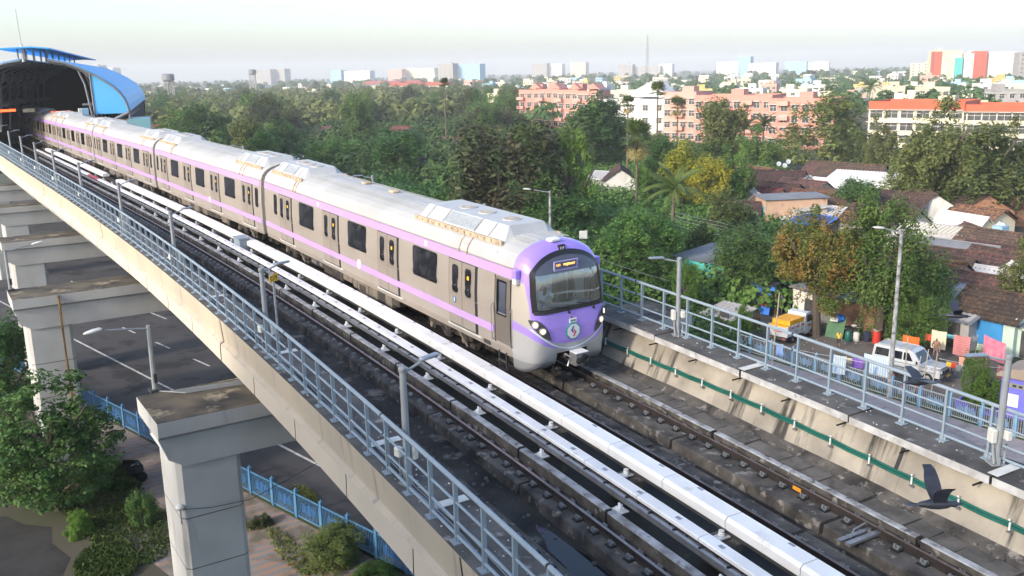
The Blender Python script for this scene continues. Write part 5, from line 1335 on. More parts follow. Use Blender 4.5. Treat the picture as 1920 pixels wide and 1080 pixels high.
b = MB(); b.box((0, 0, 0), (1.2, .12, .4)); b.build('clock_board', M['acbeige'], st, M=TM(ST+3, -2.6, 4.5))
t = thing('signal_mast', 'thin signal mast with a red disc and white box at the station mouth', 'signal', M=TM(ST-6, 1.9, 1.3))
b = MB(); b.tube([(0, 0, 0), (0, 0, 2.7)], .06, 6); b.build('pole', M['truss'], t); b = MB(); b.bbox((0, -.05, 3.0), (.7, .1, .75), .03); b.build('box', M['wblue'], t); b = MB(); b.bbox((-.05, -.06, 2.35), (1.9, .08, .5), .02); b.build('board', M['alu'], t); b = MB(); b.bbox((.35, -.05, 1.95), (.9, .08, .3), .03); b.build('red_board', M['red'], t)
t = thing('white_cabinet', 'small white box hung by the station mouth beside the blue panel', 'box', M=TM(ST-2, 2.3, 3.7)); b = MB(); b.bbox((0, 0, .3), (1.0, .3, 1.1), .04); b.build('body', M['offwhite'], t); b = MB(); b.tube([(0, .1, -.25), (0, .1, -1.6)], .05, 5); b.build('bracket', M['truss'], t)
t = thing('roof_mast', 'white pole and thin aerial standing on the station roof', 'mast', loc=sp(-3.4, 9.7, ST-1)); b = MB(); b.tube([(0, 0, 0), (0, 0, 1.9)], .13, 8); b.build('pole', M['offwhite'], t); b = MB(); b.tube([(0, 0, 1.9), (-.1, 0, 5.5)], .025, 5); b.build('aerial', M['truss'], t)
t = thing('white_post', 'white post standing beside the track under the blue end panel', 'post', M=TM(ST-8, 3.3, 1.3)); b = MB(); b.lathe([(.16, 0), (.16, 1.9), (.1, 2.1)], 8); b.build('pole', M['offwhite'], t)
p = on(298, 262); house('dull red roofed shed beside the station', p, R(-80), 9, 7, 3, 1.6, M['wgrey'], mat('dull_red_roof', (.28, .05, .055), (.22, .045, .05), .7, .6), door=False, wins=0)

# ------------------------------------------------------------------ the driver
t = thing('person', 'train driver in a white shirt seated behind the windscreen', 'person', M=train.matrix_world @ CABM @ Matrix.Translation((-.34, YN-.02, 1.62)) @ Matrix.Rotation(R(6), 4, 'Z'))
link('body', PM['driver'], t)

# ------------------------------------------------------------------ crows
def crow(label, px, py, dist, rz, up, pitch=0, span=.42):
    c = beyond(px, py, dist); t = thing('crow', label, 'bird', M=Matrix.Translation(c) @ Matrix.Rotation(rz, 4, 'Z') @ Matrix.Rotation(pitch, 4, 'Y'), group='crows in flight')
    b = MB(); b.lathe([(.008, -.25), (.03, -.20), (.055, -.10), (.062, 0), (.05, .09), (.032, .135), (.040, .165), (.034, .20), (.014, .225), (.004, .275)], 12, Matrix.Rotation(R(90), 4, 'Y')); b.add([(-.20, -.02, 0), (-.20, .02, 0), (-.36, .05, .0), (-.37, 0, .005), (-.36, -.05, 0), (-.28, 0, -.012)], [(0, 1, 2, 3), (0, 3, 4), (0, 4, 5), (0, 5, 2, 1)]); b.build('body', M['crow'], t, True)
    for sg in (-1, 1):
        w = MB(); n = 7; V = []
        for i in range(n):
            q = i/(n-1); a = up*(1-.35*q); y = sg*(.04+span*q*math.cos(a)); z = .03+span*q*math.sin(a); c0 = .07-.03*q; c1 = -.07-.05*math.sin(math.pi*min(q*1.1, 1))
            if i == n-1: c0, c1 = .02, -.08
            V += [(c0, y, z+.004), (c1, y, z+.004), (c0, y, z-.006), (c1, y, z-.006)]
        F = []
        for i in range(n-1): k = 4*i; F += [(k, k+1, k+5, k+4), (k+2, k+6, k+7, k+3), (k, k+4, k+6, k+2), (k+1, k+3, k+7, k+5)]
        w.add(V, F); w.build('wing', M['crow'], t)
M['crow'] = mat('crow_plumage', (.018, .020, .030), (.03, .034, .048), .45, 8)
crow('crow flying low over the stone slabs, with raised wings', 1760, 945, 10.5, R(-34), R(72))
crow('crow flying past the far handrail in front of the jeep', 1722, 716, 15, R(150), R(20), 0)
crow('crow flying above the tiled roof at the right, wings spread', 1795, 592, 20, R(-50), R(38), 0, .5)
# ------------------------------------------------------------------ street objects
def wheel_mesh(r, w, name='wheel'):
    b = MB(); b.lathe([(r*.55, -w/2), (r*.93, -w/2), (r, -w*.3), (r, w*.3), (r*.93, w/2), (r*.55, w/2), (r*.5, w*.25)], 18, None, 0); b.lathe([(r*.52, -w*.4), (r*.52, w*.42), (r*.2, w*.5)], 12, None, 1); return b.mesh(name, [M['black'], M['alu']])
M['whitepaint'] = mat('white_car_paint', (.50, .52, .54), (.42, .44, .46), .3, .8, c3=(.36, .35, .33), sc3=1.5, th3=(.62, .8), coat=.4)
def jeep(label, p, rz):
    t = thing('jeep', label, 'van', loc=p, rz=rz)      # front faces -y
    b = MB(); 
    side = [(-2.15, .45), (-2.15, .92), (-1.0, 1.06), (-.92, 1.08), (2.15, 1.10), (2.18, .45)]
    b.prism(side, -.82, .82, Matrix(((0, 0, 1, 0), (1, 0, 0, 0), (0, 1, 0, 0), (0, 0, 0, 1))))
    top = [(-.95, 1.08), (-.45, 1.74), (-.25, 1.82), (1.95, 1.84), (2.08, 1.78), (2.16, 1.09)]
    n = len(top); V = [(-.80+.10*max(0, (z-1.08)/.75), y, z) for y, z in top]+[(.80-.10*max(0, (z-1.08)/.75), y, z) for y, z in top]
    b.add(V, [tuple(range(n-1, -1, -1)), tuple(range(n, 2*n))]+[(i, (i+1) % n, n+(i+1) % n, n+i) for i in range(n)])
    for sx in (-1, 1): b.bbox((sx*.83, -1.42, .82), (.14, .95, .20), .05); b.bbox((sx*.83, 1.35, .82), (.14, .95, .18), .05)
    b.bbox((0, -1.6, 1.03), (1.35, 1.05, .12), .05); b.build('body', M['whitepaint'], t)
    for sx in (-1, 1):
        for (y0, y1) in ((-.55, .15), (.25, 1.0), (1.1, 2.0)):
            q = [(y0+(.10 if y0 < -.4 else 0), 1.18), (y1, 1.18), (y1-(.06 if y1 > 1.9 else 0), 1.66), (y0+(.40 if y0 < -.4 else 0), 1.66)]
            g = MB(); g.add([(sx*(.805-.10*max(0, (z-1.08)/.75)+.004), y, z) for y, z in q], [(0, 1, 2, 3)]); g.build('side_window', M['winglass'], t)
    w = MB(); w.add([(-.70, -.925, 1.13), (.70, -.925, 1.13), (.60, -.485, 1.70), (-.60, -.485, 1.70)], [(0, 1, 2, 3)]); w.build('windscreen', M['winglass'], t)
    w = MB(); w.add([(-.64, 2.165, 1.2), (.64, 2.165, 1.2), (.58, 2.11, 1.66), (-.58, 2.11, 1.66)], [(0, 1, 2, 3)]); w.build('rear_window', M['winglass'], t)
    b = MB(); b.bbox((0, -2.25, .55), (1.6, .16, .2), .04); b.tube([(-.5, -2.3, .5), (-.5, -2.3, .95), (.5, -2.3, .95), (.5, -2.3, .5)], .03, 6); b.build('bumper', M['dark'], t)
    b = MB(); b.box((0, -2.165, .78), (.95, .04, .22)); b.build('grille', M['black'], t)
    b = MB(); b.box((0, -2.345, .55), (.5, .01, .11)); b.build('number_plate', M['yellow'], t)
    for sx in (-1, 1): h = MB(); h.lathe([(.11, 0), (.10, .05), (.04, .06)], 12, Matrix.Translation((sx*.6, -2.16, .80)) @ Matrix.Rotation(R(90), 4, 'X')); h.build('headlight', M['alu'], t)
    b = MB(); 
    for z in (.70, .98): 
        for sx in (-1, 1): b.box((sx*.826, .3, z), (.012, 3.4, .03))
    b.build('side_moulding', M['dark'], t)
    b = MB()
    for sx in (-1, 1): b.tube([(sx*.60, -.2, 1.86), (sx*.60, 1.9, 1.88)], .02, 5)
    for y in (0, .6, 1.2, 1.8): b.box((0, y, 1.85), (1.2, .04, .02))
    b.build('roof_bars', M['whitepaint'], t)
    wm = wheel_mesh(.34, .22)
    for sx in (-1, 1):
        for y in (-1.42, 1.35): link('wheel', wm, t, Matrix.Translation((sx*.74, y, .34)) @ Matrix.Rotation(sx*math.pi/2, 4, 'Y'))
        b = MB(); b.bbox((sx*.98, -.75, 1.2), (.16, .06, .2), .02); b.build('mirror', M['dark'], t)
    return t
p = on(1706, 704); jeep('white long-bodied jeep parked on the muddy street', p, R(10))
def truck(label, p, rz):
    t = thing('mini_truck', label, 'truck', loc=p, rz=rz)
    b = MB(); sec = [(-1.95, .35), (-1.98, .85), (-1.72, 1.15), (-1.45, 1.80), (-1.2, 1.86), (-.62, 1.86), (-.55, 1.7), (-.55, .35)]
    b.prism(sec, -.72, .72, Matrix(((0, 0, 1, 0), (1, 0, 0, 0), (0, 1, 0, 0), (0, 0, 0, 1)))); b.build('cab', M['whitepaint'], t)
    g = MB()
    for sx in (-1, 1): g.add([(sx*.725, -1.55, 1.18), (sx*.725, -.75, 1.18), (sx*.725, -.75, 1.68), (sx*.725, -1.32, 1.68)], [(0, 1, 2, 3)])
    g.add([(-.62, -1.73, 1.2), (.62, -1.73, 1.2), (.58, -1.50, 1.74), (-.58, -1.50, 1.74)], [(0, 1, 2, 3)]); g.build('cab_window', M['winglass'], t)
    b = MB(); b.box((0, .70, .60), (1.5, 2.35, .1)); 
    for sx in (-1, 1):
        b.box((sx*.74, .70, 1.0), (.05, 2.35, .70))
        for y in frange(-.4, 1.8, .55): b.box((sx*.775, y, 1.0), (.03, .06, .70))
    b.box((0, 1.86, .95), (1.5, .05, .60)); b.box((0, -.46, 1.1), (1.5, .05, .95)); b.build('load_bed', M['whitepaint'], t)
    b = MB(); b.box((0, 1.9, .42), (1.45, .12, .22)); b.box((0, .5, .42), (.7, 3.0, .18)); b.build('chassis', M['dark'], t)
    b = MB()
    for (z, w_) in ((1.02, .9), (.90, .7)): b.box((0, 1.892, z), (w_, .012, .07))
    for y, w_ in ((-.05, .36), (.62, .40), (1.25, .34)):
        b.box((-.795, y, 1.16), (.010, w_, .12)); b.box((-.795, y+.1, .84), (.010, w_*.7, .06))
    b.box((-.727, -1.1, .92), (.010, .42, .16)); b.build('red_lettering', M['red'], t)
    b = MB(); b.box((0, -.44, 1.62), (1.4, .04, .04)); b.box((-.6, -.44, 1.5), (.04, .04, .3)); b.box((.6, -.44, 1.5), (.04, .04, .3)); b.box((0, -.7, 1.95), (1.2, .04, .04)); b.box((-.5, -.7, 1.9), (.04, .04, .12)); b.box((.5, -.7, 1.9), (.04, .04, .12)); b.build('guard_rail', M['whitepaint'], t)
    b = MB(); b.box((-.55, 1.975, .44), (.2, .02, .08)); b.box((.55, 1.975, .44), (.2, .02, .08)); b.build('tail_light', M['red'], t)
    wm = wheel_mesh(.27, .17)
    for sx in (-1, 1):
        for y in (-1.35, 1.05): link('wheel', wm, t, Matrix.Translation((sx*.66, y, .27)) @ Matrix.Rotation(sx*math.pi/2, 4, 'Y'))
    return t
p = on(1484, 634); TRZ = R(100); truck('white mini truck loaded with yellow crates', p, TRZ)
M['crate'] = mat('yellow_plastic_crate', (.72, .36, .015), (.62, .30, .012), .5, 3)
cb = MB(); cb.box((0, 0, .155), (.42, .34, .31))
for z in (.03, .16, .29): cb.box((0, 0, z), (.45, .37, .035))
for (x, y) in ((.2, .16), (-.2, .16), (.2, -.16), (-.2, -.16)): cb.box((x, y, .155), (.06, .06, .32))
cb.tube([(-.12, 0, .27), (-.12, 0, .30), (.12, 0, .30), (.12, 0, .27)], .02, 5)
crm = cb.mesh('crate', M['crate']); m0 = Matrix.Translation(p) @ Matrix.Rotation(TRZ, 4, 'Z')
for k in range(3):
    for i in range(3):
        for j in range(6):
            if k == 2 and j > 4: continue
            o = link('crate', crm, None, m0 @ Matrix.Translation((-.46+.46*i, -.20+.375*j, .68+.33*k)) @ Matrix.Rotation(random.uniform(-.06, .06), 4, 'Z'))
            tag(o, ('yellow crate in the top layer on the white mini truck' if k == 2 or (k == 1 and j > 3) else 'yellow crate in a lower layer on the white mini truck'), 'crate', 'yellow crates on the mini truck')
# motorbikes
def bike_parts(c):
    f = MB(); f.tube([(0, -.45, .85), (0, -.2, .75), (0, .3, .6), (0, .62, .32)], .05, 6); f.tube([(0, -.47, .9), (0, -.66, .32)], .035, 6); f.bbox((0, .02, .42), (.3, .42, .34), .08)
    s = MB(); s.bbox((0, .32, .80), (.26, .72, .12), .05); k = MB(); k.bbox((0, -.16, .82), (.28, .45, .22), .08); r_ = MB(); r_.bbox((0, .62, .72), (.22, .4, .14), .06); d_ = MB(); d_.bbox((0, -.62, .68), (.12, .5, .05), .02)
    h = MB(); h.tube([(-.34, -.38, 1.02), (-.1, -.47, 1.0), (.1, -.47, 1.0), (.34, -.38, 1.02)], .022, 6); h.lathe([(.09, 0), (.08, .08)], 10, Matrix.Translation((0, -.55, .92)) @ Matrix.Rotation(R(90), 4, 'X'))
    return [('frame', f.mesh('frame', M['dark'])), ('seat', s.mesh('seat', M['black'])), ('tank', k.mesh('tank', c)), ('tail', r_.mesh('tail', c)), ('mudguard', d_.mesh('mudguard', c)), ('handlebar', h.mesh('handlebar', M['alu']))]
bw = wheel_mesh(.30, .10)
def bike(label, px, py, rz, c, cover=False):
    t = thing('motorbike', label, 'motorbike', loc=on(px, py), rz=rz)
    for n_, me in bike_parts(c): link(n_, me, t)
    for y in (-.66, .62): link('wheel', bw, t, Matrix.Translation((0, y, .30)) @ Matrix.Rotation(math.pi/2, 4, 'Y'))
    if cover: b = MB(); b.bbox((0, .05, .72), (.62, 1.7, .75), .25); b.build('cover', M['black'], t)
    return t
bike('red motorbike parked beside the mini truck cab', 1532, 622, R(120), M['red']); bike('dark motorbike parked behind the mini truck', 1476, 585, R(95), M['navy']); bike('motorbike in the shade by the tree trunk', 1596, 632, R(70), M['offwhite'])
bike('motorbike under a black cover standing in the weeds by the pier', 240, 905, R(60), M['dark'], True)
# green board with a sack, barrel, planks
t = thing('stall_board', 'green board leaning with a blue and white sack on top', 'board', loc=on(1566, 632), rz=R(-75))
b = MB(); b.box((0, 0, .75), (1.3, .06, 1.6), rx=R(-22)); b.build('board', mat('faded_green_board', (.05, .13, .06), (.08, .16, .09), .8, 2), t)
b = MB(); b.bbox((.05, .1, 1.45), (1.0, .5, .55), .18); b.build('sack', M['tarp'], t); b = MB(); b.bbox((-.1, -.16, 1.36), (.6, .1, .4), .04); b.build('white_bag', M['offwhite'], t)
t = thing('barrel', 'red barrel with a white basin on top under the mango tree', 'barrel', loc=on(1643, 643)); b = MB(); b.lathe([(.28, 0), (.30, .3), (.28, .31), (.30, .6), (.28, .85)], 14); b.build('drum', M['red'], t, True); b = MB(); b.lathe([(.2, .86), (.34, 1.02), (.30, 1.0), (.12, .93)], 14); b.build('basin', M['offwhite'], t, True)
for (px, py, sz, c, lab) in ((1590, 640, .5, 'green', 'green plastic drum among the things under the mango tree'), (1605, 640, .45, 'offwhite', 'white plastic drum among the things under the mango tree'), (1625, 640, .5, 'navy', 'dark blue drum among the things under the mango tree'), (1660, 652, .4, 'red', 'small red tub near the tall street lamp')):
    b = MB(); b.lathe([(sz*.4, 0), (sz*.5, .1), (sz*.5, sz*1.3), (sz*.35, sz*1.5)], 12); o = b.build('drum', M[c], None, True); o.location = on(px, py); tag(o, lab, 'drum')
# people
def person(label, key, px, py, rz, sc=1.0):
    t = thing('person', label, 'person', loc=on(px, py), rz=rz); link('body', PM[key], t, Matrix.Diagonal((sc, sc, sc, 1))); return t
person('child in a yellow shirt walking across the muddy street', 'boy', 1572, 652, R(-60), .72)
person('woman in red squatting on the grass below the white jeep', 'woman', 1691, 745, R(40)); person('woman in pink sitting beside the red-clad woman below the jeep', 'woman2', 1722, 742, R(-50))
person('bare-chested man standing beyond the jeep bonnet', 'man', 1753, 678, R(-70), .95); person('man in a blue shirt standing behind the mini truck', 'man2', 1463, 590, R(-80))
# washing lines
def cloth(label, px, py, w, h, m, rz=R(-78), skew=0, z=1.25):
    p = on(px, py, GZ+z); s = ppm(p); W = w/s*1.1; H = h/s
    t = b = MB(); n = 10; V = []
    for j in range(5):
        for i in range(n+1):
            q = i/n-.5; V.append((W*q, .05*math.sin(i*1.7+px)*(j/4), H/2-H*j/4+skew*q*H-(.03 if 0 < i < n else 0)*H*math.sin(math.pi*i/n)))
    k = len(V); V += [(x, y+.015, z_) for x, y, z_ in V]
    F = []
    for j in range(4):
        for i in range(n): a = j*(n+1)+i; F += [(a, a+1, a+n+2, a+n+1), (k+a, k+a+n+1, k+a+n+2, k+a+1)]
    b.add(V, F); o = b.build('washing', m); o.matrix_world = Matrix.Translation(p) @ Matrix.Rotation(rz, 4, 'Z'); tag(o, label, 'washing', 'washing hung out along the street'); return o
def cm_(n, c, c2=None, **k): return mat(n, c, c2, .9, 3, **k)
chk = cm_('blue_checked_cotton', (.36, .50, .68), (.30, .44, .62), wave=('X', 2.2, (.62, .66, .60), .5, .6), c3=(.14, .28, .56), sc3=2)
pk = cm_('pink_towel', (.58, .26, .24), (.52, .22, .21), wave=('Z', 2.5, (.46, .14, .15), .6, .7)); mg = cm_('magenta_sheet', (.50, .12, .20), (.58, .22, .28))
vi = cm_('violet_cloth', (.20, .10, .42)); cr = cm_('cream_cloth', (.58, .52, .38)); wh = cm_('white_cloth', (.62, .64, .70)); ye = cm_('yellow_cloth', (.62, .44, .04)); rd = cm_('red_cloth', (.55, .06, .04)); og = cm_('orange_cloth', (.75, .13, .02)); sb = cm_('sky_blue_cloth', (.28, .42, .72)); sl = cm_('salmon_cloth', (.60, .28, .20)); gr = cm_('grey_cloth', (.16, .18, .20)); cy = cm_('cyan_cloth', (.15, .50, .58))
for a in (('blue checked sheet hung left of the violet cloth', 1571, 683, 28, 36, chk), ('cream cloth between the checked sheet and the violet cloth', 1592, 676, 12, 10, cr), ('violet cloth hung between two checked sheets', 1608, 681, 20, 18, vi), ('wide blue checked sheet hung in front of the jeep', 1647, 686, 52, 38, chk), ('small light blue shirt hung near the truck tailgate', 1462, 655, 12, 22, sb),
          ('pink striped towel hung by the blue-fronted house', 1803, 648, 27, 38, pk), ('beige cloth hung left of the pink towel', 1760, 637, 25, 35, cr), ('red cloth beside the beige cloth', 1744, 633, 15, 12, rd), ('cyan cloth on the line above the pink towel', 1783, 631, 12, 7, cy), ('navy cloth hung right of the pink towel', 1827, 637, 10, 14, gr),
          ('magenta sheet draped aslant at the right', 1864, 655, 34, 40, mg, R(-60), -.35), ('faded magenta cloth left of the draped sheet', 1842, 672, 14, 26, mg), ('yellow scrap first on the low line right of the jeep', 1779, 683, 8, 9, ye), ('red scrap on the low line right of the jeep', 1788, 685, 8, 10, rd), ('grey garment on the low line', 1797, 690, 9, 12, gr), ('salmon blouse on the low line', 1803, 678, 9, 18, sl), ('white blouse on the low line', 1811, 690, 14, 11, wh), ('yellow garment high on the low line', 1818, 673, 11, 9, ye), ('narrow white cloth beside the yellow garment', 1828, 674, 5, 11, wh), ('orange-red scrap near the end of the low line', 1824, 688, 7, 8, og), ('white patterned cloth near the end of the low line', 1834, 690, 9, 14, wh), ('dark pink cloth by the kiosk plants', 1845, 692, 10, 15, mg), ('long pink cloth close to the grey lamp post', 1876, 698, 10, 26, pk), ('bright orange cloth spread under the small tree', 1708, 640, 28, 20, og), ('small orange cloth at the end of the wide checked sheet', 1672, 706, 9, 14, og), ('red cloth hung in the stall behind the truck', 1432, 564, 16, 18, rd)): cloth(*a)
def wire(name, label, pts, r, m, cat='wire', group=None):
    b = MB(); P_ = []
    for a, c in zip(pts[:-1], pts[1:]):
        for i in range(10): q = i/10; P_.append(Vector(a).lerp(Vector(c), q)-Vector((0, 0, .05*(Vector(c)-Vector(a)).length*q*(1-q))))
    P_.append(Vector(pts[-1])); b.tube(P_, r, 4); return tag(b.build(name, m), label, cat, group)
wire('washing_line', 'washing line strung across the street in front of the jeep', [on(1450, 645, GZ+1.9), on(1560, 668, GZ+1.8), on(1690, 690, GZ+1.8)], .012, M['offwhite'], 'washing line')
wire('washing_line', 'low washing line with bright scraps right of the jeep', [on(1760, 672, GZ+1.6), on(1820, 684, GZ+1.5), on(1885, 690, GZ+1.6)], .012, M['offwhite'], 'washing line')
def bpole(label, bx, by, tx, ty, r=.04):
    p = on(bx, by); h = height_at(p, ty); s = ppm(p); q = p+Vector((RT.x, RT.y, 0))*((tx-bx)/s)*.6+Vector((0, 0, h)); b = MB(); b.tube([p, p.lerp(q, .5), q], [r, r*.9, r*.8], 6); tag(b.build('bamboo_pole', mat('bamboo', (.42, .38, .30), (.30, .24, .18), .8, 4) if 'bamboo' not in bpy.data.materials else bpy.data.materials['bamboo']), label, 'pole', 'bamboo poles along the street')
for a in (('pale leaning pole beside the truck tailgate', 1446, 700, 1460, 548, .05), ('thin pole in front of the jeep side windows', 1692, 748, 1694, 632), ('thin pole in front of the jeep front door', 1712, 745, 1726, 668), ('thin pole at the jeep front wheel', 1727, 745, 1738, 655), ('thin pole in front of the jeep bonnet', 1745, 742, 1755, 662), ('thin grey pole by the teal wall', 1366, 575, 1370, 500, .07), ('pole carrying the washing by the blue-fronted house', 1828, 668, 1830, 628)): bpole(*a)
for k, (y0, y1) in enumerate(((395, 440), (402, 446), (408, 452), (420, 462))):
    wire('power_line', 'power line crossing the trees towards the huts, one of four parallel wires', [beyond(1255, y0, 88), beyond(1345, (y0+y1)/2-2, 90), beyond(1440, y1, 92)], .018, M['offwhite'], 'wire', 'power lines over the huts')
wire('power_line', 'wire sagging past the train mirror towards the teal wall', [beyond(1128, 486, 70), beyond(1250, 525, 72), beyond(1362, 560, 74)], .016, M['pole'])
for k in range(2): wire('power_line', 'wire above the tiled roofs at the right, one of two', [beyond(1560, 470+8*k, 80), beyond(1700, 481+9*k, 80), beyond(1905, 505+9*k, 78)], .012, M['offwhite'], 'wire', 'wires over the tiled roofs')
# dishes
def dish(label, px, py, dist, r):
    c = beyond(px, py, dist); t = thing('satellite_dish', label, 'satellite dish', loc=c, rz=R(-35), group='satellite dishes on the roofs'); b = MB()
    b.lathe([(.02*r, .0), (.5*r, .05*r), (.85*r, .16*r), (r, .24*r), (r*.98, .26*r), (.8*r, .17*r), (.45*r, .07*r)], 20, Matrix.Rotation(R(72), 4, 'X')); b.build('reflector', mat('dish_grey', (.48, .52, .56), (.40, .44, .48), .6, 2) if 'dish_grey' not in bpy.data.materials else bpy.data.materials['dish_grey'], t, True)
    b = MB(); b.tube([(0, 0, -r*.9), (0, -.55*r, .15*r)], .025, 5); b.tube([(0, 0, 0), (0, .1, -1.3*r)], .03, 5); b.build('arm', M['dark'], t)
for a in (('satellite dish on the gutter of the blue-fronted house', 1793, 592, 66, .36), ('satellite dish on the tiled roof above the grey tin roof', 1777, 532, 76, .36), ('satellite dish high on the dark tiled roof', 1761, 482, 86, .37), ('satellite dish at the left of the red tiled roof', 1723, 494, 84, .36), ('leftmost of three dishes over the far tiled roofs', 1460, 307, 140, .36), ('lowest of three dishes over the far tiled roofs', 1471, 310, 140, .36), ('rightmost of three dishes over the far tiled roofs', 1478, 303, 142, .36), ('dish on the roof beside the white corrugated sheets', 1545, 371, 118, .40), ('pale dish half behind the tree by the red roof', 1740, 487, 86, .22)): dish(*a)
# kiosk at the right edge
kp = Vector((33.2, -11.6, GZ)); t = thing('kiosk', 'violet blue kiosk with a domed brown roof at the right edge', 'kiosk', loc=kp, rz=R(-80))
M['kiosk'] = mat('violet_kiosk_paint', (.15, .15, .62), (.13, .13, .55), .5, .8); M['kroof'] = mat('dusty_kiosk_roof', (.30, .24, .19), (.24, .19, .155), .8, .8)
b = MB(); b.bbox((0, 0, 1.55), (3.6, 2.0, 2.3), .06); b.build('body', M['kiosk'], t); b = MB(); b.box((0, 0, .2), (3.2, 1.7, .4)); b.build('plinth', M['dark'], t)
b = MB(); b.prism([(2.0*math.cos(R(a)), .62*math.sin(R(a))) for a in range(0, 181, 12)], -1.25, 1.25, Matrix.Translation((0, 0, 2.72)) @ Matrix.Rotation(R(90), 4, 'X')); b.build('roof', M['kroof'], t)
b = MB(); b.box((0, -1.03, 2.28), (3.2, .03, .26)); b.build('name_board', mat('grey_name_board', (.22, .23, .20), None, .7), t); b = MB()
for i in range(10): b.box((-1.4+.3*i, -1.05, 2.28), (.2 if i % 3 else .08, .02, .12))
b.build('lettering', M['black'], t); text('F', .62, M['white'], t, Matrix.Translation((-.35, -1.012, 1.42)) @ Matrix.Rotation(R(90), 4, 'X')); b = MB(); b.box((-1.15, -1.015, 1.45), (.6, .03, .7)); b.build('poster', wh, t)
p = on(1846, 770); t = thing('planter', 'violet brick planter in front of the kiosk', 'planter', loc=p, rz=R(-80)); b = MB(); b.box((0, -.6, .22), (2.6, .12, .5)); b.box((-1.3, 0, .222), (.12, 1.3, .504)); b.box((1.3, 0, .222), (.12, 1.3, .504)); b.build('wall', M['kiosk'], t); b = MB(); b.box((0, .05, .18), (2.45, 1.2, .3)); b.build('soil', M['earth'], t)
shrub('bright green leafy plant growing in the violet planter', p+Vector((.2, .2, .2)), 2.0, 2.5, LBR, 'fine', 0, 'plant'); shrub('tall thin plant beside the planter near the grey lamp post', p+Vector((.3, .9, .2)), 3.0, 1.4, LM_, 'fine', 1, 'plant')
# tarpaulin stall behind the truck
t = thing('tarpaulin_stall', 'makeshift stall hung with blue tarpaulin left of the mini truck', 'stall', loc=on(1428, 590), rz=R(-80)); b = MB()
for (x, z, w_, h_, y) in ((-.5, 1.5, .8, 1.3, 0), (.45, 1.0, .8, 1.7, -.2), (0, 2.2, 2.0, .4, .2)): b.box((x, y, z), (w_, .08, h_), rx=R(-8))
b.build('tarpaulin', M['tarp'], t); b = MB()
for x in (-1.0, 0, 1.0): b.tube([(x, .3, 0), (x, .3, 2.5)], .05, 5)
b.build('posts', M['rust'], t); b = MB(); b.box((0, .5, 2.52), (2.1, 1.4, .05)); b.build('roof', M['dark'], t)
b = MB(); b.bbox((0, 0, .5), (1.2, .8, 1.0), .1); o = b.build('crate_stack', M['rust'], None); o.location = on(1408, 618); tag(o, 'brown wooden box beside the tarpaulin stall', 'box')

# ------------------------------------------------------------------ huts and houses of the settlement
def front(px, py, rz, d):     # base centre of the front wall -> centre of the plan
    p = on(px, py); n = Vector((math.sin(rz), -math.cos(rz), 0)); return p-n*d/2
def H(label, px, py, rz, L, W, hw, rise, wall, roof, **k): return house(label, front(px, py, R(rz), W), R(rz), L, W, hw, rise, wall, roof, **k)
t = H('blue-fronted hut with a mossy tiled roof and mint green walls', 1836, 657, -88, 4.4, 4.4, 2.45, 1.35, M['mint'], M['tile'], door=False, wins=0)
b = MB(); b.box((-.1, -2.24, 1.35), (3.1, .07, 1.7)); b.build('blue_shutter', M['bluepanel'], t)
lean_to('shed with a grey corrugated roof left of the blue-fronted hut', front(1768, 650, R(-88), 4.6), R(-88), 3.4, 4.6, 3.5, 1.3, M['wgrey'], M['tin'])
def HG(label, px, py, rz, L, W, hw, rise, wall, roof, **k): a_ = R(rz); return house(label, on(px, py)-Vector((math.cos(a_), math.sin(a_), 0))*(L/2), a_, L, W, hw, rise, wall, roof, **k)
def HR(label, px, py, rz, L, W, hw, rise, wall, roof, **k): return house(label, on(px, py, GZ+hw+rise*.5)*1.0-Vector((0, 0, hw+rise*.5)), R(rz), L, W, hw, rise, wall, roof, **k)
HR('long hut with a dark red tiled roof behind the blue-fronted hut', 1830, 532, -86, 8.5, 5.2, 2.4, 1.6, M['wgrey'], M['tile'], wins=0)
HR('hut with a broken red tiled roof behind the tall street lamp', 1720, 498, -84, 7.5, 5.0, 2.4, 1.5, M['wgrey'], M['tiler'], wins=0)
HR('hut with a blackened tiled roof above the long hut', 1825, 490, -88, 8.0, 5.0, 2.5, 1.5, M['wgrey'], M['tile'], wins=0)
HR('dark tiled hut at the right edge behind the patched tarpaulin', 1900, 452, -90, 9, 5.0, 2.5, 1.5, M['brick'], M['tile'], wins=0)
HR('hut with a grey tin-patched roof below the long pale roof', 1780, 462, -86, 8.5, 4.0, 2.5, 1.1, M['orangewall'], M['tin'], wins=0)
HG('small hut with an orange gable between the tiled roofs', 1831, 486, -125, 5, 3.8, 2.0, 1.2, M['orangewall'], M['tile'], gable=M['orangewall'], wins=0, door=False)
HG('small hut with a red-orange gable beside the grey roof', 1732, 482, -128, 4.5, 3.0, 2.0, 1.1, M['band'], M['tile'], gable=M['band'], wins=0, door=False)
lean_to('shed under a patched white tarpaulin roof at the right', on(1878, 508, GZ+3.2)-Vector((0, 0, 3.2)), R(-70), 5.5, 4.2, 3.6, 1.1, M['wgrey'], M['patched'])
lean_to('long shed with a pale asbestos roof in front of the white gable', on(1782, 440, GZ+3.1)-Vector((0, 0, 3.1)), R(-86), 11.5, 4.2, 3.6, .9, M['wcream'], M['tinpale'])
HG('white gabled house with a brown tiled roof', 1752, 432, -132, 8, 5.6, 2.3, 1.9, M['wwhite'], M['tile'], gable=M['wwhite'])
HG('old brick gabled house with a blackened roof', 1846, 432, -130, 9, 6.2, 2.2, 2.0, M['brick'], M['tile'], gable=M['brick'], wins=0, door=False)
HG('small hut with an orange brick gable at the far right', 1905, 425, -128, 6, 4, 2, 1.4, M['brick'], M['tiler'], gable=M['tiler'], wins=0, door=False)
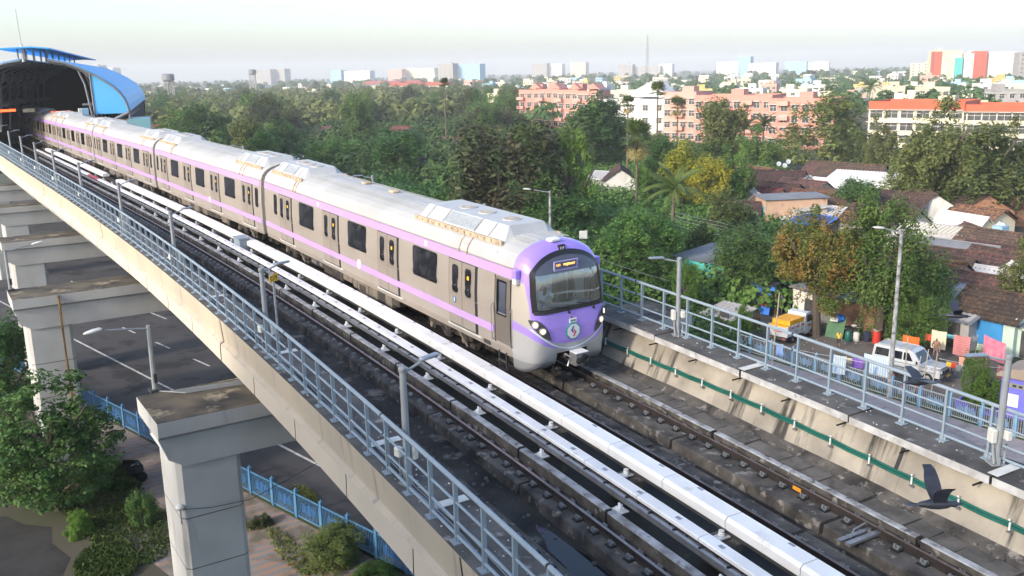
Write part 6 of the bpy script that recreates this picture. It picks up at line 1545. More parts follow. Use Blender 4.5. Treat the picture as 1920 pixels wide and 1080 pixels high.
t = thing('water_tank', 'bright blue box tank draped with a white sheet beside the pale roof', 'tank', loc=on(1874, 448, GZ+3)); b = MB(); b.bbox((0, 0, .6), (1.2, 1.0, 1.3), .04); b.build('tank', M['wblue'], t); b = MB(); b.bbox((.5, .3, .7), (.9, .9, 1.7), .3); b.build('sheet', M['offwhite'], t)
lean_to('large shed with a white sheet roof among the trees', on(1612, 338, GZ+4)-Vector((0, 0, 4)), R(-78), 9.5, 6.5, 4.9, 1.9, M['wwhite'], M['tinwhite'])
HR('dark thatch-brown roofed hut behind the white sheet roof', 1600, 318, -80, 10, 5, 2.6, 1.8, M['wgrey'], M['tile'], wins=0)
for i, (px, py, rz, L, W, rf_, lab) in enumerate(((1418, 322, -95, 7, 5.5, 'tiler', 'hut with the reddest tiled roof at the left of the far tiled huts'), (1462, 330, -60, 7, 5.5, 'tile', 'hut with a dark hipped tiled roof below the three dishes'), (1445, 352, -86, 9, 5, 'tile', 'long hut with a mossy tiled roof above the slab-roofed house'), (1508, 348, -90, 7, 5, 'tile', 'hut with a brown tiled roof left of the white sheet roof'), (1540, 372, -88, 8, 4.6, 'tiler', 'hut with a red-brown tiled roof beside the bushy round tree'), (1690, 372, -90, 8, 5, 'tile', 'dark tiled hut behind the tree, below the cream block'), (1660, 402, -90, 8, 5, 'tile', 'dark tiled hut left of the white gable'))): HR(lab, px, py, rz, L, W, 2.5, 1.6, M['wgrey'], M[rf_], wins=0)
t = lean_to('pinkish house with a dark slab roof and blue shutters', front(1424, 437, R(-122), 7), R(-122), 4.6, 7, 4.4, .15, mat('stained_pink_plaster', (.48, .32, .22), (.38, .25, .18), .9, .5, c3=(.22, .15, .12), sc3=.8), M['tin'], 'house', 'house')
for x, c in ((-1.2, 'offwhite'), (.5, 'tealdoor'), (1.3, 'tealdoor')): b = MB(); b.box((x, -3.54, 2.6), (.75, .08, 1.5)); b.build('shutter', M[c], t)
t = lean_to('small beige room with a pale lean-to roof', front(1484, 444, R(-118), 3.4), R(-118), 3.0, 3.4, 3.6, .5, mat('beige_plaster', (.42, .36, .29), (.35, .30, .24), .9, .6), M['tinpale'], 'house', 'house')
b = MB(); b.box((-.5, -1.73, 2.2), (.5, .06, .7)); b.build('window', M['dark'], t)
lean_to('low shed with slipped white sheets on its roof', on(1530, 396, GZ+3)-Vector((0, 0, 3)), R(-84), 6, 5, 3.4, 1.2, M['wgrey'], M['tinwhite'])
lean_to('lean-to under a blue tarpaulin beside the beige room', on(1524, 410, GZ+2.6)-Vector((0, 0, 2.6)), R(-84), 4.2, 2.2, 2.9, .6, M['dark'], M['tarp'])
HG('white-gabled house with a dark tiled roof among the trees', 1163, 380, -128, 9, 4.8, 3.2, 1.7, M['wwhite'], M['tile'], gable=M['wwhite'])
lean_to('shed with a white tin roof left of the white-gabled house', on(1126, 326, GZ+3.6)-Vector((0, 0, 3.6)), R(-70), 3.6, 3, 3.9, .8, M['wgrey'], M['tinwhite'])
lean_to('teal green walled building behind the grey pier cap', front(1310, 556, R(-84), 5), R(-84), 5.5, 5, 3.6, .4, M['wteal'], M['tin'], 'house', 'house')
lean_to('teal and blue shed among the mango trees', front(1392, 575, R(-84), 4), R(-84), 4.2, 4, 2.9, .4, M['wteal'], M['tin'])
lean_to('low shack with a rusty tin roof beside the far walkway', front(1346, 628, R(-86), 2.2), R(-86), 2.7, 2.2, 1.9, .4, M['wgrey'], M['tinpale'])
lean_to('small whitewashed room behind the mini truck', front(1506, 602, R(-100), 3), R(-100), 2.6, 3, 2.8, .3, M['wwhite'], M['tin'], 'house', 'house')
lean_to('dim shed with a dark doorway behind the jeep', front(1640, 625, R(-86), 3), R(-86), 6, 3, 2.6, .4, M['brick'], M['tin'])
lean_to('shed under the small tree left of the blue-fronted hut', front(1725, 628, R(-86), 3), R(-86), 4, 3, 2.5, .4, M['wcream'], M['tin'])
lean_to('low shed with a weathered wall at the right edge', front(1900, 668, R(-86), 3.5), R(-86), 4, 3.5, 2.6, .4, M['mint'], M['tin'])
for (px, py, L, rf_, lab) in ((755, 243, 9, 'tiler', 'red tiled roof half hidden in the wood, right of the two'), (612, 243, 11, 'tile', 'dull tiled roof half hidden in the wood, left of the two'), (505, 240, 8, 'tiler', 'small red roof deep in the wood'), (845, 265, 7, 'tile', 'hut with a dark roof by the tall thin palm'), (650, 250, 8, 'tile', 'dark tiled roof in the wood beside the left pair'), (775, 305, 8, 'tiler', 'red-brown roof glimpsed below the round dark tree')): HR(lab, px, py, -85, L, 5.5, 2.8, 1.9, M['wgrey'], M[rf_], wins=0)
lean_to('grey tin roofed shed glimpsed beside the train roof', on(515, 275, GZ+4)-Vector((0, 0, 4)), R(-80), 7, 5, 4, .9, M['wgrey'], M['tin'])
lean_to('pale tin roofed shed glimpsed above the second carriage', on(540, 292, GZ+3.5)-Vector((0, 0, 3.5)), R(-80), 10, 4, 3.6, .9, M['wgrey'], M['tinpale'])
# ------------------------------------------------------------------ trees, one by one
ptree('mango tree with rusty red and yellow young leaves', 1530, 630, 396, 165, 'near', LR_, 0, base=.24)
ptree('large dark green mango tree behind the tall street lamp', 1645, 640, 374, 180, 'near', LM_, 2, base=.2)
ptree('dark green tree right of the tall street lamp', 1706, 634, 468, 140, 'near', LG, 1, base=.15)
ptree('small bushy tree over the bright orange cloth', 1716, 655, 545, 110, 'near', LM_, 1, base=.15)
ptree('compact round dark tree in front of the white sheet roof', 1600, 428, 338, 90, 'round', LG, 3)
ptree('broad dark tree left of the rusty mango tree', 1402, 574, 430, 165, 'near', LG, 1, base=.15)
ptree('full green tree right of the train cab roof', 1205, 548, 386, 175, 'near', LM_, 0)
ptree('low dark leafy tree just above the far handrail', 1212, 566, 472, 140, 'fine', LG, 0)
ptree('light green bush beside the lamp post with white boxes', 1283, 598, 492, 62, 'fine', LBR, 1, cat='bush')
ptree('tall bright green tree left of the white-gabled house', 1072, 455, 246, 92, 'loose', LBR, 0, base=.15)
ptree('big brown-tinged tree above the front carriage roof', 945, 462, 235, 225, 'round', LB, 1, base=.12)
ptree('dark tree at the left behind the train roof vent', 880, 430, 285, 130, 'dome', LG, 0, base=.12)
ptree('dark tree beside the tall street lamp behind the train', 1062, 480, 372, 125, 'dome', LG, 1)
ptree('yellow flowering tree behind the coconut palm', 1276, 408, 276, 88, 'round', LY, 2)
ptree('rounder yellow tree right of the coconut palm', 1326, 418, 297, 88, 'round', LY, 3)
ptree('dull green tree below the round yellow tree', 1368, 482, 362, 118, 'dome', LO, 2)
ptree('slim mid green tree left of the tiled huts', 1382, 412, 262, 80, 'loose', LM_, 1, base=.1)
ptree('large olive tree in front of the pink blocks', 1545, 330, 180, 172, 'loose', LO, 2, base=.15)
ptree('leafy olive tree in front of the long pink block', 1350, 322, 190, 118, 'round', LO, 0, base=.15)
ptree('dark spreading tree in front of the white villa', 1122, 318, 188, 138, 'round', LG, 2, base=.15)
ptree('feathery olive tree in front of the red-banded block', 1745, 415, 188, 150, 'loose', LO, 3, base=.2)
ptree('wide olive tree filling the right side of the view', 1838, 420, 235, 185, 'loose', LO, 0, base=.12)
ptree('olive tree at the right edge above the huts', 1905, 410, 222, 130, 'loose', LO, 1, base=.12)
ptree('rounded olive tree below the feathery one', 1700, 400, 272, 90, 'loose', LO, 2, base=.12)
ptree('olive green tree at the right edge beside the blue-fronted hut', 1918, 640, 452, 110, 'loose', LO, 3)
ptree('small green tree at the right edge over the hut roofs', 1908, 600, 540, 60, 'fine', LM_, 2)
ptree('round dark green tree behind the second carriage', 745, 352, 248, 125, 'round', LG, 0, base=.1)
ptree('bright green tree left of the round dark tree', 630, 340, 262, 110, 'dome', LM_, 1, base=.1)
ptree('dark glossy tree above the third carriage', 390, 292, 198, 120, 'dome', LG, 2, base=.1)
ptree('mid green tree beside the blue station roof', 335, 285, 205, 80, 'dome', LM_, 0, base=.1)
ptree('small bright tree in front of the beige room', 1452, 432, 378, 36, 'spire', LBR, 0)
ptree('low tree behind the tarpaulin stall', 1345, 540, 505, 60, 'fine', LM_, 1)
ptree('bright leafy plant at the foot of the far walkway', 1392, 640, 575, 48, 'fine', LBR, 0, cat='plant', name='plant')
ptree('green shrub by the low shack', 1375, 650, 600, 40, 'fine', LM_, 2, cat='shrub', name='shrub')
ptree('dark low tree left of the train mirror', 1145, 520, 430, 70, 'round', LG, 3)
for a in (('leafy tree filling the gap above the cab roof', 1010, 470, 330, 110, 'dome', LG, 2), ('green tree behind the white-gabled house', 1210, 400, 300, 60, 'round', LM_, 0), ('dark tree between the palms and the yellow tree', 1235, 380, 262, 90, 'round', LG, 1), ('mid green tree in front of the slab-roofed house', 1318, 520, 420, 90, 'dome', LG, 2), ('leafy tree behind the slim green tree', 1420, 330, 240, 90, 'loose', LM_, 3), ('shaggy tree in front of the red-banded block', 1650, 345, 215, 80, 'loose', LO, 1), ('dull tree at the foot of the red-banded block', 1790, 340, 240, 100, 'loose', LO, 2), ('bushy tree by the large white shed', 1690, 350, 285, 70, 'round', LO, 1), ('dark tree behind the huts under the wide olive tree', 1870, 395, 300, 120, 'dome', LG, 0), ('low dark tree behind the old brick house', 1790, 400, 320, 90, 'dome', LO, 1)): ptree(*a, base=.12)
# palms
ppalm('coconut palm with drooping fronds right of the cab', 1258, 520, 322, 72, COCO[0], lean=.02, thick=.2)
ppalm('tall fan palm with a skirt of yellow dead fronds', 1193, 410, 236, 42, FAN[0], lean=.0)
ppalm('tall thin fan palm left of the white villa', 1176, 350, 183, 22, FAN[2], lean=.0)
ppalm('tallest fan palm in front of the pink block', 1231, 330, 160, 24, FAN[1], lean=.0)
ppalm('short fan palm right of the tallest one', 1269, 285, 186, 24, FAN[2], lean=.0)
ppalm('lone tall fan palm standing above the wood', 838, 300, 150, 15, FAN[1], lean=.0)
for a in (('coconut palm left of the bright tall tree', 1072, 330, 232, 40, COCO[1]), ('coconut palm in front of the pink block', 1392, 300, 225, 36, COCO[2]), ('coconut palm beside the olive tree', 1430, 290, 218, 36, COCO[0]), ('coconut palm by the white villa', 1160, 300, 232, 34, COCO[2]), ('coconut palm near the red-banded block', 1625, 235, 150, 26, COCO[1])): ppalm(*a, lean=.05)
# the wood behind the train: every crown its own tree
def limit(x):
    if x < 960: return 152+14*math.sin(x*.013)+(18 if 480 < x < 620 else 0)+(12 if x > 700 else 0)
    if x < 1140: return 236
    if x < 1245: return 246
    if x < 1470: return 262
    if x < 1640: return 250
    return 285
labs = {id(LG): 'dark green tree', id(LM_): 'mid green tree', id(LO): 'olive green tree', id(LB): 'brown-tinged tree'}
nw = 0; tries = 0; spots = []
KEEP = [(1100, 318, 1186, 384), (1395, 296, 1690, 400), (725, 236, 782, 256), (578, 236, 640, 258), (800, 255, 860, 272)]
while nw < 175 and tries < 9000:
    tries += 1
    if nw < 130: x = random.uniform(278, 985); by = 168+165*random.random()**1.5
    else: x = random.uniform(985, 1930); by = random.uniform(245, 330) if x < 1640 else random.uniform(290, 330)
    p = on(x, by)
    if any((p.x-a)**2+(p.y-c)**2 < (4.4+.006*(p-CAM).length)**2 for a, c in spots): continue
    if 1390 < x < 1560 and by > 285: continue
    if x < 450 and by > 255: continue
    h = random.uniform(8, 13.5); q = Vector((p.x, p.y, GZ+h))-CAM; ty = 540-FPX*q.dot(UP)/q.dot(FW)
    if ty < limit(x):
        h = height_at(p, limit(x)+random.uniform(0, 12))
        if h < 4.0: continue
    mt = random.choice((LG, LG, LM_, LM_, LO, LO, LB)); w = random.uniform(.75, 1.15)*min(h, 10)+1
    q = Vector((p.x, p.y, GZ+h))-CAM; ty = 540-FPX*q.dot(UP)/q.dot(FW); hw_ = w/2*ppm(p)
    if any(x+hw_ > a and x-hw_ < c and ty < f and by > e for a, e, c, f in KEEP): continue
    tree(f'{labs[id(mt)]} in the dense wood, one of many alike', p, h, w, random.choice(('round', 'round', 'dome', 'loose')), mt, random.randrange(4), f'{labs[id(mt)]}s of the dense wood', .12)
    spots.append((p.x, p.y)); nw += 1
# farther canopy that reads as one mass
def canopy(name, label, n, fn, leaf, m, per=46):
    C = []; N = []
    for _ in range(n):
        x, y, r, h = fn(); d = rng.normal(size=(per, 3)); d /= np.linalg.norm(d, axis=1, keepdims=True); d[:, 2] = np.abs(d[:, 2]); q = d*np.array([r, r, h*.6])*rng.uniform(.75, 1.05, (per, 1))
        C.append(q+np.array([x, y, GZ+h*.4])); N.append(d+rng.normal(size=(per, 3))*.35)
    tag(link(name, pts_mesh(name, np.concatenate(C), np.concatenate(N), leaf, [m], 1.35)), label, 'treetops', kind='stuff')
def ring(x0, x1, d0, d1, h0, h1):
    def f():
        x = random.uniform(x0, x1); d = d0+(d1-d0)*random.random()**1.3; a = R(32.4354)+math.atan((x-960)/FPX); return CAM.x+math.sin(a)*d, CAM.y+math.cos(a)*d, random.uniform(3, 6), random.uniform(h0, h1)
    return f
canopy('wood', 'far treetops of the wood running back to the town', 900, ring(150, 960, 330, 900, 7, 10.5), .85, LO, 110)
canopy('wood', 'understorey treetops filling the wood behind the train', 700, ring(230, 1000, 150, 420, 3, 6), .42, LG, 170)
canopy('treetops', 'dark treetops between the houses of the far town', 620, ring(930, 1980, 300, 1300, 6, 10.5), .9, LG, 110)
canopy('treetops', 'hazy treetops along the horizon', 700, ring(100, 1980, 1100, 3200, 7, 12), 3.4, LG, 30)
canopy('undergrowth', 'low green undergrowth between the huts and trees', 420, ring(1000, 1480, 75, 230, 1.5, 3.6), .20, LM_, 300)
canopy('undergrowth', 'olive undergrowth below the right-hand trees', 200, ring(1640, 1960, 125, 230, 2, 4.5), .24, LO, 300)
canopy('undergrowth', 'shaded undergrowth beyond the far walkway', 60, ring(1090, 1330, 62, 100, 1.0, 2.2), .13, LG, 500)
canopy('undergrowth', 'dense low growth filling the ground behind the train', 260, ring(620, 1060, 66, 160, 2.0, 4.5), .24, LG, 220)
# left foreground
p = on(112, 955); tree('broad layered tree in the left foreground beside the nearest pier', p, height_at(p, 715), 5.7, 'fine', LM_, 0, base=.10)
fg = crown_mesh('crown', 301, 210, 80, .036, LM_, 'dome', .22, .22, .10)
for c in kids(bpy.data.objects[[o.name for o in bpy.data.objects if o.get('label', '').startswith('broad layered')][0]]):
    if c.name.startswith('crown'): c.data = fg; c.material_slots[0].link = 'OBJECT'; c.material_slots[0].material = LG
p = on(14, 800); tree('dark tree at the left edge behind the second pier', p, height_at(p, 600), 5.5, 'fine', LG, 1, base=.15)
p = on(5, 900); tree('dark shaded tree at the lower left edge', p, height_at(p, 770), 5, 'fine', LG, 2, base=.15)
p = on(268, 985); shrub('bright green shrub against the nearest pier', p, 1.5, 1.3, LG, 'fine', 1)
p = on(215, 915); shrub('dark green shrub left of the nearest pier', p, 1.0, 1.8, LG, 'fine', 2)
p = on(150, 1000); shrub('pale green sprig plant under the layered tree', p, 1.0, 1.5, LBR, 'fine', 0)
p = on(625, 1052); shrub('straggly brown-green shrub by the blue fence', p, 1.3, 2.9, LO, 'fine', 1)
p = on(705, 1085); shrub('small green weed clump by the blue fence', p, .7, 1.7, LM_, 'fine', 2)
p = on(490, 985); shrub('dry brown weed clump on the patterned pavement', p, .45, 1.1, LB, 'fine', 0)

for i in range(46):
    if i % 26 < 12: x, y = random.uniform(1385, 1570), random.uniform(312, 392)
    elif i % 26 < 22: x, y = random.uniform(1700, 1925), random.uniform(448, 535)
    else: x, y = random.uniform(1640, 1920), random.uniform(395, 425)
    k_ = random.choice(('tile', 'tile', 'tile', 'tiler', 'tiler', 'tin', 'tinpale', 'tinwhite')); nm = {'tile': 'dark clay tiled', 'tiler': 'red clay tiled', 'tin': 'grey tin', 'tinpale': 'pale asbestos', 'tinwhite': 'white sheet'}[k_]; h = random.uniform(1.9, 2.7)
    house(f'small hut with a {nm} roof packed among the others, one of many alike', on(x, y, GZ+h+.6)-Vector((0, 0, h+.6)), R(random.choice((-86, -86, -70, -130, -100))), random.uniform(3.5, 6), random.uniform(3, 4.4), h, random.uniform(.9, 1.5), M[random.choice(('wgrey', 'brick', 'wcream'))], M[k_], group=f'small {nm} huts of the settlement', wins=0)
# ------------------------------------------------------------------ town
def bpx(label, l, r, base, top, rz, d, wall, floors, cols, cat='building', **k):
    p = on((l+r)/2, base); s = ppm(p); v = (p-CAM).to_2d().normalized(); rz = R(rz)
    fore = max(.25, abs(math.cos(rz)*v.y-math.sin(rz)*v.x)); w = (r-l)/s/fore; h = height_at(p, top); par = k.pop('par', .9)
    n = Vector((math.sin(rz), -math.cos(rz), 0)); return flat_block(label, cat, p-n*d/2, rz, w, d, h-par, wall, floors, cols, par, **k)
PK = M['wpink']
def balconies(t, w, d, h, floors, xs, m):
    fh = h/floors
    for f in range(1, floors):
        for x in xs:
            b = MB(); b.box((x, -d/2-.6, f*fh), (2.6, 1.2, .12)); b.box((x, -d/2-1.17, f*fh+.5), (2.6, .08, .9)); b.box((x-1.27, -d/2-.6, f*fh+.5), (.06, 1.1, .9)); b.box((x+1.27, -d/2-.6, f*fh+.5), (.06, 1.1, .9)); b.build('balcony', m, t)
for i, (l, r, base, top, nm) in enumerate(((974, 1012, 238, 168, 'leftmost bay of the left pink apartment row'), (1011, 1048, 241, 167, 'second bay of the left pink apartment row'), (1046, 1084, 245, 168, 'third bay of the left pink apartment row'), (1082, 1118, 247, 170, 'rightmost bay of the left pink apartment row'))):
    t = bpx(nm+', four storeys', l, r, base, top, -62, 11, PK, 4, 3, cat='apartment block', wk='std', seed=i, group='pink apartment blocks')
    balconies(t, 0, 11, 12.5, 4, (-3.2,), M['wpinkpale'])
    b = MB(); b.prism([(-2.2, 0), (2.2, 0), (0, 1.8)], -3, 3, Matrix.Translation((1, 0, 13.2)) @ Matrix.Rotation(R(90), 4, 'X')); b.build('roof_gable', PK, t)
for i, (l, r, base, top, nm, c) in enumerate(((1243, 1302, 268, 172, 'pink apartment block behind the tallest fan palm, the left end of the long row', 4), (1300, 1440, 274, 178, 'long pink apartment block in the middle of the row', 8), (1438, 1556, 280, 184, 'pink apartment block at the right end of the row, partly behind the olive tree', 6))):
    t = bpx(nm, l, r, base, top, -66, 11, PK if i else M['wpinkpale'], 4, c, cat='apartment block', wk='std', seed=10+i, group='pink apartment blocks', par=1.3)
    balconies(t, 0, 11, 13.5, 4, ((-4, 4) if i else (0,)), M['wpinkpale'])
t = bpx('white villa with a sloping white roof between the pink blocks', 1122, 1246, 262, 186, -66, 12, M['wwhite'], 3, 5, cat='villa', wk='std', seed=21, roofbits=False)
b = MB(); b.prism([(-7, 0), (7, 0), (2, 4.2)], -4, 4, Matrix.Translation((3, 0, 11.6)) @ Matrix.Rotation(R(90), 4, 'X')); b.build('sloping_roof', M['wwhite'], t)
t = bpx('cream block with a wide orange-red parapet band', 1628, 1790, 300, 190, -70, 14, M['wcream'], 4, 6, cat='apartment block', wk='wide', seed=22, bandm=M['band'], par=1.7)
t = bpx('long cream block with a red parapet behind the olive trees at the right edge', 1788, 1990, 306, 196, -66, 12, M['wcream'], 4, 8, cat='apartment block', wk='wide', seed=23, bandm=M['band'], par=1.5)
# skyline landmarks
def tower(label, l, r, dist, top, base_drop, m, d=20, rz=-57, fl=6, c=4, cat='building', **k):
    x = (l+r)/2; a = R(32.4354)+math.atan((x-960)/FPX); p = Vector((CAM.x+math.sin(a)*dist, CAM.y+math.cos(a)*dist, GZ)); s = ppm(p); h = height_at(p, top); w = (r-l)/s/.9
    return flat_block(label, cat, p, R(rz), w, d, max(h, 5)-.5, m, fl, c, .5, sides=False, **k)
tower('tall beige end of the shopping centre with a red side', 1737, 1778, 900, 95, 0, M['wcream'], 30, -45, 5, 1, wins=False, seed=31)
tower('red brick slab at the left of the shopping centre', 1737, 1748, 890, 97, 0, M['wred'], 14, -45, 5, 1, wins=False, roofbits=False)
tower('teal glazed slab in the shopping centre front', 1777, 1788, 888, 108, 0, M['wteal'], 10, -45, 5, 1, wins=False, roofbits=False)
tower('pale block between the teal glass and the red slab of the shopping centre', 1788, 1812, 900, 100, 0, M['wwhite'], 30, -45, 5, 2, wins=False)
tower('red slab beside the round white drum', 1811, 1829, 890, 96, 0, M['wred'], 16, -45, 5, 1, wins=False, roofbits=False)
a = R(32.4354)+math.atan((1862-960)/FPX); p = Vector((CAM.x+math.sin(a)*900, CAM.y+math.cos(a)*900, GZ)); hh = height_at(p, 97)
t = thing('round_drum_building', 'round white drum building of the shopping centre', 'building', loc=p); b = MB(); b.lathe([(17, 0), (17, hh-.5), (16.5, hh), (.1, hh+.2)], 40); b.build('wall', M['wwhite'], t, True)
b = MB()
for k in range(12):
    if 3.4+2.9*k < hh-1: b.lathe([(17.06, 3.2+2.9*k), (17.06, 3.34+2.9*k)], 40)
b.build('panel_joint', M['wgrey'], t)
tower('grey flats with balconies right of the white drum', 1893, 1930, 800, 98, 0, M['wgrey'], 14, -45, 8, 4, seed=33)
tower('blue-glass tower on the horizon', 1384, 1405, 1800, 106, 0, M['wblue'], 30, -57, 8, 3); tower('wide pale building right of the blue-glass tower', 1405, 1450, 1750, 118, 0, M['wwhite'], 30, -57, 5, 6)
tower('light blue block left of the horizon', 640, 662, 1800, 132, 0, M['wblue'], 18, -57, 4, 3); tower('white and blue block beside the light blue one', 664, 715, 1750, 133, 0, M['wwhite'], 18, -57, 4, 5)
tower('grey tower block on the horizon at left of two', 838, 866, 1500, 119, 0, M['wgrey'], 20, -57, 8, 3); tower('grey tower block on the horizon at right of two', 868, 915, 1500, 120, 0, M['wblue'], 20, -57, 7, 5)
tower('tall pale flats beyond the station roof', 196, 226, 2000, 123, 0, M['wgrey'], 20, -57, 10, 3); tower('tall pale flats beyond the station roof, right one', 228, 250, 2000, 127, 0, M['wwhite'], 20, -57, 10, 3)
for (l, r, top, nm) in ((505, 535, 130, 'left'), (535, 560, 129, 'right')): tower(f'pale hazy flats far beyond the wood, {nm} of a pair', l, r, 2400, top, 0, M['wgrey'], 24, -57, 8, 3)
for (l, r, top, mm, nm) in ((1008, 1035, 119, 'wgrey', 'grey hazy block above the left pink row'), (1036, 1062, 120, 'wwhite', 'white hazy block above the left pink row'), (1078, 1105, 117, 'wcream', 'cream hazy block on the horizon'), (1165, 1190, 121, 'wgrey', 'grey hazy block left of the radio mast'), (1196, 1240, 124, 'wgrey', 'long brown-grey hazy block behind the radio mast'), (1240, 1262, 120, 'wwhite', 'white hazy block right of the radio mast'), (1345, 1384, 116, 'wwhite', 'white hazy block left of the blue-glass tower'), (1470, 1505, 115, 'wblue', 'pale blue hazy block on the horizon'), (1505, 1545, 116, 'wwhite', 'white hazy hospital-like block on the horizon'), (1700, 1738, 118, 'wcream', 'cream block left of the shopping centre'), (745, 772, 130, 'wpinkpale', 'pale pink block on the horizon beyond the wood'), (775, 832, 128, 'wcream', 'cream block on the horizon beyond the wood')): tower(nm, l, r, 2200 if 'hazy' in nm or 'beyond the wood' in nm else 1100, top, 0, M[mm], 22, -57, 6, 4)
# long red-roofed market hall, water towers, mast
p = on(740, 168); t = thing('market_hall', 'long red-roofed hall beyond the wood', 'hall', loc=p, rz=R(-57)); s = ppm(p); hh = height_at(p, 157); b = MB(); b.box((0, 0, hh/2), (115/s, 24, hh)); b.build('wall', M['wgrey'], t); b = MB(); b.prism([(-14, 0), (14, 0), (0, 4)], -60/s, 60/s, Matrix.Translation((0, 0, hh)) @ Matrix.Rotation(R(90), 4, 'Z') @ Matrix.Rotation(R(90), 4, 'X')); b.build('roof', mat('faded_red_roof', (.40, .10, .075), (.32, .09, .07), .8, .1), t)
p = on(790, 175); t = thing('market_hall', 'orange-roofed long hall right of the red one', 'hall', loc=p, rz=R(-57)); s = ppm(p); hh = height_at(p, 160); b = MB(); b.box((0, 0, hh/2), (120/s, 20, hh)); b.build('wall', M['wcream'], t); b = MB(); b.prism([(-11, 0), (11, 0), (0, 3)], -62/s, 62/s, Matrix.Translation((0, 0, hh)) @ Matrix.Rotation(R(90), 4, 'Z') @ Matrix.Rotation(R(90), 4, 'X')); b.build('roof', M['band'], t)
def wtower(label, px, dist, top, m):
    a = R(32.4354)+math.atan((px-960)/FPX); p = Vector((CAM.x+math.sin(a)*dist, CAM.y+math.cos(a)*dist, GZ)); h = height_at(p, top); t = thing('water_tower', label, 'water tower', loc=p); b = MB()
    for k in range(6): q = 6.28*k/6; b.tube([(3*math.cos(q), 3*math.sin(q), 0), (2.8*math.cos(q), 2.8*math.sin(q), h-4)], .35, 6)
    b.build('legs', M['wgrey'], t); b = MB(); b.lathe([(2.2, h-5), (3.7, h-3.8), (3.7, h-.6), (2.5, h)], 16); b.build('tank', m, t)
wtower('dark water tower rising above the wood near the station', 340, 620, 138, M['truss']); wtower('hazy grey water tower beyond the wood', 494, 900, 130, M['truss'])
a = R(32.4354)+math.atan((1215-960)/FPX); p = Vector((CAM.x+math.sin(a)*1700, CAM.y+math.cos(a)*1700, GZ)); h = height_at(p, 66); t = thing('radio_mast', 'tall lattice radio mast on the horizon', 'mast', loc=p); b = MB()
for k in range(4): q = R(45+90*k); b.tube([(4*math.cos(q), 4*math.sin(q), 0), (.5*math.cos(q), .5*math.sin(q), h)], .35, 4)
for i in range(14):
    z = h*i/14; r = 4-3.5*i/14; r2 = 4-3.5*(i+1)/14
    for k in range(4): q, q2 = R(45+90*k), R(135+90*k); b.tube([(r*math.cos(q), r*math.sin(q), z), (r2*math.cos(q2), r2*math.sin(q2), h*(i+1)/14)], .2, 3)
b.build('lattice', M['wgrey'], t)
# the low town, house by house
walls = [('wwhite', 'white'), ('wwhite', 'white'), ('wwhite', 'white'), ('wcream', 'cream'), ('wcream', 'cream'), ('wwhite', 'white'), ('wpinkpale', 'pale pink'), ('wcream', 'cream'), ('wyellow', 'yellow'), ('wblue', 'pale blue'), ('wgrey', 'grey')]
placed = []; n = 0; tries = 0
while n < 285 and tries < 12000:
    tries += 1
    x = random.uniform(930, 1960) if random.random() < .86 else random.uniform(270, 930)
    dist = (330 if x > 1480 else 400)+1150*random.random()**1.5 if x > 930 else random.uniform(760, 1700)
    a = R(32.4354)+math.atan((x-960)/FPX); p = Vector((CAM.x+math.sin(a)*dist, CAM.y+math.cos(a)*dist, GZ))
    w, d = random.uniform(7, 13), random.uniform(8, 12); h = random.choice((3.6, 6.4, 6.4, 9.6))+random.uniform(-.4, .6)
    if any((p.x-u)**2+(p.y-v)**2 < (11+.007*dist)**2 for u, v in placed): continue
    if x > 1690 and dist > 780 and dist < 960: continue
    mk, cn = random.choice(walls); fl = int(h/3.1)
    flat_block(f'{cn} flat-roofed house of the far town, one of many alike', 'house', p, R(random.choice((-57, -62, -70, -40))), w, d, h, M[mk], fl, 3, .8, f'{cn} houses of the far town', 'std', 'town_house', dist < 900, True, None, dist < 520, n)
    placed.append((p.x, p.y)); n += 1

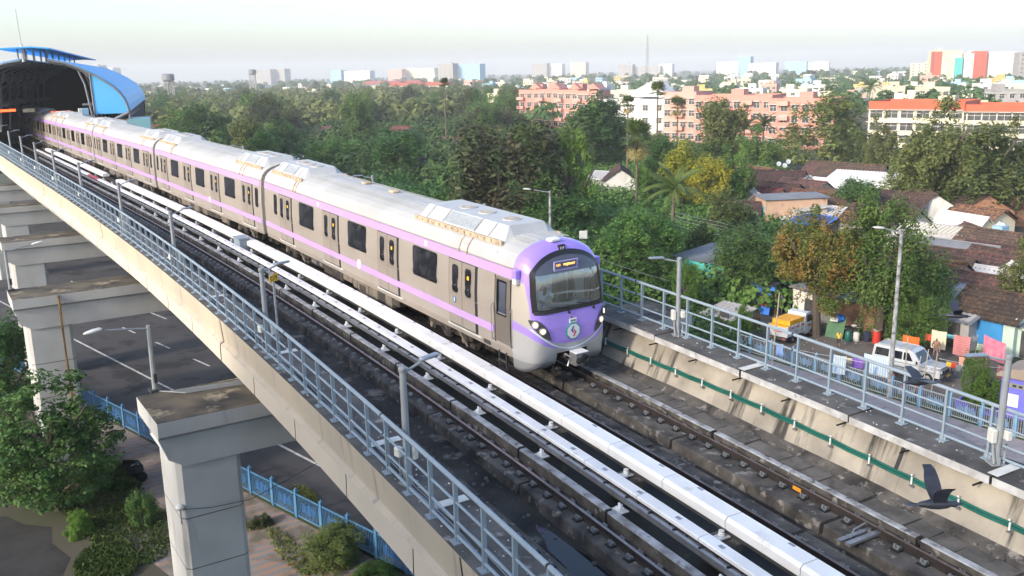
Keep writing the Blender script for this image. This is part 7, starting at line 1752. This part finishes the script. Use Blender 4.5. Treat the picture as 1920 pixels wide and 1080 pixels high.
flat_block('tall unseen apartment block added beside the camera to shade the near end of the viaduct', 'apartment block', Vector((-48, -44, GZ)), R(90), 60, 16, 26.3, M['wcream'], 8, 10, .9, None, 'std', 'apartment_block', False)  # out-of-view block added to throw shade on the near deck

# ------------------------------------------------------------------ light and air
SUN_AZ, SUN_EL = R(-98), R(24)      # clockwise from +y
w = bpy.data.worlds.new('World'); scene.world = w; w.use_nodes = True; nt = w.node_tree
sky = nt.nodes.new('ShaderNodeTexSky'); sky.sky_type = 'NISHITA'; sky.sun_disc = False; sky.sun_elevation = SUN_EL; sky.sun_rotation = SUN_AZ; sky.dust_density = 2.4; sky.air_density = 1.0; sky.ozone_density = 2.0; sky.altitude = 0
bg = nt.nodes['Background']; bg.inputs[1].default_value = .15; nt.links.new(sky.outputs[0], bg.inputs[0])
sl_ = bpy.data.lights.new('sun', 'SUN'); sl_.energy = 1.5; sl_.angle = R(5); sl_.color = (1.0, .90, .76); so = bpy.data.objects.new('sun', sl_); COL.objects.link(so)
dv = Vector((math.sin(SUN_AZ)*math.cos(SUN_EL), math.cos(SUN_AZ)*math.cos(SUN_EL), math.sin(SUN_EL))); so.rotation_euler = dv.to_track_quat('Z', 'Y').to_euler(); so.location = (-40, -10, 40)
HAZE = True
if HAZE:
    b = MB(); b.box((0, 0, 0), (9000, 9000, 110)); hz = b.build('haze', []) if False else None
    me = b.mesh('haze', []); o = bpy.data.objects.new('haze', me); COL.objects.link(o); o.location = (1200, 2300, GZ-1+55); tag(o, kind='stuff')
    hm = bpy.data.materials.new('haze'); hm.use_nodes = True; n_ = hm.node_tree.nodes; n_.clear(); out = n_.new('ShaderNodeOutputMaterial'); pv = n_.new('ShaderNodeVolumePrincipled'); pv.inputs['Color'].default_value = (.96, .98, 1, 1); pv.inputs['Density'].default_value = .00027; pv.inputs['Anisotropy'].default_value = 0.0
    hm.node_tree.links.new(pv.outputs[0], out.inputs['Volume']); me.materials.append(hm)
scene.view_settings.view_transform = 'Standard'; scene.view_settings.look = 'None'; scene.view_settings.exposure = 1.38; scene.view_settings.gamma = 1
scene.cycles.max_bounces = 6; scene.cycles.transparent_max_bounces = 12; scene.cycles.volume_bounces = 0
